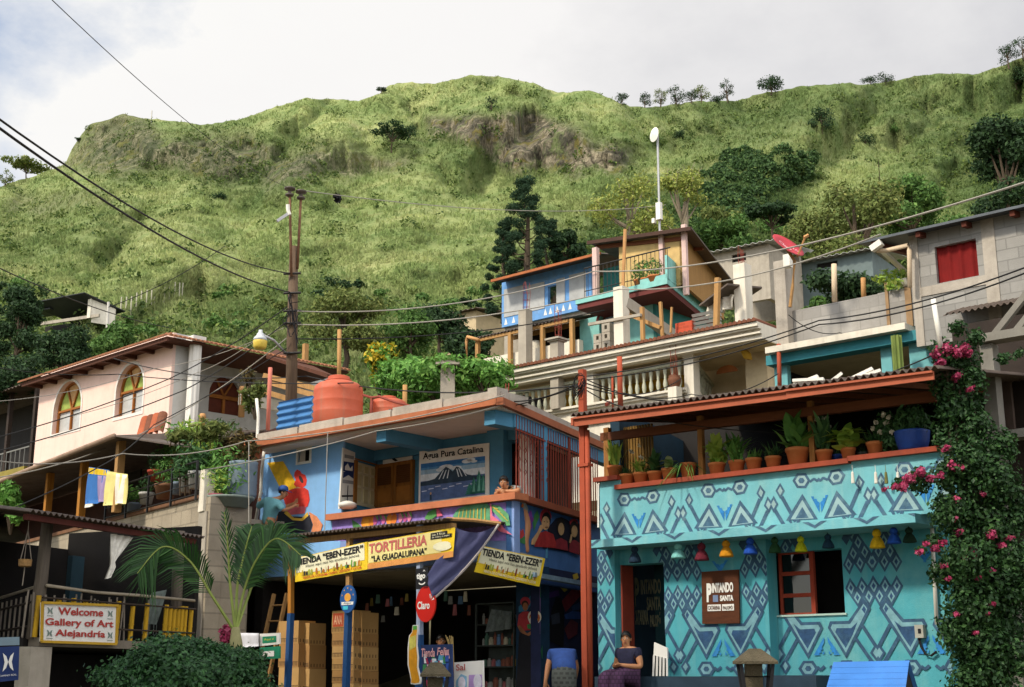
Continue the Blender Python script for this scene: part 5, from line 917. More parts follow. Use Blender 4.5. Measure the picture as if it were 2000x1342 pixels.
u2,z2=ft.uz(1738,886,-.25);t=T('white_flower_bush','dark leafy bush with white flowers left of the blue bowl','bush',ft,(u2,-.25,zs2+sth));m=MB();leaves(m,[(u2,-.25,z2+.35,.22,.2,.26),(u2+.1,-.25,z2+.15,.2,.2,.15)],900,.075,.45);t.part('foliage',m,lfC)
m=MB();rg=np.random.default_rng(8);leaves(m,[(u2+a_,-.42,z2+b_,.035,.03,.03)for a_,b_ in((-.1,.45),(.02,.55),(.1,.5),(.05,.42),(-.05,.3),(.14,.28),(-.16,.36))],120,.05,.8,rg=rg);t.part('flowers',m,flw)
# ================================================================ white house with the balustrade
fw=Fr(1340,32,-40.8);z1=zz(900,400,3.356);z2=zz(1300,380,4.1925);z3=zz(1600,360,4.1925)
wst=P('white_stucco','#cfc8b8',var=.08,dirt=.35,dcol='#8f8878',streak=.3);yst=P('ochre_stucco','#b58f2c',var=.15,dirt=.3);bst=P('beige_stucco','#b8a684',var=.1,dirt=.3);gcon=P('grey_pillar_concrete','#9c9486',var=.16,dirt=.4,dcol='#5f584e',streak=.3)
bal=P('pale_green_balustrade','#a9ab98',var=.12,dirt=.45,dcol='#716c5c');tile=P('clay_roof_tile','#6b3f2a',var=.3,scale=6,dirt=.4,dcol='#3d2a20')
wh=T('white_house','white stuccoed house with a moulded cornice, ochre soffit and arched openings','house',fw,(*(lambda a:(a[0],1.6,4))(fw.uz(1000,780)),))
cA,cB=fw.uz(990,724,-.3),fw.uz(1487,632,-.3);ct=(cA[1]+cB[1])/2;cb_=fw.uz(1400,677,-.3)[1];ct=fw.uz(1300,667,-.3)[1]
m=MB();hgt=ct-cb_
for a,b,o in((0,.30,0),(.30,.42,-.09),(.42,.60,-.03),(.60,.72,-.14),(.72,1,-.20)):m.box(cA[0],cB[0],-.3+o,1.75,cb_+hgt*a+.001,cb_+hgt*b)
wh.part('cornice',m,wst)
m=MB();n=62
for k in range(n):
 u=cA[0]+(cB[0]-cA[0])*k/n;w=(cB[0]-cA[0])/n
 m.add([(u+w*.5+w*.48*math.cos(t),y,ct+.005+.09*math.sin(t))for y in(-.55,1.5)for t in np.linspace(0,math.pi,6)],[(i,i+1,i+7,i+6)for i in range(5)]+[(0,5,4,3,2,1)])
wh.part('roof_tiles',m,tile)
zb=fw.uz(1340,785,.2)[1];zr_=fw.uz(1200,731,.1)[1];zf=fw.uz(1200,784,.1)[1]
aL,aR=fw.uz(985,760)[0],cB[0]+.6
hs=[]
m=MB()
for a,b in(((1186,748),(1200,790)),((1228,742),(1246,790)),((1252,738),(1272,790)),((1277,742),(1290,790))):
 u0,u1,z0,z1_=fw.rect(a,b,1.7);hs.append((u0,u1,zb,z1_))
holed(m,aL,cB[0]+.3,zb-1.2,cb_,1.7,1.85,hs);wh.part('back_wall',m,bst)
m=MB();m.box(fw.uz(1080,700,1.65)[0],fw.uz(1370,690,1.65)[0],1.66,1.698,cb_-.38,cb_-.002);wh.part('ochre_band',m,yst)
for h in hs:
 m=MB();m.box(h[0],h[1],2.0,2.05,h[2],h[3]);q=wh.part('arched_opening',m,dark);m=MB();uc=(h[0]+h[1])/2;r=(h[1]-h[0])/2
 m.prism([(uc+r*math.cos(t),h[3]-.02+r*.9*math.sin(t))for t in np.linspace(0,math.pi,9)],1.68,1.699);wh.part('arch_head',m,P('orange_wood_arch','#8a4f22',var=.2),q)
m=MB();m.box(aL,cB[0],-.05,1.7,cb_-.02,cb_-.003);wh.part('soffit',m,bst)
m=MB();m.box(aL-.1,fw.uz(1332,770)[0],.0,1.7,zf-2.5,zf-.12)
for a,b,o in((-.12,-.06,-.10),(-.06,0,-.16)):m.box(aL-.2,fw.uz(1345,770)[0],o,.3,zf+a,zf+b-.001)
m.box(aL-.15,fw.uz(1332,770)[0],-.06,-.002,zf-.55,zf-.42);wh.part('moulded_base',m,wst)
m=MB();q0=fw.uz(1440,660,.4)[0];m.prism([fw.uz(px,py,.3)for px,py in z2((560,1215),(590,1215),(665,1290),(675,1342),(640,1342),(610,1270))],.3,.5);wh.part('ochre_bracket',m,yst)
m=MB();pr_=fw.uz(1505,690,1.0);m.box(fw.uz(1455,700,.8)[0],pr_[0],.8,1.68,zf-1.5,cb_-.003);wh.part('end_wall',m,bst)
u0,u1,z0,z1_=fw.rect(*z4((1165,128),(1340,200)),.75);m=MB();uc,r=(u0+u1)/2,(u1-u0)/2;m.prism([(uc+r*math.cos(t),z0+.05+r*.6*math.sin(t))for t in np.linspace(0,math.pi,10)],.75,.799);wh.part('orange_arch',m,P('orange_wood_arch','#8a4f22'))
bprof=[(.055,0),(.055,.03),(.035,.05),(.03,.09),(.05,.16),(.058,.23),(.045,.31),(.030,.37),(.038,.40),(.030,.43),(.045,.50),(.052,.56),(.055,.60),(.055,.64)]
hh=zr_-zf
bs=T('balustrade','long pale balustrade of turned balusters on the white house terrace','balustrade',fw,(aL,.1,zf));u0b,u1b=fw.uz(1000,770,.1)[0],fw.uz(1335,740,.1)[0]
m=MB();m.box(aL,u1b,.0,.20,zr_-.07,zr_);bs.part('handrail',m,bal);nb=26;first=None
for k in range(nb):
 u=u0b+(u1b-u0b)*(k+.5)/nb
 if first is None:m=MB();m.lathe([(r,z/.64*(hh-.07))for r,z in bprof],(u,.1,zf),10);first=bs.part('baluster',m,bal,smooth=True);f0=u
 else:o=first.copy();C.objects.link(o);o.parent=bs.o;o.location.x=u-f0
def pillar(name,label,px,pt,pb,w,y,mt,fr=fw,cap=.05,grp=None):
 u,zt=fr.uz(px,pt,y);zb_=fr.uz(px,pb,y)[1];t=T(name,label,'pillar',fr,(u,y,zb_),grp);m=MB();m.box(u-w/2,u+w/2,y-w/2,y+w/2,zb_,zt-(.09 if cap else 0));t.part('shaft',m,mt)
 if cap:m=MB();m.box(u-w/2-cap,u+w/2+cap,y-w/2-cap,y+w/2+cap,zt-.05,zt);m.box(u-w/2-cap*.5,u+w/2+cap*.5,y-w/2-cap*.5,y+w/2+cap*.5,zt-.089,zt-.051);t.part('cap',m,mt)
 return t
def rebar(px,pt,pb,y,label,fr=fw,n=4):
 u,zt=fr.uz(px,pt,y);z0=fr.uz(px,pb,y)[1];m=MB();rg=np.random.default_rng(int(px))
 for k in range(n):du,dy=((-.06,-.05),(.06,-.05),(.05,.06),(-.05,.06))[k%4];m.tube([(u+du,y+dy,z0),(u+du+.02*rg.normal(),y+dy,(z0+zt)/2),(u+du+.03*rg.normal(),y+dy,zt-.2*rg.random())],.009,4)
 for z in np.arange(z0+.1,zt-.25,.22):m.tube([(u-.07,y-.06,z),(u+.07,y-.06,z),(u+.06,y+.07,z),(u-.06,y+.07,z),(u-.07,y-.06,z)],.005,4)
 return one('rebar_cage',label,'rebar',m,rust,fr,(u,y,z0),'rebar sticking up from pillars')
pillar('balustrade_pillar','small white capped pillar at the left end of the balustrade',972,754,795,.24,.1,wst);pillar('balustrade_pillar','white balustrade pillar with a dark weathered cap behind the red post',1156,699,795,.26,.0,wst);pillar('balustrade_pillar','white capped corner pillar of the balustrade, right end',1350,693,790,.27,.1,wst)
pillar('concrete_pillar','tall grey concrete pillar with a slab cap rising through the balustrade',1088,662,800,.27,-.1,gcon,cap=.1);rebar(1090,590,662,-.1,'rebar sticking up from the capped grey pillar')
pillar('planter_pillar','short white pillar with a brown clay urn, left of the corner pillar',1318,757,800,.25,-.3,wst,cap=0)
u,z=fw.uz(1318,757,-.3);m=MB();m.lathe([(.1,0),(.12,.02),(.16,.14),(.17,.22),(.13,.26),(.15,.29)],(u,-.3,z),14);one('clay_urn','brown clay urn standing on the short white pillar','urn',m,P('brown_clay','#6b4430',var=.25),fw,(u,-.3,z),smooth=True)
rebar(1314,640,740,-.3,'thin rebar rods rising above the clay urn')
fwb=Fr.__new__(Fr);fwb.a,fwb.r,fwb.i=fs.a,fs.r,fs.i;fwb.o=fw.w(fw.uz(1350,700,.1)[0],.1,0)
bs2=T('balustrade','short balustrade running down to the right from the corner pillar','balustrade',fwb,(.15,0,zf));sl_=-.16;ln=3.2
m=MB();P0=np.array([.15,0,zr_+.05]);m.hexa([(.15,-.09,zr_-.09),(ln,-.09,zr_-.09+sl_*ln),(ln,.09,zr_-.09+sl_*ln),(.15,.09,zr_-.09),(.15,-.09,zr_),(ln,-.09,zr_+sl_*ln),(ln,.09,zr_+sl_*ln),(.15,.09,zr_)]);bs2.part('handrail',m,bal)
for k in range(12):u=.35+k*.24;m=MB();m.lathe([(r,z/.64*(hh-.09))for r,z in bprof],(u,0,zf+sl_*u),10);bs2.part('baluster',m,bal,smooth=True)
m=MB();m.hexa([(.0,-.12,zf-.5),(ln,-.12,zf-.5+sl_*ln),(ln,.12,zf-.5+sl_*ln),(0,.12,zf-.5),(.0,-.12,zf),(ln,-.12,zf+sl_*ln),(ln,.12,zf+sl_*ln),(0,.12,zf)]);bs2.part('base',m,wst)
# ================================================================ houses higher up
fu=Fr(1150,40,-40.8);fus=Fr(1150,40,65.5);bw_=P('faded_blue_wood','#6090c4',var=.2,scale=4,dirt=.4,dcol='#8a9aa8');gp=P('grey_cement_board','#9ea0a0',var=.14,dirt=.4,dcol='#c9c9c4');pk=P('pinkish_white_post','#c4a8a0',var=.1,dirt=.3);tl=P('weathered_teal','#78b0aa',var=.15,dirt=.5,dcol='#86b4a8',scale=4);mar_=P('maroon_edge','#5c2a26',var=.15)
ply=P('plywood','#b89c66',var=.2,scale=3,dirt=.25);plank=P('orange_planks','#947040',var=.3,grain=(14,14,.7),scale=3)
bk0=T('blue_shack','faded blue wooden upper house with grey panels and a long red-edged roof','house',fu,(*(lambda a:(a[0],0,a[1]))(fu.uz(982,637)),))
u0,z0=fu.uz(980,637);u1=fu.uz(1160,590)[0];zt=fu.uz(982,555)[1]+.05;zbot=z0-.05
wd_=fu.rect((1070,560),(1087,592));m=MB();holed(m,u0,u1,zbot,zt,0,.12,[wd_]);bk0.part('front_wall',m,bw_)
m=MB();m.box(wd_[0],wd_[1],.5,.55,wd_[2],wd_[3]);bk0.part('window',m,dark)
for a,b in(((985,566),(1022,612)),((1031,558),(1064,602)),((1087,546),(1104,590)),((1112,538),(1145,580))):
 r_=fu.rect(a,b);m=MB();m.box(r_[0],r_[1],-.02,-.001,r_[2],r_[3]);bk0.part('panel',m,gp)
m=MB()
for px in(985,1000,1062,1072,1085,1097,1110):
 u,z=fu.uz(px,632-(px-985)*.24);m.flat([(u,z-.05),(u+.14,z-.05),(u+.07,z+.17)],-.004)
bk0.part('white_triangles',m,white)
ev=fu.uz(960,548,-.7);er=fu.uz(1158,499,-.7);m=MB();m.corr(ev[0],er[0]+.3,(-.7,ev[1]),(3.5,ev[1]+.9),.02,.14);m.box(ev[0],er[0]+.3,-.74,-.68,ev[1]-.06,ev[1]+.02,1);bk0.part('roof',m,[tin,P('rusty_eave','#9a5a34',var=.2)])
m=MB();m.box(u0,u1,.13,.3,zbot-3,zbot);bk0.part('base_wall',m,gcon)
po=T('lean_to_porch','porch with a sloping tin roof on wooden posts below the blue shack','porch',fu,(*(lambda a:(a[0],-1.5,a[1]))(fu.uz(935,720,-1.5)),))
pa_,pb_=fu.uz(927,660,-2.0),fu.uz(1122,600,-1.6);yv=-2.0
m=MB();m.corr(pa_[0],pb_[0],(yv,pa_[1]),(0,pa_[1]+.55),.02,.14);po.part('roof',m,tin)
m=MB();m.box(pa_[0],pb_[0],yv+.05,yv+.13,pa_[1]-.12,pa_[1]-.03);m.box(pa_[0],pb_[0]-.1,-.2,-.1,pa_[1]+.30,pa_[1]+.44);po.part('beam',m,wood2)
for px,pb1 in((933,725),(997,712),(1060,695),(1118,684)):
 u,z=fu.uz(px,pb1,yv+.1);m=MB();m.box(u-.06,u+.06,yv+.04,yv+.16,z-.4,pa_[1]-.05);po.part('post',m,wood2)
m=MB();a_=fu.uz(930,700,yv+.3);b_=fu.uz(1135,672,yv+.3);m.box(a_[0],b_[0],yv+.2,yv+.4,a_[1]-1.2,a_[1]-.1);po.part('parapet',m,wst)
m=MB();m.box(pa_[0]+.2,pb_[0],-.05,.05,pa_[1]-2,pa_[1]+.5);po.part('dark_back',m,dark)
m=MB();u,z=fu.uz(912,665,yv);pp=[fu.uz(*q_,yv-.05)for q_ in((935,664),(913,658),(911,668),(912,720))];m.tube([(a,yv-.05,b)for a,b in pp],.055,7);one('drain_pipe','orange drain pipe dropping at the left end of the tin porch','pipe',m,P('orange_pipe','#b08454',var=.15),fu,(u,yv,z),smooth=True)
for lab,px,py,w,h_,mt in(('white drum under the tin porch',1046,700,.3,.5,wst),('green bucket plant tub under the tin porch',1112,690,.24,.4,paint('#6f9a8a'))):
 u,z=fu.uz(px,py,-1.4);m=MB();m.lathe([(w*.8,0),(w,.05),(w,h_*.9),(w*.9,h_)],(u,-1.4,z),14);one('drum',lab,'drum',m,mt,fu,(u,-1.4,z),smooth=True)
pillar('concrete_pillar','pale concrete pillar with rebar standing before the blue shack',1026,606,715,.30,-2.3,gcon,fu,0);rebar(1028,545,606,-2.3,'rebar above the pale pillar before the blue shack',fu)
pillar('concrete_pillar','tall white-grey concrete pillar in front of the teal house arch',1213,562,680,.32,-2.5,wst,fu,0)
m=MB();u,z=fu.uz(1221,448,-2.4);z0_=fu.uz(1216,562,-2.4)[1];m.tube([(u-.12,-2.4,z0_),(u,-2.4,z)],.05,6);one('wooden_pole','orange pole rising above the tall white-grey pillar','pole',m,P('orange_pipe','#b08454'),fu,(u,-2.4,z0_))
te=T('teal_house','teal house with a projecting maroon-edged balcony and plywood upper storey','house',fu,(*(lambda a:(a[0],-1,a[1]))(fu.uz(1133,690,-1)),));yB=-2.0
sa,sb=fu.uz(1124,601,yB),fu.uz(1303,546,yB);zS=(fu.uz(1215,574,yB)[1]);zS2=zS
def bslab(mb,u0,u1,y0,z0,z1,dep,mm=0):return mb.slab([(u0,y0),(u1,y0),(u1+bdir[0]*dep,y0+bdir[1]*dep),(u0,y0+bdir[1]*dep)],z0,z1,mm)
m=MB();bslab(m,sa[0],sb[0],yB,zS,zS+.16,5);te.part('balcony_edge',m,tl);m=MB();bslab(m,sa[0]+.03,sb[0]-.04,yB+.05,zS-.16,zS-.001,5);te.part('balcony_slab',m,mar_)
wu0,wz0=fu.uz(1133,690,-1.0);wu1=fu.uz(1275,600,-1.0)[0];ah=fu.rect((1170,612),(1206,655),-1.0)
m=MB();holed(m,wu0,wu1,wz0-.5,zS-.16,-1.0,-.8,[ah]);te.part('lower_wall',m,tl)
m=MB();m.box(ah[0],ah[1],-.7,-.65,ah[2],ah[3]);q_=te.part('arch_window',m,P('pale_curtain','#8aa6c0',var=.2));m=MB();uc,r=(ah[0]+ah[1])/2,(ah[1]-ah[0])/2
V=[(uc+(r+d_)*math.cos(t),ah[3]-.25+(r+d_)*.8*math.sin(t))for t in np.linspace(0,math.pi,10)for d_ in(0,.1)]
m.add([(a,-1.03,b)for a,b in V],[(2*i,2*i+1,2*i+3,2*i+2)for i in range(9)]);te.part('arch_surround',m,mar_,q_)
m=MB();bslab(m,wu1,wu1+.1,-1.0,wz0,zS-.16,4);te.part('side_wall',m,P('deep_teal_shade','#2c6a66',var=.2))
m=MB();m.slab([(sb[0]-.08,yB+.03),(sb[0],yB+.03),(sb[0]+bdir[0]*5,yB+bdir[1]*5),(sb[0]-.08+bdir[0]*5,yB+bdir[1]*5)],zS+.161,zS+.85);te.part('side_parapet',m,tl)
m=MB();f0=fu.uz(1253,560,yB+.1);m.box(f0[0],sb[0],yB+.03,yB+.15,zS+.161,zS+.3);te.part('front_parapet',m,tl)
pz1=fu.uz(1270,468,-1.2)[1];pu0,pu1=fu.uz(1209,500,-1.2)[0],fu.uz(1333,490,-1.2)[0]
m=MB();m.box(pu0,pu1,-1.2,-1.1,zS+.16,pz1+.1);te.part('plywood_wall',m,ply)
m=MB();q4=[(pu1-.1,-1.2),(pu1,-1.2),(pu1+bdir[0]*4.2,-1.2+bdir[1]*4.2),(pu1-.1+bdir[0]*4.2,-1.2+bdir[1]*4.2)];m.hexa([(x,y,zS+.16)for x,y in q4]+[(x,y,pz1+(.1 if i<2 else-.34))for i,(x,y)in enumerate(q4)]);te.part('plank_wall',m,plank)
for px,y in((1293,-1.26),(1338,-1.28)):u=fu.uz(px,500,y)[0];m=MB();m.box(u-.07,u+.07,y-.06,y+.05,zS-.2 if px>1300 else zS+.16,pz1+.15);te.part('post',m,pk)
u=fu.uz(1163,520,-1.7)[0];m=MB();m.box(u-.08,u+.08,-1.75,-1.6,zS+.16,fu.uz(1163,484,-1.7)[1]);te.part('post',m,pk)
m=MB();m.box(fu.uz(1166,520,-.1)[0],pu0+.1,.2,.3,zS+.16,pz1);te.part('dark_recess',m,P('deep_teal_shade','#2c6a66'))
ra,rb_=fu.uz(1148,474,-1.5),fu.uz(1350,441,-1.5);zRf=fu.uz(1148,474,-1.5)[1];zRr=fu.uz(1350,446,-1.5)[1]
m=MB();ru0,ru1=ra[0],rb_[0];zr0=fu.uz(1250,462,-2.0)[1]
yq=-1.5;bk_z=-.55
m.add([(ru0,yq,zRf),(ru1,yq,zRr),(ru1+bdir[0]*6,yq+bdir[1]*6,zRr+bk_z),(ru0,yq+bdir[1]*6,zRf+bk_z),(ru0,yq,zRf+.05),(ru1,yq,zRr+.05),(ru1+bdir[0]*6,yq+bdir[1]*6,zRr+bk_z+.05),(ru0,yq+bdir[1]*6,zRf+bk_z+.05)],[(3,2,1,0),(4,5,6,7),(0,1,5,4),(1,2,6,5),(2,3,7,6),(3,0,4,7)]);te.part('roof',m,tin)
m=MB();m.hexa([(ru0,yq-.05,zRf-.07),(ru1,yq-.05,zRr-.07),(ru1,yq-.001,zRr-.07),(ru0,yq-.001,zRf-.07),(ru0,yq-.05,zRf+.04),(ru1,yq-.05,zRr+.04),(ru1,yq-.001,zRr+.04),(ru0,yq-.001,zRf+.04)]);te.part('eave_board',m,P('dark_brown_eave','#3f2a20',var=.2))
for y in(-1.2,-.1):m=MB();m.bar((ru0+.1,y,zRf-.1),(pu1,y,zRr-.12),.08,.12);te.part('rafter',m,P('brown_beam','#6d3f26'))
ir=P('dark_iron','#2a2826',var=.2,rough=.5)
rl=T('balcony_railing','dark iron railing along the plywood storey balcony','railing',fu,(sa[0],yB,zS+.16));m=MB();ru=fu.uz(1311,493,yB+.05);ra_=fu.uz(1128,548,yB+.05);zt0=zS+1.05
m.tube([(sa[0]+.3,yB+.05,zt0),(sb[0]+.1,yB+.05,zt0)],.022,5);m.tube([(sa[0]+.3,yB+.05,zS+.35),(f0[0],yB+.05,zS+.35)],.015,5);rl.part('handrail',m,ir)
for k in range(22):u=sa[0]+.3+k*(sb[0]-sa[0]-.3)/21;m=MB();m.tube([(u,yB+.05,zS+.17),(u,yB+.05,zt0)],.011,4);rl.part('bar',m,ir)
for lab,px in(('small clay pot on the balcony edge, left one',1240),('small clay pot on the balcony edge, middle one',1253),('wide clay trough on the balcony edge with grey-green herbs',1272)):
 u,z=fu.uz(px,546,yB-.0);z=zS+.161;m=MB();pot_plain(m,(u,yB+.18,z),.15 if px<1260 else .22,.2);t=T('clay_pot',lab,'potted plant',fu,(u,yB+.18,z));t.part('pot',m,terr,smooth=True);m=MB();leaves(m,[(u,yB+.18,z+.45,.28,.2,.3)],160,.12,.3);t.part('foliage',m,lfB)
m=MB();u,z=fu.uz(1283,262,.5);z0_=fu.uz(1283,448,.5)[1];t=T('antenna_mast','tall thin antenna mast with a round white dish above the plywood storey','antenna',fu,(u,.5,z0_));m.tube([(u,.5,z0_-.5),(u+.02,.5,z)],.035,6);t.part('mast',m,P('galvanised','#a8a8a8',var=.1,metal=.5,rough=.5));m=MB();c=np.array([u-.02,.38,z-.05]);V=[c+np.array([.16*r*math.cos(a),.05*r*math.sin(a)-.10*(1-r),.26*r*math.sin(a)])for r in(.01,.5,1)for a in np.linspace(0,6.283,16,endpoint=False)];m.add(V,[(i*16+j,i*16+(j+1)%16,(i+1)*16+(j+1)%16,(i+1)*16+j)for i in range(2)for j in range(16)]);t.part('dish',m,white)
m=MB();uu,zz_=fu.uz(1288,412,.45);m.box(uu-.07,uu+.09,.35,.48,zz_-.3,zz_+.25);m.box(u-.22,u-.12,.4,.5,zz_-.35,zz_-.2);t.part('radio_box',m,white)
for lab,px,pt,pb,w,y in(('square white-grey concrete pillar right of the planks',1449,518,645,.36,-1.2),):
 pillar('concrete_pillar',lab,px,pt,pb,w,y,wst,fu,0)
rebar(1447,478,518,-1.2,'rusty rebar above the square white-grey pillar',fu)
m=MB();a,b=fu.uz(1222,592,-2.4),fu.uz(1302,655,-1.2);m.bar((a[0],-2.4,a[1]),(b[0],-.6,b[1]),.22,.3);one('concrete_beam','slanting grey concrete beam running back from the tall pillar','beam',m,gcon,fu,(a[0],-2.4,a[1]))
for lab,a,b,y,w in(('horizontal grey scaffold plank across the tall pillar',(1150,634),(1252,615),-2.7,.08),('lower scaffold plank beside the teal arch',(1222,612),(1290,640),-2.3,.1),('upright scaffold pole right of the tall pillar',(1254,600),(1256,670),-2.6,.1),('short scaffold pole beside the block stack',(1290,590),(1294,660),-1.8,.08),('pale wooden stake standing on the tiled cornice',(1402,543),(1399,640),-2.2,.13),('thin stake left of the brick patch',(1312,600),(1310,650),-2.2,.05)):
 p0,p1=fu.uz(*a,y),fu.uz(*b,y);m=MB();m.bar((p0[0],y,p0[1]),(p1[0],y,p1[1]),w);one('scaffold_timber',lab,'timber',m,wood2 if 'grey' not in lab else gcon,fu,(p1[0],y,p1[1]),'scaffold timbers of the half-built terrace')
r_=fu.rect((1158,636),(1192,682),-2.2);t=T('block_stack','stack of hollow grey concrete blocks left of the tall pillar','blocks',fu,(r_[0],-2.2,r_[2]));
for j in range(3):
 for i in range(2):
  if j==2 and i==0:continue
  w=(r_[1]-r_[0])/2;h_=(r_[3]-r_[2])/3;m=MB();holed(m,r_[0]+i*w+.01,r_[0]+i*w+w-.01,r_[2]+j*h_,r_[2]+j*h_+h_-.01,-2.2,-1.9,[(r_[0]+i*w+w*.35,r_[0]+i*w+w*.65,r_[2]+j*h_+h_*.3,r_[2]+j*h_+h_*.75)]);t.part('block',m,gcon)
r_=fu.rect((1319,632),(1352,658),-2.0);m=MB();m.box(r_[0],r_[1],-2.0,-1.8,r_[2],r_[3]);one('brick_wall','small patch of red brick wall behind the tiled cornice','wall',m,P('red_brick','#a8452c',block=(.22,.09,.012,1.1),var=.15),fu,(r_[0],-2,r_[2]))
r_=fu.rect((1352,612),(1410,650),-1.9);m=MB();
for j in range(6):z=r_[2]+(r_[3]-r_[2])*j/6;m.hexa([(r_[0],-1.9,z),(r_[1],-1.9,z),(r_[1],-1.87,z),(r_[0],-1.87,z),(r_[0],-1.95,z+.07),(r_[1],-1.95,z+.07),(r_[1],-1.92,z+.07),(r_[0],-1.92,z+.07)])
one('tin_fence','ribbed pale tin sheet fence behind the tiled cornice','fence',m,P('pale_tin','#a8a8a4',var=.15,metal=.3,rough=.5,dirt=.3),fu,(r_[0],-1.9,r_[2]))
m=MB();q=fquad(fu,[(1380,620),(1430,600),(1432,575),(1385,590)],-1.5,wav=.1);q.sheet(m,0,10,5,.1);one('cement_sacks','heap of whitish sacks between the teal house and the square pillar','sacks',m,wst,fu.__class__ and W,q.P[0],smooth=True)
r_=fu.rect((1372,572),(1430,600),-1.7);m=MB();m.hexa([(r_[0],-1.9,r_[2]+.15),(r_[1],-1.9,r_[3]),(r_[1]+.2,-.4,r_[3]+.2),(r_[0]+.2,-.4,r_[2]+.4),(r_[0],-1.9,r_[2]+.2),(r_[1],-1.9,r_[3]+.05),(r_[1]+.2,-.4,r_[3]+.25),(r_[0]+.2,-.4,r_[2]+.45)]);one('tin_lean_to','small dark tin lean-to roof below the plank wall','lean-to',m,tin,fu,(r_[0],-1.9,r_[2]))
def far_house(label,px,pb,d,w,h,roofc,wallc,ang=-35,over=.4):
 p=at(px,pb,d);f=Fr(px,d,ang);u=f.loc(p)[0];z=p[2];t=T('small_house',label,'house',f,(u,0,z));m=MB();holed(m,u-w/2,u+w/2,z-1.5,z+h,0,.2,[(u-w*.15,u+w*.1,z+h*.3,z+h*.75)]);m.box(u-w/2,u+w/2,3,3.2,z-1.5,z+h+.3);m.box(u+w/2-.2,u+w/2,.2,3,z-1.5,z+h);t.part('wall',m,wallc);m=MB();m.corr(u-w/2-over,u+w/2+over,(-over,z+h),(3.6,z+h+.6),.03,.3);t.part('roof',m,roofc);m=MB();m.box(u-w*.15,u+w*.1,.1,.15,z+h*.3,z+h*.75);t.part('window',m,dark);return t
pt_=P('pale_tin','#a8a8a4')
far_house('far pale block house with a flat tin roof behind the square pillar',1455,525,50,2.4,.7,pt_,gcon);far_house('far low house with a whitish tin roof left of the grey block house',1630,535,52,3.6,.5,pt_,P('grey_blue_wall','#5f6c6c',var=.15));far_house('tiny tan house among the trees left of the blue shack',900,632,62,1.7,.55,tin,bst)
# ================================================================ right: grey block wall, teal shop front, grey block house
fr_=Fr(1650,26,-40.8);blk=P('grey_concrete_block','#989590',var=.12,dirt=.35,dcol='#6a6458',block=(.42,.21,.014,.78),scale=1.2,streak=.2,bump=.4)
gw=T('block_wall','long grey concrete-block parapet wall above the teal shop front','wall',fr_,(*(lambda a:(a[0],0,a[1]))(fr_.uz(1535,690)),))
zw0=fr_.uz(1640,663)[1];ua,ub_,uc_,ud_=fr_.uz(1517,600)[0],fr_.uz(1700,575)[0],fr_.uz(1716,570)[0],fr_.uz(1788,560)[0];zwt=fr_.uz(1640,589)[1]
m=MB();m.box(ua,ub_+.15,0,.15,zw0,zwt);m.box(ub_+.151,ud_,0,.15,zw0,fr_.uz(1750,566)[1]);gw.part('wall',m,blk)
m=MB();r_=fr_.rect((1728,553),(1741,650));m.box(r_[0],r_[1],-.03,-.001,zw0,r_[3]);r_=fr_.rect((1767,562),(1786,650));m.box(r_[0],r_[1],-.03,-.001,zw0,r_[3]);gw.part('stained_pilasters',m,P('rusty_concrete','#8f7454',var=.25,dirt=.5,dcol='#6a5238'))
m=MB();m.box(fr_.uz(1497,690,-.35)[0],ud_-.1,-.4,.2,zw0-.13,zw0-.002);gw.part('white_ledge',m,wst)
m=MB();m.box(fr_.uz(1500,690,-.1)[0],ud_+.6,-.2,.18,zw0-.33,zw0-.131);gw.part('teal_beam',m,P('teal_beam_paint','#37808a',var=.15,dirt=.2))
pillar('concrete_pillar','rough grey concrete pillar under the red satellite dish',1527,512,690,.26,-.1,P('rough_concrete','#a49c90'),fr_,0)
ts=T('teal_shop_front','teal-posted open room under the grey block wall','house',fr_,(*(lambda a:(a[0],0,4.))(fr_.uz(1525,750)),));zt_=zw0-.331;tcol=P('teal_post_paint','#68a4a8',var=.12,dirt=.3)
for px0,px1 in((1512,1537),(1722,1743),(1778,1835)):u0,u1=fr_.uz(px0,720)[0],fr_.uz(px1,720)[0];m=MB();m.box(u0,u1,0,.15,zt_-3,zt_);ts.part('post',m,tcol)
m=MB();m.box(ua-.2,ud_+1,2.5,2.6,zt_-3,zt_);ts.part('back_wall',m,P('dim_teal','#0f2a2c',var=.2));m=MB();m.box(ua-.2,ud_+1,.16,2.5,zt_-.002,zt_+.04);ts.part('ceiling',m,bst);m=MB();m.box(ua-.2,ua-.1,.16,2.5,zt_-3,zt_);ts.part('end_wall',m,dark)
pole('red_pipe','red-brown pipe dropping from the white ledge left of the teal room','pipe',fr_,1521,672,1523,770,-.35,.045,rp)
pole('pvc_post','tall pale plastic post on the grey block wall','post',fr_,1629,516,1630,590,.05,.055,P('cream_plastic','#c4b094',var=.1));pole('pvc_post','short orange post on the grey block wall, nearer the block house','post',fr_,1686,543,1687,582,.05,.05,P('orange_pipe','#b08454'))
t=T('cactus','ribbed columnar cactus in front of the teal room','cactus',fr_,(*(lambda a:(a[0],-.5,a[1]))(fr_.uz(1757,745,-.5)),));u,z=fr_.uz(1757,748,-.5);z1_=fr_.uz(1757,655,-.5)[1];m=MB();K=40
V=[]
for zz_ in np.linspace(z-.3,z1_,8):
 for j in range(K):a=6.283*j/K;r=.085+.022*math.cos(a*8);V.append((u+r*math.cos(a),-.5+r*math.sin(a),zz_))
m.add(V,[(i*K+j,i*K+(j+1)%K,(i+1)*K+(j+1)%K,(i+1)*K+j)for i in range(7)for j in range(K)]+[tuple(range(7*K,8*K))]);t.part('stem',m,P('cactus_green','#6f7f3f',var=.2,dirt=.2))
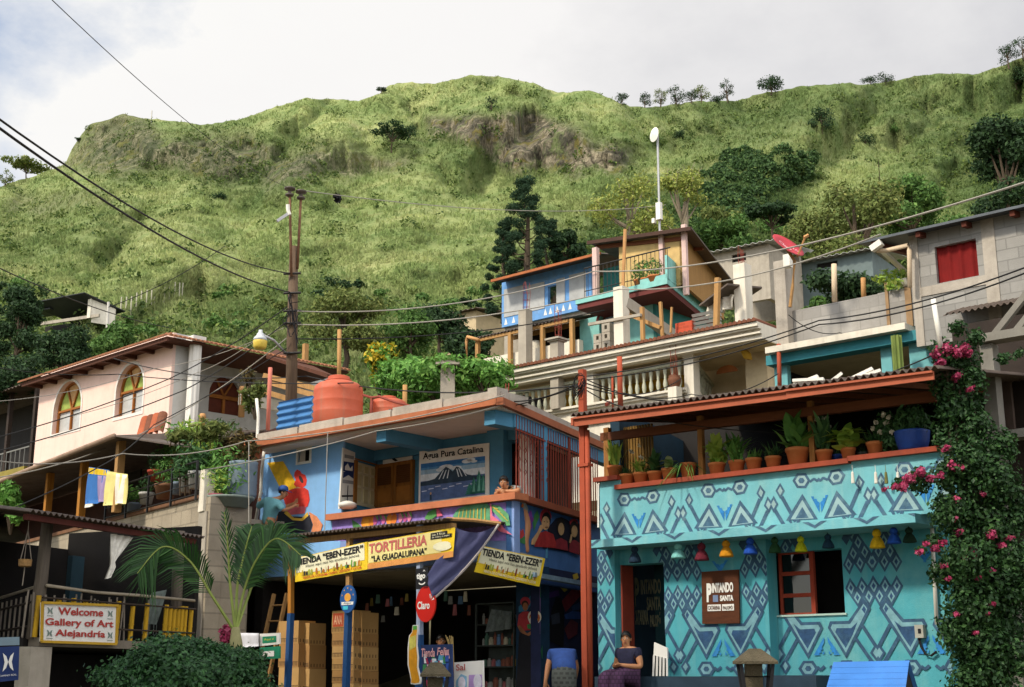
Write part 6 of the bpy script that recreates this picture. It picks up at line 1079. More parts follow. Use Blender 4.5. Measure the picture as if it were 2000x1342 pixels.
for k,(px,py,w,an,lab)in enumerate(((1562,748,.55,.25,'white plank in the left heap on the terrace roof'),(1575,743,.5,-.1,'pale board on top of the left heap of the terrace roof'),(1625,741,.2,.9,'small white scrap between the two heaps on the terrace roof'),(1665,738,.6,.35,'long white board slanting in the right heap on the terrace roof'),(1690,733,.42,.2,'short white pipe at the right end of the heap on the terrace roof'))):
 u,z=ft.uz(px,py,1.6);m=MB();m.bar((u-w/2,1.6,z-math.sin(an)*w/2),(u+w/2,1.75,z+math.sin(an)*w/2+.03),.13,.05);one('scrap_board',lab,'board',m,white,ft,(u,1.6,z),'white scrap heaped on the terrace roof')
c=at(1540,478,25.2);t=T('satellite_dish','red satellite dish tilted up on a pole above the grey pillar','satellite dish',W,tuple(c));ax=np.array([.74,0,-.52]);ax/=np.linalg.norm(ax);nz=np.array([.36,-.52,.60]);nz-=ax*(nz@ax);nz/=np.linalg.norm(nz);bx=np.cross(nz,ax);ra_d=.36;K=28
m=MB();V=[c+(ax*math.cos(a)*1.0+bx*math.sin(a))*ra_d*r+nz*(.07*(r*r-1)-q)for q in(0,.012)for r in(.001,.4,.75,1)for a in np.linspace(0,6.283,K,endpoint=False)]
F=[(q*4*K+i*K+j,q*4*K+i*K+(j+1)%K,q*4*K+(i+1)*K+(j+1)%K,q*4*K+(i+1)*K+j)for q in(0,1)for i in range(3)for j in range(K)]+[(3*K+j,3*K+(j+1)%K,7*K+(j+1)%K,7*K+j)for j in range(K)]
m.add(V,F);t.part('dish',m,P('dish_red','#a8303a',var=.08,rough=.5),smooth=True)
V,F=glyphs('Claro',.02,0);lo,hi=V.min(0),V.max(0);m=MB();r2f=lambda x,y:c+ax*x*ra_d+bx*y*ra_d*-1+nz*(.07*((x*x+y*y)-1)+.01)
sgn=1 if(bx[2]<0)else-1
rr=lambda x,y:c+ax*x*ra_d-sgn*-1*bx*y*ra_d+nz*(.07*((x*x+y*y)-1)+.012)
rr=lambda x,y:c+ax*x*ra_d+(bx if bx[2]>0 else-bx)*y*ra_d+nz*(.07*((x*x+y*y)-1)+.012)
m.add([rr(-.55+.85*(v[0]-lo[0])/(hi[0]-lo[0]),-.15+.35*(v[1]-lo[1])/(hi[1]-lo[1]))for v in V],F)
for a in(20,60,100):m.add([rr(.38+.06*math.cos(R(a)),.1+.06*math.sin(R(a))),rr(.38+.3*math.cos(R(a-9)),.1+.3*math.sin(R(a-9))),rr(.38+.3*math.cos(R(a+9)),.1+.3*math.sin(R(a+9)))],[(0,1,2)])
t.part('lettering',m,paint('#d8a0a4'))
m=MB();e_=at(1573,462,24.9);m.tube([at(1557,502,25.1),e_],.02,5);m.tube([e_-[.03,0,.02],e_+[.06,0,.03]],.035,6);t.part('feed_arm',m,P('orange_pipe','#b08454'))
m=MB();m.tube([c-nz*.08,at(1552,510,25.4),at(1548,560,25.4),at(1543,600,25.4)],.035,6);t.part('mount_pole',m,wood2)
u0,u1,z0,z1_=fr_.rect((1531,499),(1545,521),-.3);m=MB();m.box(u0,u1,-.35,-.22,z0,z1_);one('junction_box','small white box on top of the grey pillar below the red dish','box',m,white,fr_,(u0,-.3,z0))
gh=T('block_house','unplastered grey block house with a red-curtained window at the right edge','house',fr_,(*(lambda a:(a[0],-.3,a[1]))(fr_.uz(1785,650,-.3)),));yG=-.3
gu0,gu1=fr_.uz(1782,550,yG)[0],fr_.uz(2150,550,yG)[0];gz0=zw0-.5;gzt=fr_.uz(1785,455,yG)[1];gwn=fr_.rect((1825,483),(1912,538),yG)
gzs=(fr_.uz(2000,405,yG)[1]-gzt)/(fr_.uz(2000,405,yG)[0]-gu0)
m=MB();holed(m,gu0,gu1,gz0,gzt-.02,yG,yG+.18,[gwn]);gh.part('wall',m,P('grey_house_block','#8f8d88',var=.12,dirt=.3,dcol='#5a564e',block=(.42,.21,.014,.72),scale=1.2,bump=.4))
m=MB();u_=[gu0+.16,gwn[1]+.1,gwn[1]+.38]
m.box(gu0,gu0+.16,yG-.02,yG-.001,gz0,gzt-.03);m.box(gwn[1]+.12,gwn[1]+.36,yG-.02,yG-.001,gz0,gzt-.03);m.box(gu0+.161,gwn[1]+.119,yG-.018,yG-.001,gwn[2]-.2,gwn[2]-.02);gh.part('concrete_ribs',m,P('rough_concrete','#a49c90'))
m=MB();n=40;us_=np.linspace(gwn[0]-.03,gwn[1]+.03,n);V=[(u,yG+.10+.015*math.sin(u*31)+.01*math.sin(u*57+z),z)for z in(gwn[2]-.02,gwn[3]+.02)for u in us_];m.add(V,[(i,i+1,n+i+1,n+i)for i in range(n-1)]);gh.part('curtain',m,P('red_curtain','#6e100e',var=.15,scale=5,rough=.9),smooth=True)
m=MB();o=.35;ga_,gb_=fr_.uz(1707,470,yG-o),fr_.uz(2150,372,yG-o);zre=fr_.uz(1790,451,yG-o)[1]
m.hexa([(gu0-.9,yG-o,zre),(gu1,yG-o,zre),(gu1,3,zre+.5),(gu0-.9,3,zre+.5),(gu0-.9,yG-o,zre+.05),(gu1,yG-o,zre+.05),(gu1,3,zre+.55),(gu0-.9,3,zre+.55)]);gh.part('roof',m,P('dark_grey_tin','#4a4f54',var=.2,metal=.4,rough=.5))
m=MB()
for k in range(6):u=gu0-.6+k*.9;m.bar((u,yG-o+.06,zre-.05),(u,2.8,zre+.42),.09,.1)
gh.part('rafters',m,P('brown_red_rafter','#5a2c1e',var=.2))
m=MB();pp=[fr_.uz(*q_,yG-.2)for q_ in z3((440,490),(480,545),(560,540),(725,500),(738,540),(742,845))];m.tube([(u,yG-.2,z)for u,z in pp],.045,7);one('gutter_pipe','cream elbowed gutter pipe left of the grey block house','pipe',m,P('cream_plastic','#c4b094'),fr_,(pp[-1][0],yG,pp[-1][1]),smooth=True)
m=MB();a,b=fr_.uz(1712,480,-.6),fr_.uz(1772,535,1.0);m.bar((a[0],-.6,a[1]),(b[0],1.0,b[1]),.09,.06);m.bar((a[0]-.1,-.62,a[1]-.06),(a[0]+.12,-.62,a[1]+.04),.12);one('end_gutter','white roof gutter sloping back at the left end of the grey block house','gutter',m,white,fr_,(a[0],-.6,a[1]))
u,z=fr_.uz(1745,552,.1);m=MB();t=T('fern_pot','ferny green plant on the end of the grey block wall','plant',fr_,(u,.1,z));leaves(m,[(u,.1,z+.12,.38,.2,.16),(u+.1,-.1,z-.1,.2,.1,.1)],420,.11,.35);t.part('foliage',m,lfA)
m=MB();c_=fr_.uz(1769,556,.05);m.lathe([(.07,0),(.10,.03),(.11,.14),(.08,.17)],(c_[0],.05,c_[1]-.05),12);t.part('pot',m,wst)
m=MB();a,b=fr_.uz(1842,612,yG-.8),fr_.uz(2150,560,yG-.8);m.corr(a[0],b[0],(yG-.8,a[1]-.02),(yG-.01,a[1]+.25),.022,.115);one('tin_awning','dark corrugated tin awning under the grey block house wall','awning',m,tin,fr_,(a[0],yG-.8,a[1]))
m=MB();a,b=ft.uz(1822,582,-.9),ft.uz(1838,680,-.9);m.tube([(a[0],-.9,a[1]),(b[0],-.9,b[1])],.035,7);one('white_pole','white plastic pole leaning above the bougainvillea','pole',m,white,ft,(b[0],-.9,b[1]),smooth=True)
fe=Fr(1960,20,-40.8);eb=T('right_building','shadowy building with whitish beams behind the bougainvillea','house',fe,(*(lambda a:(a[0],0,.5))(fe.uz(1905,1300)),));wbm=P('grey_white_beam','#77746c',var=.15,dirt=.4)
m=MB();m.box(fe.uz(1880,900,1.5)[0],fe.uz(2200,900,1.5)[0],1.5,1.6,.5,fe.uz(1960,620,1.5)[1]);eb.part('back_wall',m,P('dim_brown_wall','#2a211b',var=.3))
e0,e1=fe.uz(1915,700)[0],fe.uz(1940,700)[0];m=MB();m.box(e0,e1,0,.25,.5,fe.uz(1925,672)[1]);eb.part('pillar',m,wbm)
for a,b in(((1912,672),(2200,618)),((1905,866),(2200,828))):u0,z0=fe.uz(*a);u1=fe.uz(*b)[0];m=MB();m.box(u0,u1,-.1,.2,z0,z0+.13);eb.part('beam',m,wbm)
zB1=fe.uz(1930,672)[1]
for k in range(5):m=MB();u=e0+.05+k*.34;m.hexa([(u,.2,zB1+.15),(u+.13,.2,zB1+.15),(u+.13,.3,zB1+.15),(u,.3,zB1+.15),(u+.75,.2,zB1+.9),(u+.88,.2,zB1+.9),(u+.88,.3,zB1+.9),(u+.75,.3,zB1+.9)]);eb.part('slanting_strut',m,wbm)
m=MB();z0=fe.uz(1930,855)[1];m.box(e0,fe.uz(2200,850)[0],.26,.3,.5,z0-.02);eb.part('lower_wall',m,P('dim_brown_wall','#2a211b'))
for k in range(4):m=MB();u=e0+k*.42;m.hexa([(u,.18,.6),(u+.16,.18,.6),(u+.16,.25,.6),(u,.25,.6),(u+1.1,.18,2.5),(u+1.26,.18,2.5),(u+1.26,.25,2.5),(u+1.1,.25,2.5)]);eb.part('slanting_strut',m,wbm)
u0,u1,z0,z1_=fe.rect((1950,735),(1982,850),1.4);m=MB();m.box(u0,u1,1.4,1.49,z0,z1_);eb.part('door',m,P('grey_brown_door','#5a4c44',var=.2))
# ================================================================ pink house
fp=Fr(330,40,-44.1);fpb=Fr(330,40,43.9);fpb.o=fp.w(fp.uz(331,780)[0],0,0);z3p=zz(0,560,3.356);z4p=zz(0,942,3.356)
pink=P('pink_stucco','#dabcae',var=.07,dirt=.25,dcol='#b08472',streak=.15,scale=1.2);wstp=P('pale_grey_stucco','#b4b2ac',var=.08,dirt=.3);wwd=P('amber_window_wood','#8a5420',var=.2)
ph=T('pink_house','pink stuccoed house with arched windows and a clay-tiled roof','house',fp,(*(lambda a:(a[0],0,a[1]))(fp.uz(70,930)),))
w0,w1=fp.uz(70,850)[0],fp.uz(331,780)[0];zt=fp.uz(200,700)[1];zb=fp.uz(300,960)[1]-2;ztw=fp.uz(331,652)[1];zev=ztw-.02
def pane_win(root,fr,rect,y,wood_,panem,name='window'):
 u0,u1,z0,z1=rect;uc,r=(u0+u1)/2,(u1-u0)/2;zs_=z1-r
 m=MB();m.prism([(u0,z0),(u1,z0)]+[(uc+r*math.cos(t),zs_+r*math.sin(t))for t in np.linspace(0,math.pi,14)],y+.22,y+.26);q=root.part(name,m,panem)
 m=MB();b=.07
 m.box(u0,u0+b,y+.14,y+.215,z0,zs_);m.box(u1-b,u1,y+.14,y+.215,z0,zs_);m.box(uc-b/2,uc+b/2,y+.141,y+.214,z0,zs_);m.box(u0+b,u1-b,y+.139,y+.216,zs_-b/2,zs_+b/2)
 for t in(R(62),R(118)):m.bar((uc,y+.18,zs_),(uc+r*.95*math.cos(t),y+.18,zs_+r*.95*math.sin(t)),b*.8)
 V=[(uc+(r-d)*math.cos(t),yy,zs_+(r-d)*math.sin(t))for t in np.linspace(0,math.pi,14)for d in(0,b)for yy in(y+.14,y+.215)]
 m.add(V,[f for i in range(13)for f in((4*i,4*i+4,4*i+6,4*i+2),(4*i+2,4*i+6,4*i+7,4*i+3))]);root.part('window_frame',m,wood_,q)
 return q
def arched_wall(mb,u0,u1,z0,z1,y0,y1,arches):
 cols=sorted(arches);x=u0
 for a0,a1,b0,b1 in cols:
  mb.box(x,a0,y0,y1,z0,z1);mb.box(a0,a1,y0,y1,z0,b0);uc,r=(a0+a1)/2,(a1-a0)/2;zs_=b1-r;n=12
  T_=np.linspace(math.pi,0,n+1)
  for i in range(n):
   xa,xb=uc+r*math.cos(T_[i]),uc+r*math.cos(T_[i+1]);za,zb__=zs_+r*math.sin(T_[i]),zs_+r*math.sin(T_[i+1])
   mb.hexa([(xa,y0,za),(xb,y0,zb__),(xb,y1,zb__),(xa,y1,za),(xa,y0,z1),(xb,y0,z1),(xb,y1,z1),(xa,y1,z1)])
  x=a1
 mb.box(x,u1,y0,y1,z0,z1)
wl,wr=fp.rect(*z3p((368,648),(520,925))),fp.rect(*z3p((775,535),(930,815)))
zt_=ztw;wl=(wl[0],wl[1],wl[2],wl[3]);
ars=[]
for w_ in(wl,wr):
 zc=(w_[2]+w_[3])/2;ars.append(w_)
m=MB();arched_wall(m,w0,w1,zb,ztw,0,.25,ars);ph.part('front_wall',m,pink)
for w_ in ars:
 pane_win(ph,fp,w_,0,wwd,P('curtained_glass','#a8a8a4',var=.15,rough=.25,spec=.6))
 m=MB();uc,r=(w_[0]+w_[1])/2,(w_[1]-w_[0])/2;b=.09;zs_=w_[3]-r
 V=[(uc+(r+d)*math.cos(t),yy,zs_+(r+d)*math.sin(t))for t in np.linspace(0,math.pi,14)for d in(0,b)for yy in(-.02,.0)]
 m.add(V,[f for i in range(13)for f in((4*i,4*i+4,4*i+6,4*i+2),(4*i+2,4*i+6,4*i+7,4*i+3))])
 for a,c_ in((w_[0]-b,w_[0]),(w_[1],w_[1]+b)):m.box(a,c_,-.02,-.001,w_[2]-.1,zs_)
 m.box(w_[0],w_[1],-.02,-.001,w_[2]-.1,w_[2]);ph.part('window_surround',m,P('white_surround','#cfc8c0',var=.06))
 m=MB();
 for t0,t1,k in((0,62,0),(62,118,1),(118,180,0)):m.flat([(uc,zs_)]+[(uc+r*.93*math.cos(R(t)),zs_+r*.93*math.sin(R(t)))for t in np.linspace(t0,t1,6)],.215,k)
 ph.part('tinted_pane',m,[paint('#8a9a4a'),paint('#b08a5a')])
def pb(u,y):p=fpb.w(u,y,0)-fp.o;return float(p@fp.r),float(p@fp.i)
c0,c1=fpb.uz(331,780)[0],fpb.uz(366,780)[0]
m=MB();m.slab([pb(.02,.004),pb(c1,.004),pb(c1,.25),pb(.26,.25)],zb,ztw-.004);ph.part('side_wall',m,wstp)
yR_=1.5
aw_=fpb.rect(*z3p((1378,575),(1572,850)),yR_)
s1=fpb.uz(640,780,yR_)[0]
def ppart(name,fn,mt):
 mb=MB();fn(mb);V=mb.v;
 for i,v in enumerate(V):q=[pb(a,b)for a,b in v[:,:2]];v[:,0]=[k_[0]for k_ in q];v[:,1]=[k_[1]for k_ in q]
 return ph.part(name,mb,mt)
ppart('gallery_wall',lambda mb:arched_wall(mb,c1-.4,s1,zb,ztw,yR_,yR_+.2,[aw_]),wstp)
ppart('arched_door',lambda mb:(mb.box(aw_[0],aw_[1],yR_+.12,yR_+.18,aw_[2],aw_[3]),),P('dark_red_door_wood','#5a2a1a',var=.25))
ppart('door_frame',lambda mb:(mb.box((aw_[0]+aw_[1])/2-.05,(aw_[0]+aw_[1])/2+.05,yR_+.05,yR_+.12,aw_[2],aw_[3]-.6),mb.box(aw_[0],aw_[1],yR_+.04,yR_+.121,aw_[3]-.75,aw_[3]-.63),mb.bar(((aw_[0]+aw_[1])/2,yR_+.08,aw_[3]-.65),(aw_[0]+.3,yR_+.08,aw_[3]-.12),.06),mb.bar(((aw_[0]+aw_[1])/2,yR_+.08,aw_[3]-.65),(aw_[1]-.3,yR_+.08,aw_[3]-.12),.06)),wwd)
cu,cz=fpb.uz(372,845,-.35);m=MB();ct_=fpb.uz(379,664,-.35)[1]
m.add([(cu+.19*(1+.06*math.cos(8*a))*math.cos(a),-.35+.19*(1+.06*math.cos(8*a))*math.sin(a),z)for z in(cz-.3,ct_-.1)for a in np.linspace(0,6.283,48,endpoint=False)],[(j,(j+1)%48,48+(j+1)%48,48+j)for j in range(48)])
m.box(cu-.23,cu+.23,-.58,-.12,ct_-.1,ct_+.1);V=m.v
for v in V:q=[pb(a,b)for a,b in v[:,:2]];v[:,0]=[k_[0]for k_ in q];v[:,1]=[k_[1]for k_ in q]
ph.part('fluted_column',m,P('white_column','#d0ccc4',var=.05,dirt=.2))
zE=fp.uz(300,668,-.5)[1];m=MB();oF=-.6;L0=w0-.35;cR=(w1+.62,oF);b2=(math.cos(R(88)),math.sin(R(88)));ln2=7.0
pts=[(L0,oF),cR,(cR[0]+b2[0]*ln2,cR[1]+b2[1]*ln2),(L0,oF+7)]
apz=zE+1.5;ap=(L0+4.2,3.6)
sl0=[zE,zE,zE-.0,zE]
n=len(pts);m.add([(x,y,z)for(x,y),z in zip(pts,sl0)]+[(*ap,apz)]+[(x,y,z-.05)for(x,y),z in zip(pts,sl0)],[(0,1,4),(1,2,4),(2,3,4),(3,0,4),(8,7,6,5),(0,5,6,1),(1,6,7,2),(2,7,8,3),(3,8,5,0)]);ph.part('roof',m,P('clay_roof_dark','#54301f',var=.3,dirt=.4,dcol='#2f2018'))
m=MB();N1=58
for k in range(N1):
 u=L0+(cR[0]-L0)*k/N1;w=(cR[0]-L0)/N1;A_=np.array([u+w*.5,oF-.10,zE+.0]);m.add([(u+w*.5+w*.47*math.cos(t),yy,zE+zz_+.07*math.sin(t))for yy,zz_ in((oF-.10,.0),(oF+.18,.11))for t in np.linspace(0,math.pi,6)],[(i,i+1,i+7,i+6)for i in range(5)]+[(0,5,4,3,2,1)])
for k in range(44):
 v=(k+.5)*ln2/44;c_=np.array([cR[0]+.1+b2[0]*v,cR[1]+b2[1]*v,zE]);w=ln2/44
 m.add([(c_[0]+xx+b2[0]*w*.47*math.cos(t),c_[1]+b2[1]*w*.47*math.cos(t),c_[2]+zz_+.07*math.sin(t))for xx,zz_ in((0,0),(-.25,.09))for t in np.linspace(0,math.pi,6)],[(i,i+1,i+7,i+6)for i in range(5)]+[(0,5,4,3,2,1)])
ph.part('roof_tiles',m,P('clay_roof_tile_light','#84563a',var=.35,scale=6,dirt=.5,dcol='#4a3426'))
for k in range(9):u=w0+.15+k*(w1-w0-.2)/8;m=MB();m.bar((u,oF+.05,zE-.10),(u,.0,zE-.10),.12,.14);ph.part('rafter',m,P('dark_rafter','#4a2a1c',var=.2))
m=MB();m.box(w0-.2,cR[0],oF,oF+.08,zE-.14,zE-.052);ph.part('fascia',m,P('dark_rafter','#4a2a1c'))
m=MB();ys_=yR_-.02
ppart('blue_motif',lambda mb:[mb.flat([fpb.uz(*p_,ys_)for p_ in z5(*q_)],ys_)for q_ in(((160,125),(185,118),(150,210),(128,212)),((200,130),(222,125),(218,215),(196,215)),((240,150),(262,150),(268,215),(240,212)))],paint('#2f5a94'))
m=MB();a=fpb.uz(597,672,.3);m.bar((a[0],.3,a[1]),(fpb.uz(595,725,.3)[0],.3,fpb.uz(595,725,.3)[1]),.16);one('roof_post','stubby wooden post at the right end of the pink house roof','post',m,wood2,fpb,(a[0],.3,a[1]-1))
m=MB();a,b=fpb.uz(470,800,-.9),fpb.uz(565,745,-.9)
bal2=T('gallery_slab','concrete gallery slab with clutter right of the pink house column','balcony',fpb,(a[0],-.9,a[1]))
s0_,s1_=fpb.uz(392,850,-.9),fpb.uz(600,795,-.9);m.box(s0_[0],s1_[0],-.9,1.45,s0_[1]-.18,s0_[1]);bal2.part('slab',m,wst)
m=MB();k0,k1=fpb.uz(470,790,-.9),fpb.uz(560,770,-.9);m.box(k0[0],k1[0],-.88,-.75,k0[1],k0[1]+.35);bal2.part('parapet',m,wst)
m=MB();m.box(fpb.uz(522,800,-.8)[0],fpb.uz(545,800,-.8)[0],-.87,-.5,s0_[1]-3,s0_[1]-.18);bal2.part('pillar',m,wst)
rg=np.random.default_rng(17)
for k,(px,py,r,h,lab)in enumerate(((455,822,.13,.22,'small orange pot on the gallery slab beside the column'),(432,815,.14,.2,'dark pot with a dry shrub on the gallery slab'))):
 u,z=fpb.uz(px,py,-.7);z=s0_[1];t=T('clay_pot',lab,'potted plant',fpb,(u,-.7,z));m=MB();pot_plain(m,(u,-.7,z),r,h);t.part('pot',m,terr if k==0 else P('dark_pot','#3a302a'),smooth=True);m=MB();leaves(m,[(u,-.7,z+h+.22,.22,.2,.24)],140,.11,.3);t.part('foliage',m,lfC if k else lfB)
for lab,px,pt,pb1,r,mt in(('orange clay pipe column on the gallery slab',474,755,815,.1,P('orange_pipe','#b08454')),('short orange clay pipe column by the white column',396,808,860,.09,P('orange_pipe','#b08454'))):
 u,z1=fpb.uz(px,pt,-.82);z0=fpb.uz(px,pb1,-.82)[1];m=MB();m.lathe([(r,0),(r,z1-z0-.15),(r*1.3,z1-z0-.12),(r*.9,z1-z0)],(u,-.82,z0),12);one('clay_column',lab,'column',m,mt,fpb,(u,-.82,z0),smooth=True)
for k,(a,b,lab)in enumerate((((520,735),(640,765),'top plank of the stacked lumber behind the utility pole'),((530,748),(625,775),'middle plank of the stacked lumber behind the utility pole'),((500,760),(600,790),'lowest plank of the stacked lumber behind the utility pole'))):
 p,q=at(*a,37),at(*b,36);m=MB();m.bar(p,q,.3,.14);one('lumber_plank',lab,'plank',m,wood2,W,tuple(p))
p,q=at(600,690,41),at(655,745,38);m=MB();m.hexa([at(520,700,42),at(640,738,38),at(660,745,42),at(540,690,46),at(520,694,42),at(640,730,38),at(660,737,42),at(540,682,46)]);one('shed_roof','low dark tiled shed roof behind the utility pole','shed roof',m,P('clay_roof_dark','#54301f'),W,tuple(p))
# ================================================================ house with the railed balcony below the pink house
fl=Fr(395,26,-53.3);flb=Fr(395,26,45);flb.o=fl.w(fl.uz(412,970)[0],0,0)
rock=P('rough_block_plaster','#9a8f7c',var=.16,dirt=.4,dcol='#6a6050',block=(.5,.3,.02,.72),scale=1.4,bump=.5);capb=P('brown_wall_cap','#6b4a32',var=.25,dirt=.4)
bl_=T('balcony_house','old block-walled house with a plant-filled railed balcony','house',fl,(*(lambda a:(a[0],0,a[1]-1))(fl.uz(150,1040)),))
zcap=fl.uz(395,966)[1];l0,l1=fl.uz(-60,1020)[0],fl.uz(412,970)[0]
m=MB();m.box(l0,l1,0,.3,zcap-4,zcap-.08);bl_.part('block_wall',m,rock);m=MB();m.box(l0,l1-.3,-.04,.34,zcap-.079,zcap);bl_.part('wall_cap',m,capb)
def lb(u,y):p=flb.w(u,y,0)-fl.o;return float(p@fl.r),float(p@fl.i)
m=MB();e1=flb.uz(492,1000)[0];m.slab([lb(.1,0),lb(e1,0),lb(e1,.3),lb(.1,.3)],zcap-4,zcap-.2);bl_.part('end_wall',m,rock)
m=MB();u0,z1_=fl.uz(396,918,-.05);m.box(u0-.10,u0+.14,-.06,.16,zcap-.35,z1_);bl_.part('white_pillar',m,wst);m=MB();m.box(u0-.12,u0+.26,-.03,.3,zcap-4,zcap-.36);bl_.part('corner_pillar',m,gcon)
m=MB();m.box(l0-10,l1-1.7,2.6,2.75,zcap-3,fl.uz(120,895,-.7)[1]+.42);bl_.part('back_wall',m,P('dark_red_wall','#3a1f18',var=.3))
m=MB();m.box(l0-10,l1-.5,.3,2.6,zcap-.5,zcap-.4);bl_.part('floor',m,conc)
m=MB();dcx=fl.rect((225,905),(270,985),2.55);m.prism([(dcx[0],dcx[2]-.6),(dcx[1],dcx[2]-.6)]+[((dcx[0]+dcx[1])/2+(dcx[1]-dcx[0])/2*math.cos(t),dcx[3]-.3+.4*math.sin(t))for t in np.linspace(0,math.pi,9)],2.55,2.595);bl_.part('arched_doorway',m,dark)
yE=-.7;ea,eb_=fl.uz(-20,950,yE),fl.uz(222,852,yE);
m=MB();zE2=fl.uz(120,895,yE)[1];lE0,lE1=fl.uz(-120,980,yE)[0],fl.uz(224,858,yE)[0]
rf=T('balcony_roof','dark tin roof with a pale rolled edge over the railed balcony','roof',fl,(lE1,yE,zE2))
m.corr(lE0-8,lE1,(yE,zE2),(3.0,zE2+.55),.02,.15);rf.part('sheet',m,tin)
m=MB();m.tube([(lE0,yE-.02,zE2+.01),(lE1,yE-.02,zE2+.03)],.06,8);rf.part('rolled_edge',m,P('pale_brown_edge','#8f7866',var=.2,dirt=.3),smooth=True)
a,b,c_,d_=fl.w(lE1,yE,zE2+.02),at(374,876,27.2),at(372,866,29.4),fl.w(lE1,2.9,zE2+.55)
m=MB();m.add([a,b,c_,d_,a+[0,0,.03],b+[0,0,.03],c_+[0,0,.03],d_+[0,0,.03]],[(3,2,1,0),(4,5,6,7),(0,1,5,4),(1,2,6,5),(2,3,7,6),(3,0,4,7)]);one('roof_sheet','dark roof sheet sloping right above the potted plants of the railed balcony','roof sheet',m,tin,W,tuple(a))
for k,(px,pt,pb1)in enumerate(((86,920,1000),(152,895,992),(220,880,1000))):
 y=-.1 if k<2 else-.45;u,z0=fl.uz(px,pb1,y);m=MB();w=.09;m.box(u-w,u+w,y,y+.16,zcap if k<2 else z0,zE2+.05);one('balcony_post',['wooden balcony post nearest the left edge','orange-lit wooden balcony post left of the hanging cloths','weathered post with an electric fitting between the hanging cloths'][k],'post',m,P('yellow_post_wood','#a06a24')if k<2 else wood2,fl,(u,y,zcap),'posts of the railed balcony')
t=T('iron_railing','black iron railing with horizontal bars along the balcony edge','railing',fl,(*(lambda a:(a[0],-.12,a[1]))(fl.uz(300,985,-.12)),));rb=P('black_iron','#1c1b1a',var=.2,rough=.5)
r0,r1=fl.uz(205,1010,-.12)[0],fl.uz(383,960,-.12)[0];rz=zcap-.02
for j in range(4):m=MB();m.tube([(r0,-.12,rz+.02+.22*j),(r1,-.12,rz+.02+.22*j)],.014 if j<3 else .022,5);t.part('bar',m,rb)
for k in range(5):u=r0+(r1-r0)*k/4;m=MB();m.box(u-.02,u+.02,-.14,-.1,rz-.1,rz+.70);t.part('upright',m,rb)
def cloth(label,px0,px1,pt,pb1,y,cols,wavy=.05):
 q=fquad(fl,[(px0,pb1),(px1,pb1-4),(px1+3,pt+6),(px0+6,pt)],y,wav=wavy,nw=1.6);t=T('hanging_cloth',label,'cloth',W,q.P[3],'washing hung on the balcony')
 n=len(cols)
 for k,(c,x0,x1,y0,y1)in enumerate(cols):m=MB();q.sheet(m,0,10,8,.006,x0,x1,y0,y1,o=.004*k);t.part('cloth' if k==0 else 'band',m,mat('cloth_'+c.strip('#'),c,.9,.12,5),smooth=True)
cloth('blue and yellow striped cloth hanging from the balcony roof',168,208,912,985,-.5,[('#2f62a0',0,1,0,1),('#c8a81c',.02,.98,.82,.985),('#8a7aa0',.62,.98,.02,.8)])
cloth('pale yellow and white cloth hanging right of the striped one',203,243,920,988,-.48,[('#c9bf7a',0,1,0,1),('#d0ccc0',.55,.98,.02,.97)])
m=MB();q=fquad(fl,[(166,992),(182,988),(186,968),(172,966)],-.2,wav=.03);q.sheet(m,0,6,6,.03);one('white_rag','small white rag hanging over the block wall below the striped cloth','cloth',m,white,W,q.P[0],smooth=True)
def vessel(label,px,py,y,r,h,mt,lf=None,ls=.3,n=200,name='potted_plant',cat='potted plant',z=None,leaf=.1,asp=.3,fr=fl):
 u,z0=fr.uz(px,py,y);z0=z0 if z is None else z;t=T(name,label,cat,fr,(u,y,z0),'pots and tubs on the railed balcony');m=MB();pot_plain(m,(u,y,z0),r,h);t.part('pot',m,mt,smooth=True)
 if lf:m=MB();leaves(m,[(u,y,z0+h+ls*.8,ls,ls*.8,ls)],n,leaf,asp);t.part('foliage',m,lf)
 return t
redp_=P('red_clay_pot','#9a3f2c',var=.15,dirt=.3);wtub=P('white_tub','#b8b8b4',var=.08,dirt=.3);btub=P('grey_blue_tub','#7f8fa0',var=.12,dirt=.3)
vessel('red clay pot with a small red-leaved plant behind the railing',305,940,.15,.2,.24,redp_,lfC,.26);vessel('large brown pot in the middle of the balcony railing',322,975,.12,.24,.32,P('brown_pot','#7f5a40',var=.2,dirt=.3),lfB,.34,260);vessel('white and blue tin pot near the white pillar',345,966,.1,.13,.26,btub,lfB,.2);vessel('white bucket left of the white pillar',362,962,.1,.16,.34,wtub,lfB,.22);vessel('white bucket touching the white pillar',380,955,.1,.16,.36,wtub,lfC,.2)
vessel('grey enamel tub low behind the railing',258,1000,.15,.2,.2,btub,lfB,.2);vessel('small pot of pale herbs low behind the left end of the railing',224,1003,.15,.18,.18,P('dark_pot','#3a302a'),lfA,.3,240);vessel('whitish pot low behind the railing',285,985,.15,.17,.26,wtub,lfC,.24)
vessel('long-leaved yellowish bromeliad pot in front of the dark roof',375,930,.9,.2,.3,redp_,lfA,.55,260,leaf=.34,asp=.14);vessel('leafy pot left of the bromeliad on the balcony',345,925,1.2,.2,.3,redp_,lfB,.5,260,leaf=.2)
vessel('wide grey-green basin brimming with plants right of the white pillar',448,962,.2,.5,.22,P('grey_green_basin','#7f8c84',var=.12,dirt=.3),lfB,.55,420,z=zcap-.25,leaf=.14,fr=flb);vessel('pinkish pot beside the grey-green basin',423,960,.15,.16,.2,P('pink_pot','#8a4a54',var=.15),lfA,.3,200,z=zcap-.2,fr=flb)
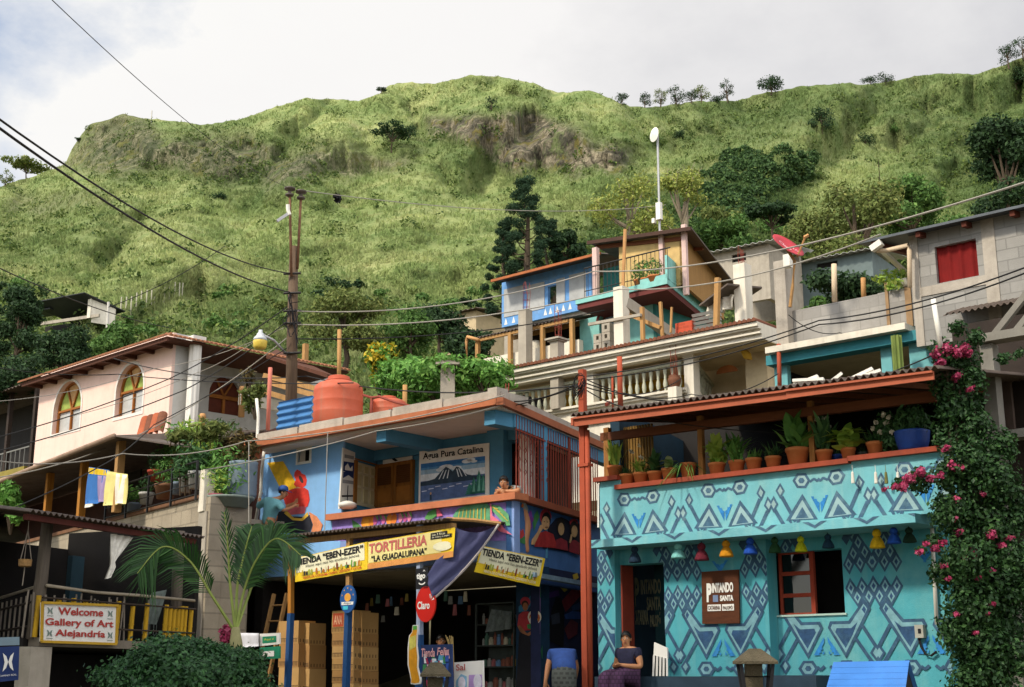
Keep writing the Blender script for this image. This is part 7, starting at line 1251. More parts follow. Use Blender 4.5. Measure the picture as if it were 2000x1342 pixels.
u,z=flb.uz(486,970,-.1);m=MB();z1_=flb.uz(486,900,-.1)[1];m.lathe([(.28,0),(.29,.05),(.29,z1_-z-.05),(.30,z1_-z),(.26,z1_-z)],(u,.15,z),22);one('water_barrel','grey-blue barrel beside the blue house corner','barrel',m,P('grey_blue_plastic','#6f7f8c',var=.12,dirt=.25),flb,(u,.15,z),smooth=True)
for k,(px,py,rx,rz_,lab,lf)in enumerate(((412,842,.36,.24,'dry flowering umbel shrub drooping over the dark roof',leafmat('crown_olive',['#5c6a34','#6d7a3e','#4c5a2c','#84874a'],.75)),(352,852,.25,.14,'small dry yellowish shrub at the right end of the dark roof',leafmat('crown_olive',['#5c6a34','#6d7a3e','#4c5a2c','#84874a'],.75)),(435,908,.5,.42,'tangle of tall balcony plants left of the grey-blue barrel',lfB),(375,900,.4,.45,'broad-leaved dark plant rising behind the white pillar',lfC),(470,880,.35,.5,'dry brown climbing plant beneath the orange rain hopper',leafmat('dry_leaf',['#5a4a2c','#6a5a34','#4a4a28','#3c3a20'])))):
 p=at(px,py,27.6-.2*k);t=T('shrub',lab,'shrub',W,(p[0],p[1],p[2]-rz_));m=MB();leaves(m,[(p[0],p[1],p[2],rx,rx,rz_),(p[0]-rx*.5,p[1],p[2]-rz_*.3,rx*.6,rx*.6,rz_*.6),(p[0]+rx*.55,p[1],p[2]+rz_*.2,rx*.55,rx*.6,rz_*.6)],520,.16,.3,shell=.2);t.part('foliage',m,lf)
 m=MB()
 for j in range(5):m.tube([(p[0]+.1*(j-2),p[1],p[2]-rz_*1.6),(p[0]+rx*.4*(j-2)*.8,p[1],p[2]+rz_*.3)],.014,4)
 t.part('stems',m,P('stem_brown','#4a3a26',var=.2))
for k in range(4):
 p=at(280+k*11,838-k*3,33.5);m=MB();m.add([p+np.array([.13*math.cos(t)-.02*yy,yy*.25,.10*math.sin(t)+yy*.3])for yy in(-1,1)for t in np.linspace(0,math.pi,7)],[(i,i+1,i+8,i+7)for i in range(6)]);one('spare_tile','spare clay roof tiles leaning on the pink house wall','tile',m,tile if k%2 else P('clay_pot_red','#9a5030',var=.2),W,tuple(p),'spare clay roof tiles')
fd=Fr(30,47.5,-46);dh_=T('dark_house','dark wooden house half hidden at the left edge beside the pink house','house',fd,(*(lambda a:(a[0],0,a[1]))(fd.uz(20,960)),));m=MB();a,b=fd.uz(-120,760)[0],fd.uz(66,760)[0];zt=fd.uz(30,765)[1];m.box(a,b,1.5,1.6,zt-6,zt);dh_.part('back_wall',m,dark);m=MB();m.corr(a,b+.2,(-.4,zt),(4,zt+.8),.03,.3);dh_.part('roof',m,tin)
for px in(12,62):u=fd.uz(px,850)[0];m=MB();m.box(u-.09,u+.09,0,.15,zt-6,zt);dh_.part('post',m,P('dark_post','#2c2119',var=.2))
m=MB();zr0=fd.uz(30,880)[1];m.box(a,b,.02,.06,zr0,zr0+.05);
for k in range(24):u=a+(b-a)*k/24;m.box(u,u+.03,.02,.05,zr0-.7,zr0)
dh_.part('railing',m,P('grey_iron','#6a6a66',var=.1));m=MB();m.box(a,b,-.1,.3,zr0-3,zr0-.71);dh_.part('ochre_wall',m,P('ochre_stone','#7d7030',var=.2,dirt=.3))
# ================================================================ gallery with bamboo balcony (lower left)
fg=Fr(72,19,65.5);fgl=Fr(72,19,-60);gal=T('art_gallery','dark rustic gallery house with a bamboo-railed balcony and log post','house',fg,(*(lambda a:(a[0],0,.6))(fg.uz(72,1300)),));zfl_=fg.uz(220,1248)[1];g1_=fg.uz(375,1200)[0]
log=P('grey_log','#5f564c',var=.3,grain=(8,8,.5),scale=4,dirt=.3)
m=MB();m.box(-.1,g1_+.6,-.08,.12,zfl_-.14,zfl_-.02);gal.part('floor_beam',m,P('grey_beam_wood','#6e665a',var=.25,dirt=.4));m=MB();m.box(-.2,g1_+.6,.13,3,zfl_-.16,zfl_-.03);gal.part('floor',m,dark)
m=MB();m.box(-1.2,g1_+3.4,3,3.1,.4,fg.uz(240,1024,-.6)[1]+.02);m.box(g1_+.3,g1_+.4,.2,3,zfl_-1.8,fg.uz(240,1024,-.6)[1]+.3);gal.part('back_wall',m,P('very_dark_wood','#15110e',var=.4))  # near-black walls stand in for deep shade under the awning
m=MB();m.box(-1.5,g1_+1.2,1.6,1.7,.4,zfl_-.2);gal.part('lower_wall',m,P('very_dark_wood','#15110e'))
m=MB();aa=fg.rect((275,1095),(348,1165),2.9);m.prism([(aa[0],aa[2]-.8),(aa[1],aa[2]-.8)]+[((aa[0]+aa[1])/2+(aa[1]-aa[0])/2*math.cos(t),aa[3]-.4+.4*math.sin(t))for t in np.linspace(0,math.pi,9)],2.9,2.95);gal.part('arched_doorway',m,P('brown_arch','#2c1a10',var=.2))
m=MB();r_=fg.rect((142,1085),(160,1160),2.2);m.box(r_[0],r_[1],2.2,2.3,r_[2]-.6,r_[3]);gal.part('blue_pillar',m,P('dim_blue','#27404a',var=.15))
m=MB();a,b=fg.uz(93,1022,.1),fg.uz(72,1155,.1);m.tube([(b[0],.1,zfl_-.05),((a[0]+b[0])/2+.02,.1,(zfl_+a[1])/2),(a[0],.1,a[1]+.1)],[.10,.09,.08],10);gal.part('log_post',m,log,smooth=True)
m=MB();a=fg.uz(350,1110,.2);m.tube([(a[0],.2,zfl_-.1),(a[0]-.05,.2,a[1]+.6)],.09,10);m2=m;gal.part('log_post',m,log,smooth=True)
m=MB();r_=fg.rect((56,1262),(90,1345),-.05);m.box(r_[0],r_[1],-.1,.15,.4,zfl_-.15);gal.part('concrete_post',m,gcon)
g_t=T('gallery_awning','dark corrugated tin awning over the bamboo balcony','awning',fg,(0,-.6,zfl_+2));yA=-.6;a,b=fg.uz(58,996,yA),fg.uz(400,1050,yA);m=MB();ze=fg.uz(240,1024,yA)[1];m.corr(a[0],b[0],(yA,ze),(3,ze+.5),.02,.11);g_t.part('sheet',m,tin)
m=MB();m.box(a[0]+.05,b[0]-.1,yA+.08,yA+.16,ze-.12,ze-.04);g_t.part('beam',m,P('dark_red_beam','#4a2018',var=.2))
p0,p1=at(58,998,17.6),at(-60,1015,22);m=MB();q_=fg.w(a[0],3,ze+.5);m.add([p0,p1,p1+[0,2.5,.5],q_,p0+[0,0,.03],p1+[0,0,.03],p1+[0,2.5,.53],q_+[0,0,.03]],[(3,2,1,0),(4,5,6,7),(0,1,5,4),(1,2,6,5),(2,3,7,6),(3,0,4,7)]);g_t.part('left_sheet',m,tin)
by,bg=P('yellow_bamboo','#b08a1c',var=.2,grain=(6,6,1),scale=4,dirt=.2,dcol='#6a5a2c'),P('grey_cane','#7d7468',var=.25)
brl=T('bamboo_railing','balcony railing of yellow bamboo culms and thin grey canes','railing',fg,(0,0,zfl_));zt2=fg.uz(150,1153)[1]
for px in(70,110,139,163,198,228,256,284,322,330,338,346,353,360,371):
 u=fg.uz(px,1200,-.02)[0];m=MB();h=zt2-zfl_-.14+.03*math.sin(px);m.tube([(u,-.03,zfl_-.02),(u+.02,-.03,zfl_+h)],.036,8);gk=zfl_+h*.45;m.tube([(u+.009,-.03,gk-.008),(u+.009,-.03,gk+.008)],.041,8);brl.part('bamboo_culm',m,by,smooth=False)
rg=np.random.default_rng(21)
for px in range(46,310,9):
 if rg.random()<.35:continue
 u=fg.uz(px+4,1200,-.02)[0];m=MB();m.tube([(u,.01,zfl_-.02),(u+.03*rg.normal(),.01,zfl_+.55+.1*rg.random())],.013,5);brl.part('cane',m,bg)
for zz_,r in((zfl_+.14,.014),(zfl_+.52,.014)):m=MB();m.tube([(-.1,-.07,zz_),(g1_,-.07,zz_)],r,5);brl.part('rail',m,P('dark_cane','#3a3028',var=.2))
m=MB();m.tube([(.0,-.03,zt2+.03),(g1_*.3,-.03,zt2-.01),(g1_*.6,-.03,zt2+.0),(g1_*1.0,-.03,zt2-.01)],.024,7);brl.part('handrail',m,P('pale_branch','#9a8f7c',var=.2),smooth=True)
brl2=T('bamboo_railing','short run of grey cane railing at the left edge of the picture','railing',fgl,(-1,0,zfl_))
m=MB();a=fgl.uz(-40,1160)[0];m.tube([(a,0,zt2+.03),(-.1,0,zt2+.05)],.024,6);brl2.part('handrail',m,P('pale_branch','#9a8f7c'))
for k in range(14):u=a+(-.15-a)*k/14;m=MB();m.tube([(u,0,zfl_),(u+.03,0,zfl_+.62)],.016,5);brl2.part('cane',m,bg)
for zz_ in(.16,.5):m=MB();m.tube([(a,-.03,zfl_+zz_),(-.1,-.03,zfl_+zz_)],.018,5);brl2.part('rail',m,P('dark_cane','#3a3028'))
m=MB();m.box(a,0,-.1,.1,zfl_-.14,zfl_-.02);brl2.part('base_beam',m,P('grey_beam_wood','#6e665a'))
q=fquad(fg,[(80,1253),(226,1258),(229,1183),(82,1177)],-.14)
def pic(mb):q.text(mb,'Welcome',.20,.80,.70,.90,0,.012,bold=.025);q.text(mb,'Gallery of Art',.04,.95,.37,.61,0,.012,bold=.025);q.text(mb,'Alejandría',.17,.84,.10,.33,0,.012,bold=.025)
def pic2(mb):
 for cx_,cy_ in((.10,.80),(.90,.78),(.10,.22),(.91,.22)):
  for s in(1,-1):q.poly(mb,[(cx_+s*.035,cy_+.09),(cx_+s*.012,cy_+.06),(cx_+s*.0,cy_),(cx_+s*.012,cy_-.06),(cx_+s*.035,cy_-.09),(cx_+s*.02,cy_)],0,.010+.001*s)
  q.poly(mb,[(cx_-.04,cy_-.14),(cx_+.04,cy_-.14),(cx_+.04,cy_-.125),(cx_-.04,cy_-.125)],0,.01)
t=board('welcome_sign','white sign lettered Welcome Gallery of Art in red, framed in yellow','sign',q,sgw,.03,[('lettering',pic,P('sign_brick_red','#a83a34',var=.05)),('emblem',pic2,P('grey_green_ink','#6f8078',var=.1))])
m=MB()
for(a,b)in((0,1),(1,2),(2,3),(3,0)):m.bar(q.P[a]+q.n*.012,q.P[b]+q.n*.012,.035)
t.part('frame',m,P('sign_yellow_frame','#b8922c',var=.12,dirt=.2))
q=Quad(at(-40,1336,15),at(36,1328,15.6),at(38,1262,15.6),at(-40,1265,15))
def pic(mb):
 for s in(1,-1):q.poly(mb,[(.70+s*.14,.82),(.70+s*.05,.72),(.70+s*.0,.55),(.70+s*.05,.38),(.70+s*.14,.28),(.70+s*.09,.55)],0,.01+.001*s)
 q.text(mb,'CAMINO REAL',.48,.93,.14,.19,0,.01)
board('info_sign','dark blue sign with a white knot emblem at the lower left corner','sign',q,navy,.03,[('emblem',pic,sgw)])
q=Quad(at(-40,1262,15),at(38,1260,15.6),at(38,1244,15.6),at(-40,1246,15));board('grey_board','narrow pale grey board above the dark blue corner sign','sign',q,P('pale_grey_board','#6f828c',var=.15))
c=at(49,1100,18.3);t=T('hanging_basket','small woven hanging basket left of the log post','basket',W,tuple(c));m=MB();m.lathe([(.06,-.05),(.085,-.04),(.09,.05),(.075,.05)],tuple(c),14);t.part('basket',m,P('wicker','#8a6a40',var=.35,scale=30));
m=MB()
for a in range(3):m.tube([c+[.08*math.cos(a*2.1),.08*math.sin(a*2.1),.05],c+[0,0,.45]],.006,4)
m.tube([c+[0,0,.45],c+[0,0,.62]],.006,4);t.part('strings',m,bg);m=MB();m.tube([c+[0,0,-.05],c+[-.01,0,-.3]],.008,4);t.part('tail',m,bg)
ctn=P('lace_white','#dedacf',var=.15,scale=12);p_t=[fg.uz(*a_,-.4)for a_ in z4p((725,335),(875,360))];kn=fg.uz(*z4p((735,545))[0],-.4);tl_=fg.uz(*z4p((700,635))[0],-.4)
m=MB();n=16;V=[]
rows=[(0.,p_t[0],p_t[1]),(.5,(p_t[0][0]+.02,(p_t[0][1]+kn[1])/2+.05),((p_t[1][0]+kn[0])/2-.0,(p_t[1][1]+kn[1])/2)),(.93,(kn[0]-.03,kn[1]+.05),(kn[0]+.04,kn[1]+.05)),(1.,(kn[0]-.035,kn[1]-.02),(kn[0]+.07,kn[1]-.02)),(1.2,(tl_[0]-.02,tl_[1]),(tl_[0]+.07,tl_[1]+.03))]
for _,A_,B2 in rows:
 for i in range(n):s=i/(n-1);V.append((A_[0]+(B2[0]-A_[0])*s,-.4+.03*math.sin(s*22),A_[1]+(B2[1]-A_[1])*s))
m.add(V,[(j*n+i,j*n+i+1,(j+1)*n+i+1,(j+1)*n+i)for j in range(4)for i in range(n-1)]);one('tied_curtain','white lace curtain tied in a knot under the gallery awning','curtain',m,ctn,fg,(p_t[0][0],.1,p_t[0][1]),smooth=True)
q=fquad(fg,[(278,1218),(305,1220),(325,1152),(295,1158)],.3,wav=.02);m=MB();q.sheet(m,0,10,8);t=T('woven_cloth','grey fringed woven cloth hanging behind the bamboo railing','cloth',W,q.P[3]);t.part('cloth',m,P('grey_green_weave','#66706a',var=.25,scale=20),smooth=True);m=MB()
for k in range(9):p_=q.at(k/8,0);m.tube([p_,p_+[.0,0,-.16]],.006,3)
t.part('fringe',m,P('grey_green_weave','#66706a'))
HD=min(float(hill(x,y)[1])for x in(80,110,140,170,200)for y in(615,632,650))-1.5;fh=Fr(140,HD,-25);pv=T('hill_pavilion','open white-walled shed with a black tin roof on the hillside','shed',fh,(*(lambda a:(a[0],0,a[1]))(fh.uz(130,632)),));a,b=fh.uz(80,622),fh.uz(188,622);zt=fh.uz(150,588)[1]
m=MB();m.box(a[0],b[0]+.2,0,.15,a[1]-.5,fh.uz(150,619)[1]);pv.part('low_wall',m,gcon);
m=MB();u0=fh.uz(172,600)[0];m.box(u0,u0+.3,-.05,.25,a[1]-.5,zt+.1);pv.part('pillar',m,wst);m=MB();m.hexa([(u0+.3,.1,a[1]-.8),(u0+1.1,1.6,a[1]-.8),(u0+1.05,1.7,a[1]-.8),(u0+.25,.2,a[1]-.8),(u0+.3,.1,zt),(u0+1.1,1.6,zt-.45),(u0+1.05,1.7,zt-.45),(u0+.25,.2,zt)]);pv.part('end_wall',m,wst)
m=MB();m.add([(fh.uz(70,585)[0],-.8,zt+.05),(u0+.3,-.8,zt+.22),(u0+1.5,2.2,zt-.55),(fh.uz(95,600)[0]+.6,2.2,zt-1.0),(fh.uz(70,585)[0],-.8,zt+.11),(u0+.3,-.8,zt+.28),(u0+1.5,2.2,zt-.49),(fh.uz(95,600)[0]+.6,2.2,zt-.94)],[(3,2,1,0),(4,5,6,7),(0,1,5,4),(1,2,6,5),(2,3,7,6),(3,0,4,7)]);pv.part('roof',m,P('black_tin','#25272a',var=.2,rough=.5));m=MB();m.box(a[0]-1.5,u0,2.0,2.1,a[1]-.5,zt-.9);pv.part('back_wall',m,dark);m=MB();m.box(a[0]-1.2,a[0]+.9,-.1,1.5,a[1]+.6,a[1]+.68);pv.part('side_roof',m,P('black_tin','#25272a'))
p,q=at(212,590,HD-6),at(208,690,HD-6);m=MB();m.tube([q-[0,0,1],p],[.12,.09],7);one('light_pole','pale concrete light pole beside the hillside shed','pole',m,P('pale_pole','#b4b0a8',var=.1),W,tuple(q))
# ================================================================ trees and plants
bark=P('tree_bark','#4c4032',var=.3,grain=(6,6,.8),scale=4,bump=.6);bark2=P('pale_bark','#7d7260',var=.25,grain=(6,6,.8),scale=4)
cD=leafmat('crown_dark',['#22381f','#304a28','#1a2e1a','#3f5a30'],.7);cM=leafmat('crown_mid',['#46662f','#577a38','#385628','#6c8a44'],.7);cY=leafmat('crown_yellow_green',['#7c8a3c','#929a4a','#66783a','#a8a858'],.7);cB=leafmat('crown_bright',['#55853a','#6c9c44','#44702f','#86ae56'],.65);cN=leafmat('needle_dark',['#243a28','#2e4a30','#1c3020','#3c5638'],.8);cO=leafmat('crown_olive',['#5c6a34','#6d7a3e','#4c5a2c','#84874a'],.75)
def tree(label,p,H,Wd,lf,n,ls,seed,kind='round',bare=.35,bk=None,group=None,name='tree',asp=.55,cat='tree'):
 rg=np.random.default_rng(seed);p=np.asarray(p,float);t=T(name,label,cat,W,tuple(p),group);m=MB();bl=[];r0=H*.028+.02;z0=H*bare
 m.tube([p-[0,0,H*.06],p+[rg.normal()*.02*H,0,z0*.6],p+[rg.normal()*.03*H,rg.normal()*.02*H,H*.8]],[r0*1.25,r0,r0*.3],7)
 nb=11 if kind!='pine' else 40
 for k in range(nb):
  a=k*2.4+rg.random();
  if kind=='pine':f=k/nb;z=z0+(H-z0)*f;rr=Wd*.5*(1-f)**.8*(.55+.6*rg.random())+.05*Wd;b=(Wd*.12,Wd*.12,H*.035)
  elif kind=='flat':f=.5+.5*rg.random();z=H*(.72+.22*rg.random());rr=Wd*.42*rg.random()**.5;b=(Wd*.2,Wd*.2,H*.09)
  else:z=z0+(H-z0)*(.12+.78*rg.random());q=(z-z0)/(H-z0);rr=Wd*.40*math.sin(3.14*min(1,.15+q*.85))**.6*(.5+.5*rg.random());b=tuple(Wd*(.17+.07*rg.random())*np.array([1,1,.8]))
  c=p+[rr*math.cos(a),rr*math.sin(a),z];bl.append((*c,*b));st=p+[0,0,min(z0+(z-z0)*.35,H*.7)]if kind!='pine' else p+[0,0,max(z0*.5,z-H*.05)]
  kk=.4 if kind=='pine' else 1;m.tube([st,(st+c)/2+[0,0,-.02*H],c],[r0*.45*kk,r0*.28*kk,r0*.1*kk],5)
  if kind=='thin':
   for j in range(3):m.tube([c,c+rg.normal(size=3)*[Wd*.1,Wd*.1,H*.05]+[0,0,H*.08]],[r0*.14,r0*.05],4)
 if kind=='round':bl.append((*(p+[0,0,H-Wd*.22]),Wd*.24,Wd*.24,Wd*.2))
 t.part('trunk',m,bk or bark);m=MB();leaves(m,bl,n,ls,asp,rg=rg,shell=.15 if kind in('thin',)else .35);t.part('crown',m,lf);return t
def htree(label,px,py,hpx,wpx,lf,seed,n=420,kind='round',bare=.16,group='trees along the ridge and hillside',bk=None,lsf=.07):
 p=hill(px,py);s=np.linalg.norm(p-EYE)/2680;return tree(label,p-[0,0,.2],hpx*s,wpx*s,lf,int(n*1.8),max(.2,lsf*wpx*s),seed,kind,bare,bk,group)
for k,(px,py,h,w,lf,kind,lab)in enumerate(((1215,206,26,32,cD,'round','small round dark tree at the left of the ridge tree row'),(1257,209,32,30,cD,'round','second tree of the ridge row, dark and upright'),(1287,209,40,34,cO,'thin','sparse see-through tree in the ridge row'),(1318,206,48,40,cD,'round','tallest tree of the clump in the ridge row'),(1346,203,30,34,cD,'round','low dark tree right of the tallest ridge tree'),(1368,202,38,40,cO,'thin','ragged tree at the right of the ridge clump'),(1417,197,48,34,cD,'thin','lone tall thin ridge tree standing apart'),(1400,199,16,30,cD,'round','low bush at the foot of the lone thin ridge tree'),(1503,183,42,54,cD,'round','lone broad flat-topped tree on the ridge'),(1700,166,18,34,cD,'round','low dark bush pair on the right ridge, left one'),(1727,162,24,36,cD,'round','low dark bush pair on the right ridge, right one'),(957,216,32,34,cD,'round','round dark tree alone on the slope above the cliff'),(997,186,24,34,cO,'round','olive bush just below the highest summit'),(742,184,14,24,cD,'flat','tiny windswept bush on the ridge notch'),(155,280,12,22,cD,'flat','tiny bush on the edge of the left cliff'),(48,352,40,92,cO,'flat','wide tree at the left end of the ridge'),(10,366,34,36,cO,'thin','thin bare tree at the far left of the ridge'),(1605,256,50,60,cD,'round','dark tree clump on the right slope below the ridge'),(765,292,52,78,cD,'flat','dark spreading tree left of the rocky cliff'),(800,275,34,40,cD,'round','dark bush tree beside the spreading tree by the cliff'),(1325,272,20,28,cD,'round','small dark bush on the slope right of the antenna'),(1970,130,46,44,cD,'round','dark tree on the ridge at the right edge'),(1996,104,46,40,cD,'round','highest dark tree at the upper right corner'),(1985,170,40,60,cD,'round','dark bush below the upper right ridge trees'),(430,388,12,34,cD,'round','small dark bush on the slope above the utility pole'),(1740,260,18,40,cM,'round','green bush high on the right slope'),(1690,280,20,44,cD,'round','dark bush on the right slope left of the brown hollow'))):
 htree(lab,px,py,h,w,lf,100+k,380 if w<45 else 650,kind)
rg=np.random.default_rng(77);bl=[];reg=poly_mask(PX,PYg,[(1375,345),(1420,300),(1500,292),(1590,305),(1590,350),(1530,375),(1480,420),(1440,450),(1430,520),(1330,540),(1300,460),(1340,400)],4)>.6
idx=np.argwhere(reg);
for ri,ci in idx[rg.choice(len(idx),420)]:p=HP[ri,ci];s=np.linalg.norm(p-EYE)/2680;r=s*(5+12*rg.random()**2);bl.append((p[0],p[1],p[2]+r*.4,r,r,r*.85))
m=MB();leaves(m,bl,80000,.36,.6,rg=rg);one('ravine_wood',None,None,m,leafmat('wood_leaf',['#2c4426','#3f5c30','#243a22','#55703a','#34502a'],.75),kind='stuff')
k=0
for(x0,x1,y0,y1,n,lo,hi,lf,wh_)in((-20,62,560,720,9,36,66,cD,'left edge'),(180,330,620,690,8,26,50,cM,'slope above the pink house'),(400,560,570,650,9,26,46,cM,'slope left of the utility pole'),(600,980,560,640,16,26,50,cD,'slope behind the water tanks'),(1380,1900,440,520,18,40,80,cM,'slope behind the right-hand houses')):
 rg=np.random.default_rng(300+x1)
 for j in range(n):
  px=x0+(x1-x0)*(j+rg.random())/n;py=y0+(y1-y0)*rg.random();w=lo+(hi-lo)*rg.random();k+=1
  p=hill(px,py);s=np.linalg.norm(p-EYE)/2680;m=MB();r=w*s*.5;bl=[(p[0]+r*.5*rg.normal(),p[1]+r*.3*rg.normal(),p[2]+r*(.3+.5*rg.random()),r*.6,r*.6,r*.5)for _ in range(5)];leaves(m,bl,420,max(.3,r*.26),.55,rg=rg)
  o=one('bush','leafy bush in the scrub on the '+wh_,'bush',m,lf if rg.random()<.6 else(cM if lf is cD else cO),W,tuple(p),'bushes on the '+wh_)
def at_tree(label,px,pb,pt,wpx,d,lf,n,kind,seed,bare=.3,ls=None,bk=None,asp=.5):
 p=at(px,pb,d);q=at(px,pt,d);s=d/2600;return tree(label,p,q[2]-p[2],wpx*s,lf,int(n*2.2),(ls or .28)*.62,seed,kind,bare,bk,None,'pine_tree' if kind=='pine' else 'tree',asp)
at_tree('tall dark pine-like tree left of the plywood house',1025,640,348,125,56,cN,9000,'pine',1,.12,.20,asp=.3);at_tree('lower dark conifer touching the blue shack roof',985,620,430,80,57,cN,5000,'pine',2,.1,.2,asp=.3);at_tree('dark bushy conifer right of the tall pine-like tree',1075,600,430,90,58,cN,5000,'pine',3,.1,.2,asp=.3);at_tree('small dark tree behind the left end of the plywood roof',1110,560,450,80,58,cD,1400,'round',4,.2,.35)
at_tree('sparse yellowish tree with thin stems behind the plywood house',1235,520,330,190,60,cY,1500,'thin',5,.25,.30,bark2);at_tree('sparse yellow-green tree right of the antenna mast',1335,520,325,120,62,cY,1000,'thin',6,.25,.30,bark2)
at_tree('flat-topped dark acacia behind the red satellite dish',1510,490,398,110,66,cD,1700,'flat',7,.3,.34);at_tree('wide spreading tree with dark crossing branches behind the block wall',1690,610,350,230,58,cO,3000,'thin',8,.3,.34);at_tree('second spreading tree with dark limbs, left of the block house',1610,600,385,150,60,cO,1700,'thin',9,.3,.32);at_tree('tree with thin greenish crown over the block house roof',1790,520,345,150,62,cM,2200,'round',10,.3,.36)
at_tree('large black-green tree at the right edge of the hillside',1975,470,235,190,72,cD,5200,'round',11,.15,.42);at_tree('dense green tree behind the maroon balcony roof',1420,520,430,130,64,cM,2400,'round',12,.2,.36)
at_tree('light yellow-green tree right of the utility pole',672,720,562,165,52,cO,3000,'round',13,.2,.26);at_tree('dark green tree left of the far tan house',800,720,610,130,54,cM,2300,'round',14,.2,.28);at_tree('dark tree behind the far tan house',860,690,600,120,60,cD,2000,'round',15,.2,.3);at_tree('dark leafy tree at the left edge beside the hillside shed',28,740,560,110,55,cD,3000,'round',16,.2,.28);at_tree('dense dark tree above the left end of the pink roof',120,740,640,130,52,cD,2400,'round',17,.15,.28);at_tree('dark round tree behind the pink roof',215,720,640,110,54,cM,2000,'round',18,.15,.28);at_tree('dark tree above the dim house at the left edge',20,800,690,140,50,cD,2400,'round',19,.15,.28);at_tree('dark brushy tree behind the balustrade house',920,740,640,110,50,cD,1900,'round',20,.2,.28)
def shrub(label,px,py,rx,rz,d,lf,n,ls,seed,asp=.5,name='shrub',dens=7):
 rg=np.random.default_rng(seed);c=at(px,py,d);s=d/2600;rx*=s;rz*=s;t=T(name,label,'shrub',W,(c[0],c[1],c[2]-rz));m=MB();bl=[(c[0]+rx*.62*math.cos(a)*q,c[1]+rx*.45*math.sin(a),c[2]+rz*.5*math.sin(a*1.7+q),rx*.42,rx*.4,rz*.5)for a,q in zip(rg.random(dens)*6.28,.4+.6*rg.random(dens))];leaves(m,bl,n,ls,asp,rg=rg,shell=.25);t.part('foliage',m,lf)
 m=MB()
 for b in bl:m.tube([(c[0],c[1],c[2]-rz*1.3),(c[0]*.4+b[0]*.6,b[1],c[2]-rz*.3),(b[0],b[1],b[2])],[.035,.025,.01],5)
 t.part('stems',m,bark)
shrub('big bright green shrub right of the small water tank',870,745,135,60,34,cB,4200,.17,1,dens=14);shrub('bright green shrub with yellow blossoms above the large tank',742,715,45,50,36,leafmat('yellow_blossom_mix',['#5a8a3a','#6f9a40','#a89a2c','#c8a824']),1300,.18,2);shrub('green shrub behind the small water tank',790,735,70,45,35,cB,1800,.18,3);shrub('bright leafy shrub left of the balustrade',950,735,65,35,33,cB,1700,.15,4);shrub('dark weedy shrub on the old roofs by the utility pole',500,775,30,35,34,cO,600,.15,5);shrub('weedy vine hanging under the pole lamp',495,745,34,26,36,leafmat('dry_leaf',['#5a4a2c']),420,.14,6);shrub('dark green bushes behind the block wall posts',1650,578,110,44,34,cD,4200,.16,7);shrub('green bush at the foot of the dish pole',1590,600,40,24,33,cM,700,.2,8);shrub('dark greenery at the far left under the balcony roof',25,985,40,45,33,cB,900,.18,9)
tree('tall leafy tree across the street, left of the camera',(-15.5,10,.2),20.5,13,cM,9000,.6,71,'round',.12).o.name='tree_across';tree('second tall leafy tree across the street at the far left',(-17.5,16,.5),15,9,cM,4200,.45,72,'round',.2)
for lab_,p_ in(('third tall tree, added unseen behind the camera to cut sky light',(1,-15,0)),('fourth tall tree, added unseen behind the camera to cut sky light',(15,-12,0)),('fifth tall tree, added unseen left behind the camera to cut sky light',(-13,-7,0))):dup(bpy.data.objects['tree_across'],lab_,W,p_,1.0,p_[0])  # unseen trees added behind the camera to dim sky fill on lower fronts
dup(bpy.data.objects['tree_across'],'smaller leafy tree, added unseen left of the frame to shade the gallery',W,(-15.5,14.2,.3),.8,2.0)  # unseen copy added to darken the window reflection and shade the gallery
bpy.data.objects['tree_across'].name='tree'
c=at(373,1345,13.2);t=T('clipped_bush','large round clipped dark green bush at the lower left','bush',W,(c[0],c[1],.3));m=MB();s=13.2/2600
leaves(m,[(c[0],c[1],c[2],148*s,140*s,86*s)],40000,.048,.55,shell=.84,rg=np.random.default_rng(5));leaves(m,[(c[0]+136*s*math.cos(a)*b,c[1]-.2,c[2]+74*s*math.sin(a)*b,.12,.12,.10)for a,b in zip(np.linspace(.1,3.04,30),[.93,1.0,.96]*10)],7000,.046,.5,shell=.3,rg=np.random.default_rng(6));t.part('foliage',m,leafmat('hedge_leaf',['#27452a','#335a32','#1c3420','#446e3c','#22402a'],.5))
m=MB();m.lathe([(.1,-1.2),(118*s,-.6),(120*s,0),(104*s,36*s),(60*s,58*s),(.05,65*s)],(c[0],c[1],c[2]),20);t.part('inner_core',m,P('twig_dark','#0f160e',var=.3),smooth=True)  # solid near-black core filling the bush behind the leaves
pd=17.0;t=T('young_palm','young palm with long arching fronds between the gallery and the shop','palm',W,tuple(at(462,1290,pd)));m=MB();m.tube([at(462,1300,pd),at(461,1262,pd),at(460,1225,pd)],[.11,.085,.05],10);t.part('trunk',m,P('palm_trunk','#7d7a54',var=.2,scale=8),smooth=True)
plm=leafmat('palm_leaf',['#24441f','#305628','#1c361a','#406a30'],.45)
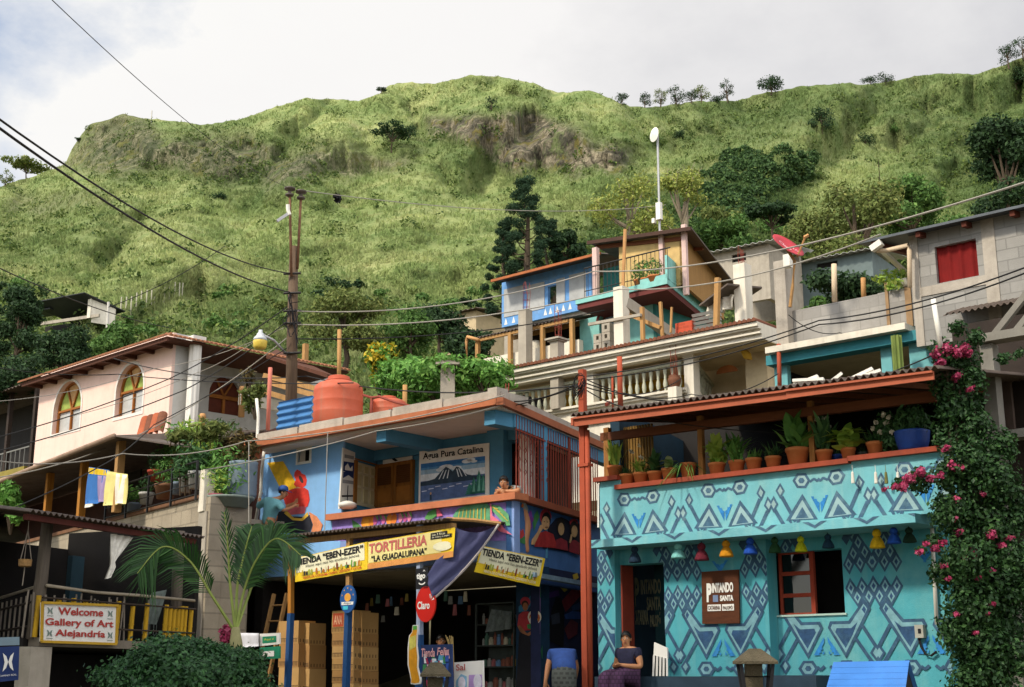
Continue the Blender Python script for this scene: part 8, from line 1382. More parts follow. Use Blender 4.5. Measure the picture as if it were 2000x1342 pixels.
def frond(pts,ln,n,dsp,name='frond',droop=.6,side=1.0):
 P_=np.array([at(px,py,pd+dd)for px,py,dd in pts]);tt_=np.linspace(0,1,len(P_));q=np.linspace(0,1,40)
 def cub(tq):
  i=np.clip(np.searchsorted(tt_,tq)-1,0,len(P_)-2);f=(tq-tt_[i])/(tt_[1]-tt_[0]);p0,p1,p2,p3=P_[max(i-1,0)],P_[i],P_[i+1],P_[min(i+2,len(P_)-1)]
  return .5*(2*p1+(p2-p0)*f+(2*p0-5*p1+4*p2-p3)*f*f+(3*p1-p0-3*p2+p3)*f**3)
 cv=np.array([cub(x)for x in q]);m=MB();m.tube(cv,np.linspace(.022,.006,40),5);f=t.part('frond',m,P('palm_stalk','#7d8a44',var=.15));m=MB();rg=np.random.default_rng(int(pts[-1][0]))
 for k in range(n):
  a=.28+.72*k/n;p=cub(a);tg=cub(min(1,a+.02))-cub(max(0,a-.02));tg/=np.linalg.norm(tg);L_=ln*math.sin(3.14*(.15+.8*(k/n)))**.7*(.85+.3*rg.random())
  for sg in(-1,1):
   sd=np.cross(tg,[0,-1,.15]);sd/=np.linalg.norm(sd);d=tg*.75+sd*sg*dsp+np.array([0,-.25*sg+.1*rg.normal(),0]);d/=np.linalg.norm(d);w=np.cross(d,[.2,-1,.3]);w/=np.linalg.norm(w);w*=.011
   pts_=[p,p+d*L_*.5+np.array([0,0,-L_*.10*droop]),p+d*L_*.95+np.array([0,0,-L_*.45*droop])]
   m.add([pts_[0]-w*.6,pts_[0]+w*.6,pts_[1]+w,pts_[1]-w,pts_[2]],[(0,1,2,3),(3,2,4)])
 t.part('leaflets',m,plm,f)
frond([(455,1228,0),(415,1165,-.2),(370,1095,-.3),(318,1068,-.4),(268,1120,-.5)],.62,52,.75,droop=1.0);frond([(462,1228,0),(475,1160,.1),(500,1095,0),(540,1052,-.1),(588,1085,-.3)],.55,60,.7,droop=1.0);frond([(459,1225,0),(450,1150,0),(446,1085,0),(443,1040,0),(438,1000,.1)],.30,12,.35,droop=.2);frond([(461,1225,0),(463,1150,.3),(474,1095,.4),(484,1055,.4),(492,1028,.5)],.45,48,.7,droop=.6);frond([(463,1226,0),(490,1150,.3),(510,1090,.4),(528,1050,.5),(536,1028,.5)],.42,44,.6,droop=.7)
m=MB();rg=np.random.default_rng(2);c=at(442,1240,17.2);leaves(m,[(c[0],c[1],c[2],.09,.08,.13)],160,.07,.7,rg=rg);one('pink_blossom','pink blossom cluster left of the palm trunk','flowers',m,leafmat('petal_pink',['#98284e','#b04066','#7c1e40','#bc5c7c']),W,tuple(c))
bd=18.0;s=bd/2600;t=T('bougainvillea','tall bougainvillea with pink flowers climbing at the right edge of the turquoise house','climbing plant',W,tuple(at(1900,1342,bd)))
B=[(1846,690,34),(1880,705,40),(1850,760,36),(1885,790,42),(1858,850,42),(1890,900,52),(1850,930,34),(1935,930,52),(1795,942,26),(1760,945,14),(1870,1000,52),(1935,1030,62),(1885,1090,56),(1950,1120,62),(1900,1180,58),(1960,1210,58),(1892,1260,46),(1935,1310,60),(1985,1010,36),(1826,1058,16),(1800,1075,9),(1890,1330,40),(1905,660,20),(1870,640,18),(1955,870,36),(1990,1150,40),(1900,740,30),(1960,700,12),(1990,690,10),(1850,1000,36),(1846,1120,34),(1862,1230,36),(1960,960,44),(1985,1090,40),(1990,1280,44),(1920,1255,50),(1856,800,36),(1905,830,36)]
def bb(px,py,r,dy=0):c=at(px,py,bd+dy);return(*c,r*s,max(.16,r*s*.8),r*s)
rg=np.random.default_rng(12);m=MB();leaves(m,[bb(x,y,r,rg.normal()*.12)for x,y,r in B],30000,.066,.6,rg=rg,shell=.2);t.part('foliage',m,leafmat('bougainvillea_leaf',['#243f22','#30502a','#1c341b','#406232','#284424'],.5))  # leaf greens darkened, the plant's shade put into their colour
FL=[(1828,690,13),(1845,682,16),(1862,690,15),(1880,680,12),(1835,708,12),(1893,690,9),(1872,735,9),(1780,935,15),(1765,950,12),(1798,922,12),(1745,950,7),(1812,935,9),(1725,955,5),(1858,910,11),(1875,915,9),(1840,928,8),(1902,1082,14),(1882,1090,12),(1935,1045,12),(1868,1040,8),(1822,1072,9),(1838,1060,7),(1955,1065,8),(1812,1062,6),(1800,1078,7),(1870,975,7),(1920,965,6),(1860,1015,6),(1905,1130,6),(1930,1115,7),(1865,1200,5),(1905,1235,5),(1940,1180,6),(1975,1050,7),(1850,875,6),(1895,760,6),(1840,1105,6),(1848,1130,5),(1922,1200,5)]
m=MB();leaves(m,[bb(x+4*math.sin(i*7),y,r*.78,-.22 if y>740 else-.15)for i,(x,y,r)in enumerate(FL)],3000,.045,.85,rg=rg,shell=.1);t.part('flowers',m,leafmat('petal_pink',['#a8305c']));m=MB()
for k in range(5):m.tube([at(1900+8*k,1350,bd+.2),at(1880+14*k,1150,bd+.15),at(1860+16*k,950,bd+.1),at(1850+10*k,720,bd)],[.05,.04,.03,.015],6)
m.tube([at(1850,940,bd),at(1790,942,bd-.1),at(1735,955,bd-.15)],[.02,.015,.006],5);t.part('stems',m,bark)
# ================================================================ pole, lamp and wires
up=T('utility_pole','weathered wooden utility pole carrying two insulator pipes and many wires','utility pole',W,tuple(at(568,830,31)));m=MB();m.tube([at(567,900,31),at(571,640,31),at(574,482,31)],[.15,.13,.105],10);up.part('pole',m,P('grey_brown_pole','#5c4a3a',var=.3,grain=(8,8,.5),scale=4,dirt=.3),smooth=True)
rpip=P('rusty_brown_pipe','#6a4a34',var=.25,dirt=.3);insu=P('insulator_brown','#4f463e',var=.2,rough=.4)
for(x0,y0,x1,y1,d)in((569,540,566,372,30.8),(581,525,588,378,30.9)):
 m=MB();m.tube([at(x0,y0,d),at((x0+x1)/2,(y0+y1)/2,d),at(x1,y1,d)],.033,7);q_=up.part('pipe',m,rpip,smooth=True);c=at(x1,y1,d);m=MB();m.lathe([(.04,-.16),(.10,-.14),(.105,-.10),(.045,-.08),(.045,.0),(.135,.02),(.14,.06),(.07,.09),(.02,.10)],tuple(c),16);up.part('insulator',m,insu,q_,smooth=True)
m=MB();m.bar(at(541,432,30.6),at(562,418,30.7),.07);up.part('cutout_fuse',m,P('galvanised','#a8a8a8'));m=MB();m.tube([at(562,400,30.7),at(563,412,30.7),at(566,420,30.7)],.05,6);up.part('small_insulator',m,white)
for py in(535,573,608,632,690):m=MB();c=at(570,py,30.85);m.tube([c-[.2,0,0],c+[.22,-.02,.01]],.03,6);up.part('bracket',m,ir)
m=MB();rg=np.random.default_rng(30)
for k in range(12):a=at(560+18*rg.random(),560+110*rg.random(),30.75);b=at(556+30*rg.random(),570+110*rg.random(),30.72);m.tube([a,(a+b)/2+[.08*rg.normal(),-.05,-.15*rg.random()],b],.012,4)
up.part('cable_loops',m,black)
sl_t=T('street_lamp','street lamp with a yellow bowl on an arm of the utility pole','street lamp',W,tuple(at(508,668,30.3)));c=at(508,668,30.3);m=MB();m.tube([at(560,692,30.9),at(535,665,30.5),at(515,655,30.3)],.03,6);sl_t.part('arm',m,P('galvanised','#a8a8a8'),smooth=True)
m=MB();m.lathe([(.12,-.17),(.155,-.12),(.17,.0),(.165,.03)],tuple(c),18);sl_t.part('bowl',m,P('yellowed_lamp_bowl','#c9b04a',var=.1,rough=.35),smooth=True);m=MB();m.lathe([(.17,.031),(.15,.1),(.09,.16),(.08,.2),(.05,.23),(.045,.29),(.01,.3)],tuple(c),18);sl_t.part('cap',m,P('lamp_cap_grey','#b8bcc0',var=.08,rough=.4),smooth=True)
def wire(label,pts,sag=.3,r=.012,mt=None):
 a=[at(*p)for p in pts];V=[]
 if pts[0][0]<0 or pts[0][1]<0:V.append(a[0]+(a[0]-a[1])/np.linalg.norm(a[0]-a[1])*9)
 tail=[a[-1]+(a[-1]-a[-2])/np.linalg.norm(a[-1]-a[-2])*9]if pts[-1][0]<0 or pts[-1][0]>2000 else[]
 for p,q in zip(a,a[1:]):
  for s_ in np.linspace(0,1,18):V.append(p*(1-s_)+q*s_-np.array([0,0,sag*4*s_*(1-s_)]))
 V=[v for i,v in enumerate(V)if i==0 or np.linalg.norm(v-V[i-1])>1e-4]+tail
 m=MB();m.tube(V,r,5);one('overhead_wire',label,'wire',m,mt or wk,W,tuple(a[0]),'overhead wires')
wk=P('black_cable','#1a1918',var=.2,rough=.6);wg=P('grey_cable','#8f8a80',var=.15,rough=.6)
wire('upper of the two thick wires from the upper left edge to the utility pole',[(-40,205,13),(566,534,30.8)],.35,.014);wire('lower of the two thick wires from the upper left edge to the utility pole',[(-40,222,13),(566,571,30.8)],.3,.017);wire('thin wire crossing the sky from the top edge down to the insulators',[(60,-40,11),(562,366,30.6)],.25,.005)
wire('faint wire from the right insulator far across the hill',[(590,372,30.8),(1300,400,52)],.4,.012,wg);wire('longest pale wire from the pole over the plywood house to the right edge',[(580,608,30.8),(1160,530,33),(2060,338,15)],.35,.016,wg);wire('pale wire from the pole to the block house gutter',[(580,634,30.8),(1210,565,31),(1720,458,22)],.3,.016,wg);wire('dark wire from the pole past the tin porch to the teal arch',[(580,662,30.8),(1180,606,37)],.25,.016)
wire('upper of the twin dark wires across the block house',[(1145,735,22),(1600,626,20),(2060,500,14)],.12,.011);wire('lower of the twin dark wires across the block house',[(1145,742,22),(1600,634,20),(2060,510,14)],.14,.011)
wire('black wire across the pink wall below its roof',[(222,700,38),(600,735,31),(1140,752,22)],.25,.014);wire('second black wire crossing the pink house gallery',[(-20,716,34),(230,731,37),(690,748,28)],.1,.013);wire('wire from the pole slanting over the pink windows to the left edge',[(560,600,30.8),(330,740,33),(-20,858,30)],.1,.014);wire('wire slanting below the pink windows to the left edge',[(560,628,30.8),(360,762,32),(-20,885,28)],.1,.014);wire('low wire from the pole across the white column to the left',[(560,660,30.8),(280,845,31),(-20,935,28)],.15,.013,wg);wire('thin pale wire high on the pink wall to the lamp',[(555,640,30.8),(300,720,34),(-20,785,31)],.15,.009,wg);wire('grey wire from the lamp arm down to the white column',[(520,650,30.3),(380,730,34),(130,815,34)],.1,.009,wg)
wire('pale wire running level in front of the balcony roof to the blue gutter',[(-20,898,22),(240,886,23),(480,862,24),(985,772,22.8)],.12,.011,wg);wire('white wire across the blue wall to the gallery beam',[(400,918,22),(735,842,23.5),(985,790,22.9)],.05,.010,wg);wire('slanting wire along the balcony roof edge',[(-20,1010,20),(215,900,24),(300,830,28),(560,680,30.8)],.05,.011);wire('dark wire over the left end of the hillside shed',[(-20,515,30),(330,640,48)],.2,.016);wire('faint wire from the shed pole up the slope',[(212,600,60),(440,480,70)],.3,.02)
wire('wire from the red post to the balustrade pillar',[(1140,755,22),(1330,740,31)],.25,.012);wire('sagging wire from the red post across the balustrade',[(1142,748,22),(1460,768,27),(1830,690,19)],.25,.012);wire('upper sagging cable over the balustrade corner pillar',[(1142,740,22),(1350,770,30),(1520,730,26)],.2,.011);wire('thin cable from the red post down over the terrace roof',[(1142,760,22),(1310,800,21)],.15,.011);wire('cable from the blue roof to the red post',[(940,778,24),(1138,745,22.2)],.18,.012);wire('second cable from the blue roof to the red post',[(760,800,26),(1138,752,22.2)],.25,.011);wire('wire loop from the block wall to the white ledge',[(1540,615,25.7),(1640,650,25.6),(1790,640,25.6)],.15,.009);wire('white cord hanging straight down beside the barrel',[(486,862,25),(486,1040,24.5)],0,.009,wg);wire('white cord hanging down the blue wall beside the mural',[(640,845,24.5),(634,1042,24.4)],0,.009,wg)
wire('thin dark cable across the terrace opening',[(1240,812,21.3),(1520,845,20.4),(1830,860,18.8)],.05,.008)
p=at(658,384,33);m=MB();leaves(m,[(*p,.08,.08,.09),(p[0]+.04,p[1],p[2]-.1,.06,.06,.08)],60,.14,.5,rg=np.random.default_rng(3));one('dark_scrap','black tattered scrap dangling from the faint wire right of the insulators','scrap',m,black,W,tuple(p))
m=MB();p,q=at(294,232,1),hill(294,240);q=np.array(q);m.tube([q-[0,0,.5],q+[0,0,2.4]],.10,5);one('ridge_mast','thin pole standing on the left ridge','pole',m,P('pale_pole','#b4b0a8'),W,tuple(q))
for k in range(14):
 p=np.array(hill(235+k*9.2,612-k*2.6+3*math.sin(k)));m=MB();m.tube([p-[0,0,.2],p+[.03*math.sin(k*3),0,1.35]],.06,5);one('fence_stake','pale stake of the field fence on the slope above the pink house','stake',m,P('pale_stake','#a8a490',var=.15),W,tuple(p),'pale stakes of the field fence')
for lab,px,pt,pb1,d in(('pale wooden pole rising behind the large water tank',663,644,740,33),('grey stake among the shrubs right of the small tank',791,752,795,30),('thin white post beside the grey stake in the shrubs',1028,600,610,45)):
 if px>1000:continue
 m=MB();m.tube([at(px-1,pb1+30,d),at(px,pt,d)],.055,7);one('wooden_pole',lab,'pole',m,wood2,W,tuple(at(px,pb1,d)),smooth=True)
c=at(875,742,33);t=T('stone_shrine','small grey stone pillar top with a cap among the bright shrubs','pillar',W,tuple(c));m=MB();x,y,z=c;m.box(x-.18,x+.18,y-.18,y+.18,z-.6,z+.33);t.part('shaft',m,gcon);m=MB();m.box(x-.3,x+.3,y-.3,y+.3,z+.34,z+.40);m.box(x-.22,x+.22,y-.22,y+.22,z+.401,z+.46);t.part('cap',m,gcon)
m=MB();
for dx in(-.03,.03):m.tube([fb.w(-1.9+dx,2,ztop+.3),fb.w(-1.9+dx*1.3,2,ztop+1.15)],.012,5)
one('rebar_cage','two thin rusty rods rising from the blue roof by the small tank','rebar',m,rust,W,tuple(fb.w(-1.9,2,ztop+.3)),'rebar sticking up from pillars')
# ================================================================ people
def skin_mesh(J,E,sub=2):
 """one continuous skinned surface over joints J {name: (point, radius)} joined by edges E; first joint is the root"""
 names=list(J);me=bpy.data.meshes.new('skeleton');me.from_pydata([tuple(J[n][0])for n in names],[(names.index(a),names.index(b))for a,b in E],[]);o=bpy.data.objects.new('skeleton',me);C.objects.link(o)
 o.modifiers.new('Skin','SKIN');sv=me.skin_vertices[0].data
 for i,n in enumerate(names):r=J[n][1];sv[i].radius=(r,r)if np.isscalar(r)else r;sv[i].use_root=(i==0)
 s=o.modifiers.new('Sub','SUBSURF');s.levels=s.render_levels=sub
 dg=bpy.context.evaluated_depsgraph_get();ev=bpy.data.meshes.new_from_object(o.evaluated_get(dg));V=np.array([v.co[:]for v in ev.vertices]);F=[tuple(p.vertices)for p in ev.polygons]
 bpy.data.objects.remove(o);bpy.data.meshes.remove(me);bpy.data.meshes.remove(ev);m=MB();m.add(V,F);m.smooth=True;return m
def fingers(J,E,wrist,hand,n,d,side,s=1.0,curl=.3):
 """a palm and five separate fingers: n hand name, d pointing direction, side across the palm, towards the thumb"""
 d=np.asarray(d,float)/np.linalg.norm(d);side=np.asarray(side,float);side-=d*(side@d);side/=np.linalg.norm(side);dn=np.cross(side,d);p=np.asarray(hand)
 for k,(o,l)in enumerate(((.030,.070),(.010,.080),(-.011,.075),(-.031,.058))):
  a=p+side*o*s+d*.045*s;b=a+(d*(1-curl)+dn*curl*.6)*l*.55*s;c=b+(d*(1-1.8*curl)+dn*curl*1.2)*l*.45*s
  for nm,q,r in((f'{n}a{k}',a,.010),(f'{n}b{k}',b,.009),(f'{n}c{k}',c,.007)):J[nm]=(q,r*s)
  E+=[(n,f'{n}a{k}'),(f'{n}a{k}',f'{n}b{k}'),(f'{n}b{k}',f'{n}c{k}')]
 a=p+side*.035*s-d*.01*s;b=a+(side*.7+d*.7)*.035*s;c=b+(side*.25+d)*.028*s
 for nm,q,r in((f'{n}t0',a,.013),(f'{n}t1',b,.011),(f'{n}t2',c,.008)):J[nm]=(q,r*s)
 E+=[(n,f'{n}t0'),(f'{n}t0',f'{n}t1'),(f'{n}t1',f'{n}t2')]
skinm=mat('warm_brown_skin','#b07c58',.55,.06,6,bump=.05);hairm=mat('black_hair','#12100f',.45,.2,30,bump=.4,grain=(1,1,.2));eyew=P('eye_white','#cfc8c0',var=.02);lip=P('lip_tone','#84443a',var=.05)
def head(t,c,f,u,s=1.0,hair='short'):
 """face and hair for a head centred at c, facing f, up u"""
 f=np.asarray(f,float)/np.linalg.norm(f);u=np.asarray(u,float);u-=f*(u@f);u/=np.linalg.norm(u);r=np.cross(f,u);c=np.asarray(c)
 def blob(mb,q,a,b,d_,k=10):
  V=[];
  for i in range(k//2+1):
   th=math.pi*i/(k//2)
   for j in range(k):ph=6.283*j/k;V.append(q+r*a*math.sin(th)*math.cos(ph)+f*d_*math.sin(th)*math.sin(ph)+u*b*math.cos(th))
  mb.add(V,[(i*k+j,i*k+(j+1)%k,(i+1)*k+(j+1)%k,(i+1)*k+j)for i in range(k//2)for j in range(k)])
 P3=lambda x,y,z:c+(r*x+u*y+f*z)*s
 for sx_ in(-1,1):
  m=MB();blob(m,P3(sx_*.032,.012,.082),.014*s,.008*s,.008*s);e=t.part('eye',m,eyew,smooth=True);m=MB();blob(m,P3(sx_*.032,.012,.089),.006*s,.007*s,.004*s);t.part('pupil',m,hairm,e,smooth=True)
  m=MB();blob(m,P3(sx_*.033,.034,.085),.020*s,.005*s,.007*s);t.part('eyebrow',m,hairm,smooth=True);m=MB();blob(m,P3(sx_*.078,-.005,.0),.012*s,.03*s,.02*s);t.part('ear',m,skinm,smooth=True)
 m=MB();blob(m,P3(0,-.018,.094),.015*s,.024*s,.018*s);t.part('nose',m,skinm,smooth=True);m=MB();blob(m,P3(0,-.058,.078),.025*s,.008*s,.012*s);t.part('mouth',m,lip,smooth=True)
 m=MB();k=20;V=[]
 for i in range(10):
  th=1.95*i/9
  for j in range(k):
   ph=6.283*j/k;fr__=max(0,math.sin(ph));tt=th*(1-.45*fr__**1.2)if hair!='bun' else th*(1-.42*fr__**1.2);rad=1.0+.03*math.sin(j*5+i*3)
   V.append(c+(r*.088*math.sin(tt)*math.cos(ph)+f*(.101*math.sin(tt)*math.sin(ph))+u*(.025+.105*math.cos(tt)))*s*rad)
 m.add(V,[(i*k+j,i*k+(j+1)%k,(i+1)*k+(j+1)%k,(i+1)*k+j)for i in range(9)for j in range(k)]);t.part('hair',m,hairm,smooth=True)
 if hair=='bun':m=MB();blob(m,P3(0,-.03,-.10),.05*s,.07*s,.04*s,12);t.part('hair_tail',m,hairm,smooth=True)
def person(label,J,E,cloth,hd,loc,hair='short',f=(0,-1,0),u=(0,0,1),s=1.0):
 t=T('person',label,'person',W,tuple(loc));t.part('body',skin_mesh(J,E),skinm,smooth=True)
 for nm,JJ,EE,mt in cloth:t.part(nm,skin_mesh(JJ,EE),mt,smooth=True)
 if hd is not None:head(t,hd,f,u,s,hair)
 return t
def headj(J,E,neck,hc,f,u,s=1.0):
 f=np.asarray(f,float)/np.linalg.norm(f);u=np.asarray(u,float);J['jaw']=(np.asarray(hc)+(-u*.06+f*.025)*s,(.060*s,.062*s));J['skull']=(np.asarray(hc)+(u*.035-f*.005)*s,(.082*s,.090*s));J['crown']=(np.asarray(hc)+u*.085*s-f*.01*s,(.05*s,.055*s));E+=[(neck,'jaw'),('jaw','skull'),('skull','crown')]
V3=lambda fr,u,y,z:fr.w(u,y,z)
uh,zh=fb.uz(986,943,.05);zL=zled;c=V3(fb,uh,.02,zh);fwd=np.array([-.16,-1,-.12]);Lp=lambda du,y,z:V3(fb,uh+du,y,z)
J={'pelvis':(Lp(0,.55,zL-.35),.15),'spine':(Lp(0,.44,zL-.16),.13),'chest':(Lp(0,.28,zL+.03),.15),'neck':(Lp(0,.12,zh-.11),.055),'shL':(Lp(-.19,.20,zL+.10),.07),'elL':(Lp(-.27,.10,zL+.045),.046),'wrL':(Lp(-.06,-.02,zL+.05),.03),'haL':(Lp(-.0,-.05,zL+.055),.032),'shR':(Lp(.19,.20,zL+.10),.07),'elR':(Lp(.24,.10,zL+.045),.046),'wrR':(Lp(.03,-.02,zL+.06),.03),'haR':(Lp(-.03,-.07,zL+.075),.032),'hipL':(Lp(-.09,.56,zL-.45),.09),'knL':(Lp(-.09,.5,zL-.8),.065),'ftL':(Lp(-.09,.56,zL-1.0),.05),'hipR':(Lp(.09,.56,zL-.45),.09),'knR':(Lp(.09,.5,zL-.8),.065),'ftR':(Lp(.09,.56,zL-1.0),.05)}
E=[('pelvis','spine'),('spine','chest'),('chest','neck'),('chest','shL'),('shL','elL'),('elL','wrL'),('wrL','haL'),('chest','shR'),('shR','elR'),('elR','wrR'),('wrR','haR'),('pelvis','hipL'),('hipL','knL'),('knL','ftL'),('pelvis','hipR'),('hipR','knR'),('knR','ftR')]
fingers(J,E,'wrL',J['haL'][0],'haL',fb.r*1+[0,0,-.1],[0,0,1],.95,.35);fingers(J,E,'wrR',J['haR'][0],'haR',-fb.r+[0,0,-.1],[0,0,1],.95,.35)
headj(J,E,'neck',c,fwd,(0,0,1),1.0)
sh={k:(J[k][0],J[k][1]+.018)for k in('pelvis','spine','chest','shL','shR')};sh['nb']=(J['chest'][0]*.4+J['neck'][0]*.6,.085);sh['slL']=((J['shL'][0]+J['elL'][0])/2,.072);sh['slR']=((J['shR'][0]+J['elR'][0])/2,.072)
person('young man in a grey T-shirt leaning on the ledge of the blue gallery',J,E,[('shirt',sh,[('pelvis','spine'),('spine','chest'),('chest','shL'),('chest','shR'),('shL','slL'),('shR','slR'),('chest','nb')],P('grey_tshirt','#8a8c88',var=.1))],c,V3(fb,uh,.5,zL-1.0),f=fwd)
uq,zq=fb.uz(550,966,-.38);fdir=fb.r*.75+fb.i*.55+np.array([0,0,-.15]);Lp=lambda px,py,y:V3(fb,*(lambda q:(q[0],y,q[1]))(fb.uz(px,py,y)));c=Lp(553,963,-.40)
J={'pelvis':(Lp(523,1030,-.45),.14),'spine':(Lp(526,1006,-.46),.125),'chest':(Lp(534,985,-.46),.14),'neck':(Lp(545,974,-.43),.05),'shL':(Lp(520,978,-.42),.068),'elL':(Lp(505,990,-.30),.045),'wrL':(Lp(508,972,-.12),.032),'haL':(Lp(509,966,-.07),.032),'shR':(Lp(545,984,-.5),.068),'elR':(Lp(553,997,-.45),.045),'wrR':(Lp(570,991,-.22),.03),'haR':(Lp(577,987,-.14),.032),'hipL':(Lp(518,1036,-.42),.09),'knL':(Lp(517,1068,-.42),.065),'ftL':(Lp(517,1100,-.40),.045),'toL':(Lp(521,1103,-.36),.04),'hipR':(Lp(529,1037,-.5),.09),'knR':(Lp(530,1066,-.5),.065),'ftR':(Lp(528,1097,-.45),.045),'toR':(Lp(532,1100,-.4),.04)}
E=[('pelvis','spine'),('spine','chest'),('chest','neck'),('chest','shL'),('shL','elL'),('elL','wrL'),('wrL','haL'),('chest','shR'),('shR','elR'),('elR','wrR'),('wrR','haR'),('pelvis','hipL'),('hipL','knL'),('knL','ftL'),('ftL','toL'),('pelvis','hipR'),('hipR','knR'),('knR','ftR'),('ftR','toR')]
fingers(J,E,'wrL',J['haL'][0],'haL',[0,.1,1],fb.r,.95,.1);fingers(J,E,'wrR',J['haR'][0],'haR',fdir,[0,0,1],.95,.5)
headj(J,E,'neck',c,fdir,(.2,0,1),1.0)
g=lambda ks,dr:{k:(J[k][0],J[k][1]+dr)for k in ks}
shirt=g(('pelvis','spine','chest','shL','elL','shR','elR'),.02);shirt['nb']=(J['chest'][0]*.35+J['neck'][0]*.65,.085);shirt['cuL']=(J['elL'][0]*.5+J['wrL'][0]*.5,.045);
pants=g(('pelvis','hipL','knL','ftL','hipR','knR','ftR'),.015)
t=person('painter in a pale teal shirt and blue cap working on the figure mural',J,E,[('shirt',shirt,[('pelvis','spine'),('spine','chest'),('chest','shL'),('shL','elL'),('elL','cuL'),('chest','nb'),('chest','shR'),('shR','elR')],P('pale_teal_shirt','#6fa8b0',var=.12,scale=6)),('trousers',pants,[('pelvis','hipL'),('hipL','knL'),('knL','ftL'),('pelvis','hipR'),('hipR','knR'),('knR','ftR')],P('dark_trousers','#2c3440',var=.15))],c,Lp(523,1103,-.4),f=fdir,u=(.2,0,1))
m=MB();ff=fdir/np.linalg.norm(fdir);m.lathe([(.105,0),(.108,.03),(.095,.08),(.05,.11),(.005,.115)],tuple(c+[0,0,.045]),16);b0=c+ff*.07+[0,0,.055];rr_=np.cross(ff,[0,0,1]);m.hexa([b0-rr_*.08,b0+rr_*.08,b0+rr_*.06+ff*.11-[0,0,.02],b0-rr_*.06+ff*.11-[0,0,.02],b0-rr_*.08+[0,0,.012],b0+rr_*.08+[0,0,.012],b0+rr_*.06+ff*.11-[0,0,.01],b0-rr_*.06+ff*.11-[0,0,.01]]);t.part('cap',m,P('cap_blue','#2f4f8c',var=.1),smooth=True)
lt_=T('ladder','wooden ladder the painter stands on, mostly hidden by the palm','ladder',fb,(*(lambda q:(q[0],-.35,.8))(fb.uz(524,1100,-.4)),));uc_=fb.uz(524,1100,-.4)[0];zft=float(Lp(523,1104,-.4)[2])
for dx in(-.2,.2):m=MB();m.bar((uc_+dx,-.9,.8),(uc_+dx,-.25,zft+.2),.05,.07);lt_.part('rail',m,wood2)
for k in range(9):
 z=.95+k*(zft-.98)/8;yk=-.9+(z-.8)/(zft-.6)*.65;m=MB();m.tube([(uc_-.2,yk,z),(uc_+.2,yk,z)],.018,6);lt_.part('rung',m,wood2)
uw,zw_=ft.uz(1223,1248,-.55);c=V3(ft,uw,-.55,zw_);Lp=lambda du,y,dz:V3(ft,uw+du,-.55+y,zw_+dz);fwd=np.array([-.35,-1,-.05])
J={'pelvis':(Lp(.02,.08,-.58),.16),'spine':(Lp(.02,.06,-.42),.135),'chest':(Lp(.01,.04,-.26),.14),'neck':(Lp(0,.01,-.12),.05),'shL':(Lp(-.17,.04,-.20),.068),'elL':(Lp(-.23,.02,-.44),.05),'wrL':(Lp(-.10,-.2,-.42),.034),'haL':(Lp(-.03,-.25,-.42),.034),'shR':(Lp(.19,.04,-.20),.068),'elR':(Lp(.26,.02,-.44),.05),'wrR':(Lp(.13,-.2,-.42),.034),'haR':(Lp(.06,-.26,-.405),.034),'hipL':(Lp(-.09,-.05,-.60),.11),'knL':(Lp(-.10,-.46,-.58),.075),'anL':(Lp(-.09,-.42,-.98),.045),'ftL':(Lp(-.10,-.56,-1.03),.042),'hipR':(Lp(.12,-.05,-.60),.11),'knR':(Lp(.13,-.46,-.58),.075),'anR':(Lp(.12,-.42,-.98),.045),'ftR':(Lp(.13,-.56,-1.03),.042)}
E=[('pelvis','spine'),('spine','chest'),('chest','neck'),('chest','shL'),('shL','elL'),('elL','wrL'),('wrL','haL'),('chest','shR'),('shR','elR'),('elR','wrR'),('wrR','haR'),('pelvis','hipL'),('hipL','knL'),('knL','anL'),('anL','ftL'),('pelvis','hipR'),('hipR','knR'),('knR','anR'),('anR','ftR')]
fingers(J,E,'wrL',J['haL'][0],'haL',ft.r-ft.i*.4,-ft.i+[0,0,.4],.9,.35);fingers(J,E,'wrR',J['haR'][0],'haR',-ft.r-ft.i*.4,-ft.i+[0,0,.4],.9,.35);headj(J,E,'neck',c,fwd,(0,0,1),1.0)
bl_s=g(('pelvis','spine','chest','shL','shR'),.022);bl_s['nb']=(J['chest'][0]*.35+J['neck'][0]*.65,.088);bl_s['slL']=(J['shL'][0]*.45+J['elL'][0]*.55,.075);bl_s['slR']=(J['shR'][0]*.45+J['elR'][0]*.55,.075)
sk={'pelvis':(J['pelvis'][0],.18),'hipL':(J['hipL'][0],.15),'knL':(J['knL'][0],.13),'anL':(J['anL'][0]+[0,0,.06],.14),'hipR':(J['hipR'][0],.15),'knR':(J['knR'][0],.13),'anR':(J['anR'][0]+[0,0,.06],.14)}
person('seated woman with tied dark hair, dark blue blouse and plaid skirt in the turquoise doorway',J,E,[('blouse',bl_s,[('pelvis','spine'),('spine','chest'),('chest','shL'),('shL','slL'),('chest','shR'),('shR','slR'),('chest','nb')],P('indigo_blouse','#1f2038',var=.35,scale=18)),('skirt',sk,[('pelvis','hipL'),('hipL','knL'),('knL','anL'),('pelvis','hipR'),('hipR','knR'),('knR','anR')],mat('plaid_skirt','#4a2f4c',.9,.35,3,block=(.06,.06,.008,.5)))],c,Lp(0,-.4,-1.05),'bun',fwd)
t=T('chair','low dark chair under the seated woman','chair',ft,(uw,-.5,zw_-1.05));m=MB();m.box(uw-.22,uw+.25,-.78,-.32,zw_-.80,zw_-.76);t.part('seat',m,P('dark_chair_wood','#3a2418',var=.2))
for dx,dy in((-.2,-.75),(.23,-.75),(-.2,-.35),(.23,-.35)):m=MB();m.bar((uw+dx,dy,zw_-1.2),(uw+dx,dy,zw_-.80),.04);t.part('leg',m,P('dark_chair_wood','#3a2418'))
Lp=lambda px,py,d:at(px,py,d);bdp=21.6
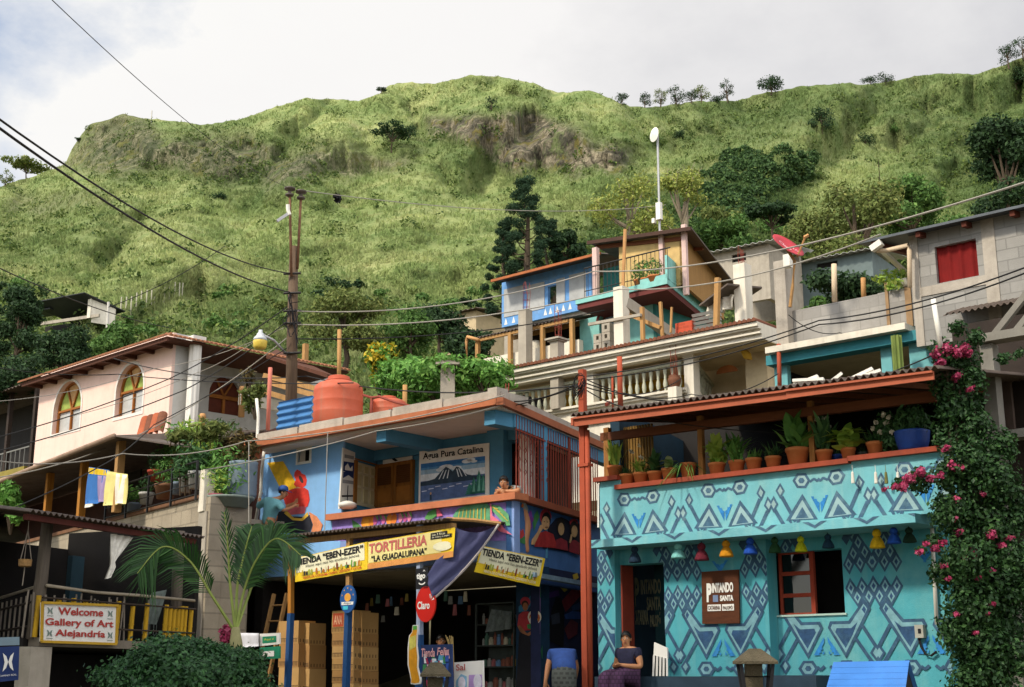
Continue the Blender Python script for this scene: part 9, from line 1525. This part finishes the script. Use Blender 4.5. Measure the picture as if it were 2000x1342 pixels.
J={'pelvis':(Lp(1102,1300,bdp),.13),'spine':(Lp(1100,1284,bdp+.25),.12),'chest':(Lp(1096,1279,bdp+.5),.13),'neck':(Lp(1094,1283,bdp+.68),.055),'shL':(Lp(1077,1280,bdp+.5),.075),'elL':(Lp(1070,1305,bdp+.45),.05),'wrL':(Lp(1066,1328,bdp+.4),.034),'haL':(Lp(1065,1338,bdp+.4),.034),'shR':(Lp(1118,1280,bdp+.5),.075),'elR':(Lp(1126,1305,bdp+.55),.05),'wrR':(Lp(1122,1330,bdp+.7),.034),'haR':(Lp(1120,1340,bdp+.75),.034),'hipL':(Lp(1092,1305,bdp),.11),'knL':(Lp(1092,1350,bdp),.07),'anL':(Lp(1092,1395,bdp),.045),'ftL':(Lp(1092,1401,bdp+.1),.04),'hipR':(Lp(1112,1305,bdp),.11),'knR':(Lp(1112,1350,bdp),.07),'anR':(Lp(1112,1395,bdp),.045),'ftR':(Lp(1112,1401,bdp+.1),.04)}
E=[('pelvis','spine'),('spine','chest'),('chest','neck'),('chest','shL'),('shL','elL'),('elL','wrL'),('wrL','haL'),('chest','shR'),('shR','elR'),('elR','wrR'),('wrR','haR'),('pelvis','hipL'),('hipL','knL'),('knL','anL'),('anL','ftL'),('pelvis','hipR'),('hipR','knR'),('knR','anR'),('anR','ftR')]
fingers(J,E,'wrL',J['haL'][0],'haL',[0,0,-1],[1,0,0],.9,.3);fingers(J,E,'wrR',J['haR'][0],'haR',[0,.3,-1],[-1,0,0],.9,.3);hc=Lp(1094,1288,bdp+.82);headj(J,E,'neck',hc,(0,.4,-1),(0,1,.3),1.0)
bs_={'chest':(J['chest'][0],.19),'spine':(J['spine'][0],.20),'pelvis':(J['pelvis'][0]+[0,-.02,-.03],.215),'shL':(J['shL'][0],.10),'shR':(J['shR'][0],.10)};bs_['low']=(J['pelvis'][0]+[0,-.04,-.16],.21);bs_['slL']=(J['shL'][0]*.4+J['elL'][0]*.6,.075);bs_['slR']=(J['shR'][0]*.4+J['elR'][0]*.6,.075)
sk={'pelvis':(J['pelvis'][0]+[0,-.02,.10],.23),'k1':(Lp(1102,1330,bdp),.22),'k2':(Lp(1102,1380,bdp),.20)}
person('bending person in blue top and checked skirt seen from behind beside the shop wall',J,E,[('blouse',bs_,[('low','pelvis'),('pelvis','spine'),('spine','chest'),('chest','shL'),('shL','slL'),('chest','shR'),('shR','slR')],P('blue_blouse','#24417c',var=.2,scale=8)),('skirt',sk,[('pelvis','k1'),('k1','k2')],mat('checked_skirt','#3c3f3c',.9,.3,3,block=(.09,.07,.02,1.7)))],hc,Lp(1102,1401,bdp),'bun',(0,.4,-1),(0,1,.3))
us_,zs_=fb.uz(849,1238,.4);c=V3(fb,us_,.4,zs_);Lp=lambda du,y,dz:V3(fb,us_+du,.4+y,zs_+dz);fwd=np.array([.2,-1,-.1])
J={'pelvis':(Lp(0,.05,-.66),.15),'spine':(Lp(0,.04,-.46),.13),'chest':(Lp(0,.03,-.27),.14),'neck':(Lp(0,.01,-.12),.05),'shL':(Lp(-.18,.03,-.2),.068),'elL':(Lp(-.22,0,-.46),.046),'wrL':(Lp(-.14,-.2,-.52),.032),'haL':(Lp(-.1,-.27,-.52),.032),'shR':(Lp(.18,.03,-.2),.068),'elR':(Lp(.22,0,-.46),.046),'wrR':(Lp(.14,-.2,-.52),.032),'haR':(Lp(.1,-.27,-.52),.032),'hipL':(Lp(-.09,.02,-.72),.1),'knL':(Lp(-.09,0,-1.1),.07),'ftL':(Lp(-.09,0,-1.45),.05),'hipR':(Lp(.09,.02,-.72),.1),'knR':(Lp(.09,0,-1.1),.07),'ftR':(Lp(.09,0,-1.45),.05)}
E=[('pelvis','spine'),('spine','chest'),('chest','neck'),('chest','shL'),('shL','elL'),('elL','wrL'),('wrL','haL'),('chest','shR'),('shR','elR'),('elR','wrR'),('wrR','haR'),('pelvis','hipL'),('hipL','knL'),('knL','ftL'),('pelvis','hipR'),('hipR','knR'),('knR','ftR')]
fingers(J,E,'wrL',J['haL'][0],'haL',[.3,-1,0],fb.r,.9,.3);fingers(J,E,'wrR',J['haR'][0],'haR',[.0,-1,0],-fb.r,.9,.3);headj(J,E,'neck',c,fwd,(0,0,1),1.0)
person('person in dark clothes standing in the dim shop above the packets poster',J,E,[('dress',g(('pelvis','spine','chest','shL','shR','hipL','hipR','knL','knR'),.022),[('pelvis','spine'),('spine','chest'),('chest','shL'),('chest','shR'),('pelvis','hipL'),('pelvis','hipR'),('hipL','knL'),('hipR','knR')],P('dark_maroon_dress','#3a1c20',var=.3,scale=10))],c,Lp(0,0,-1.5),'bun',fwd)
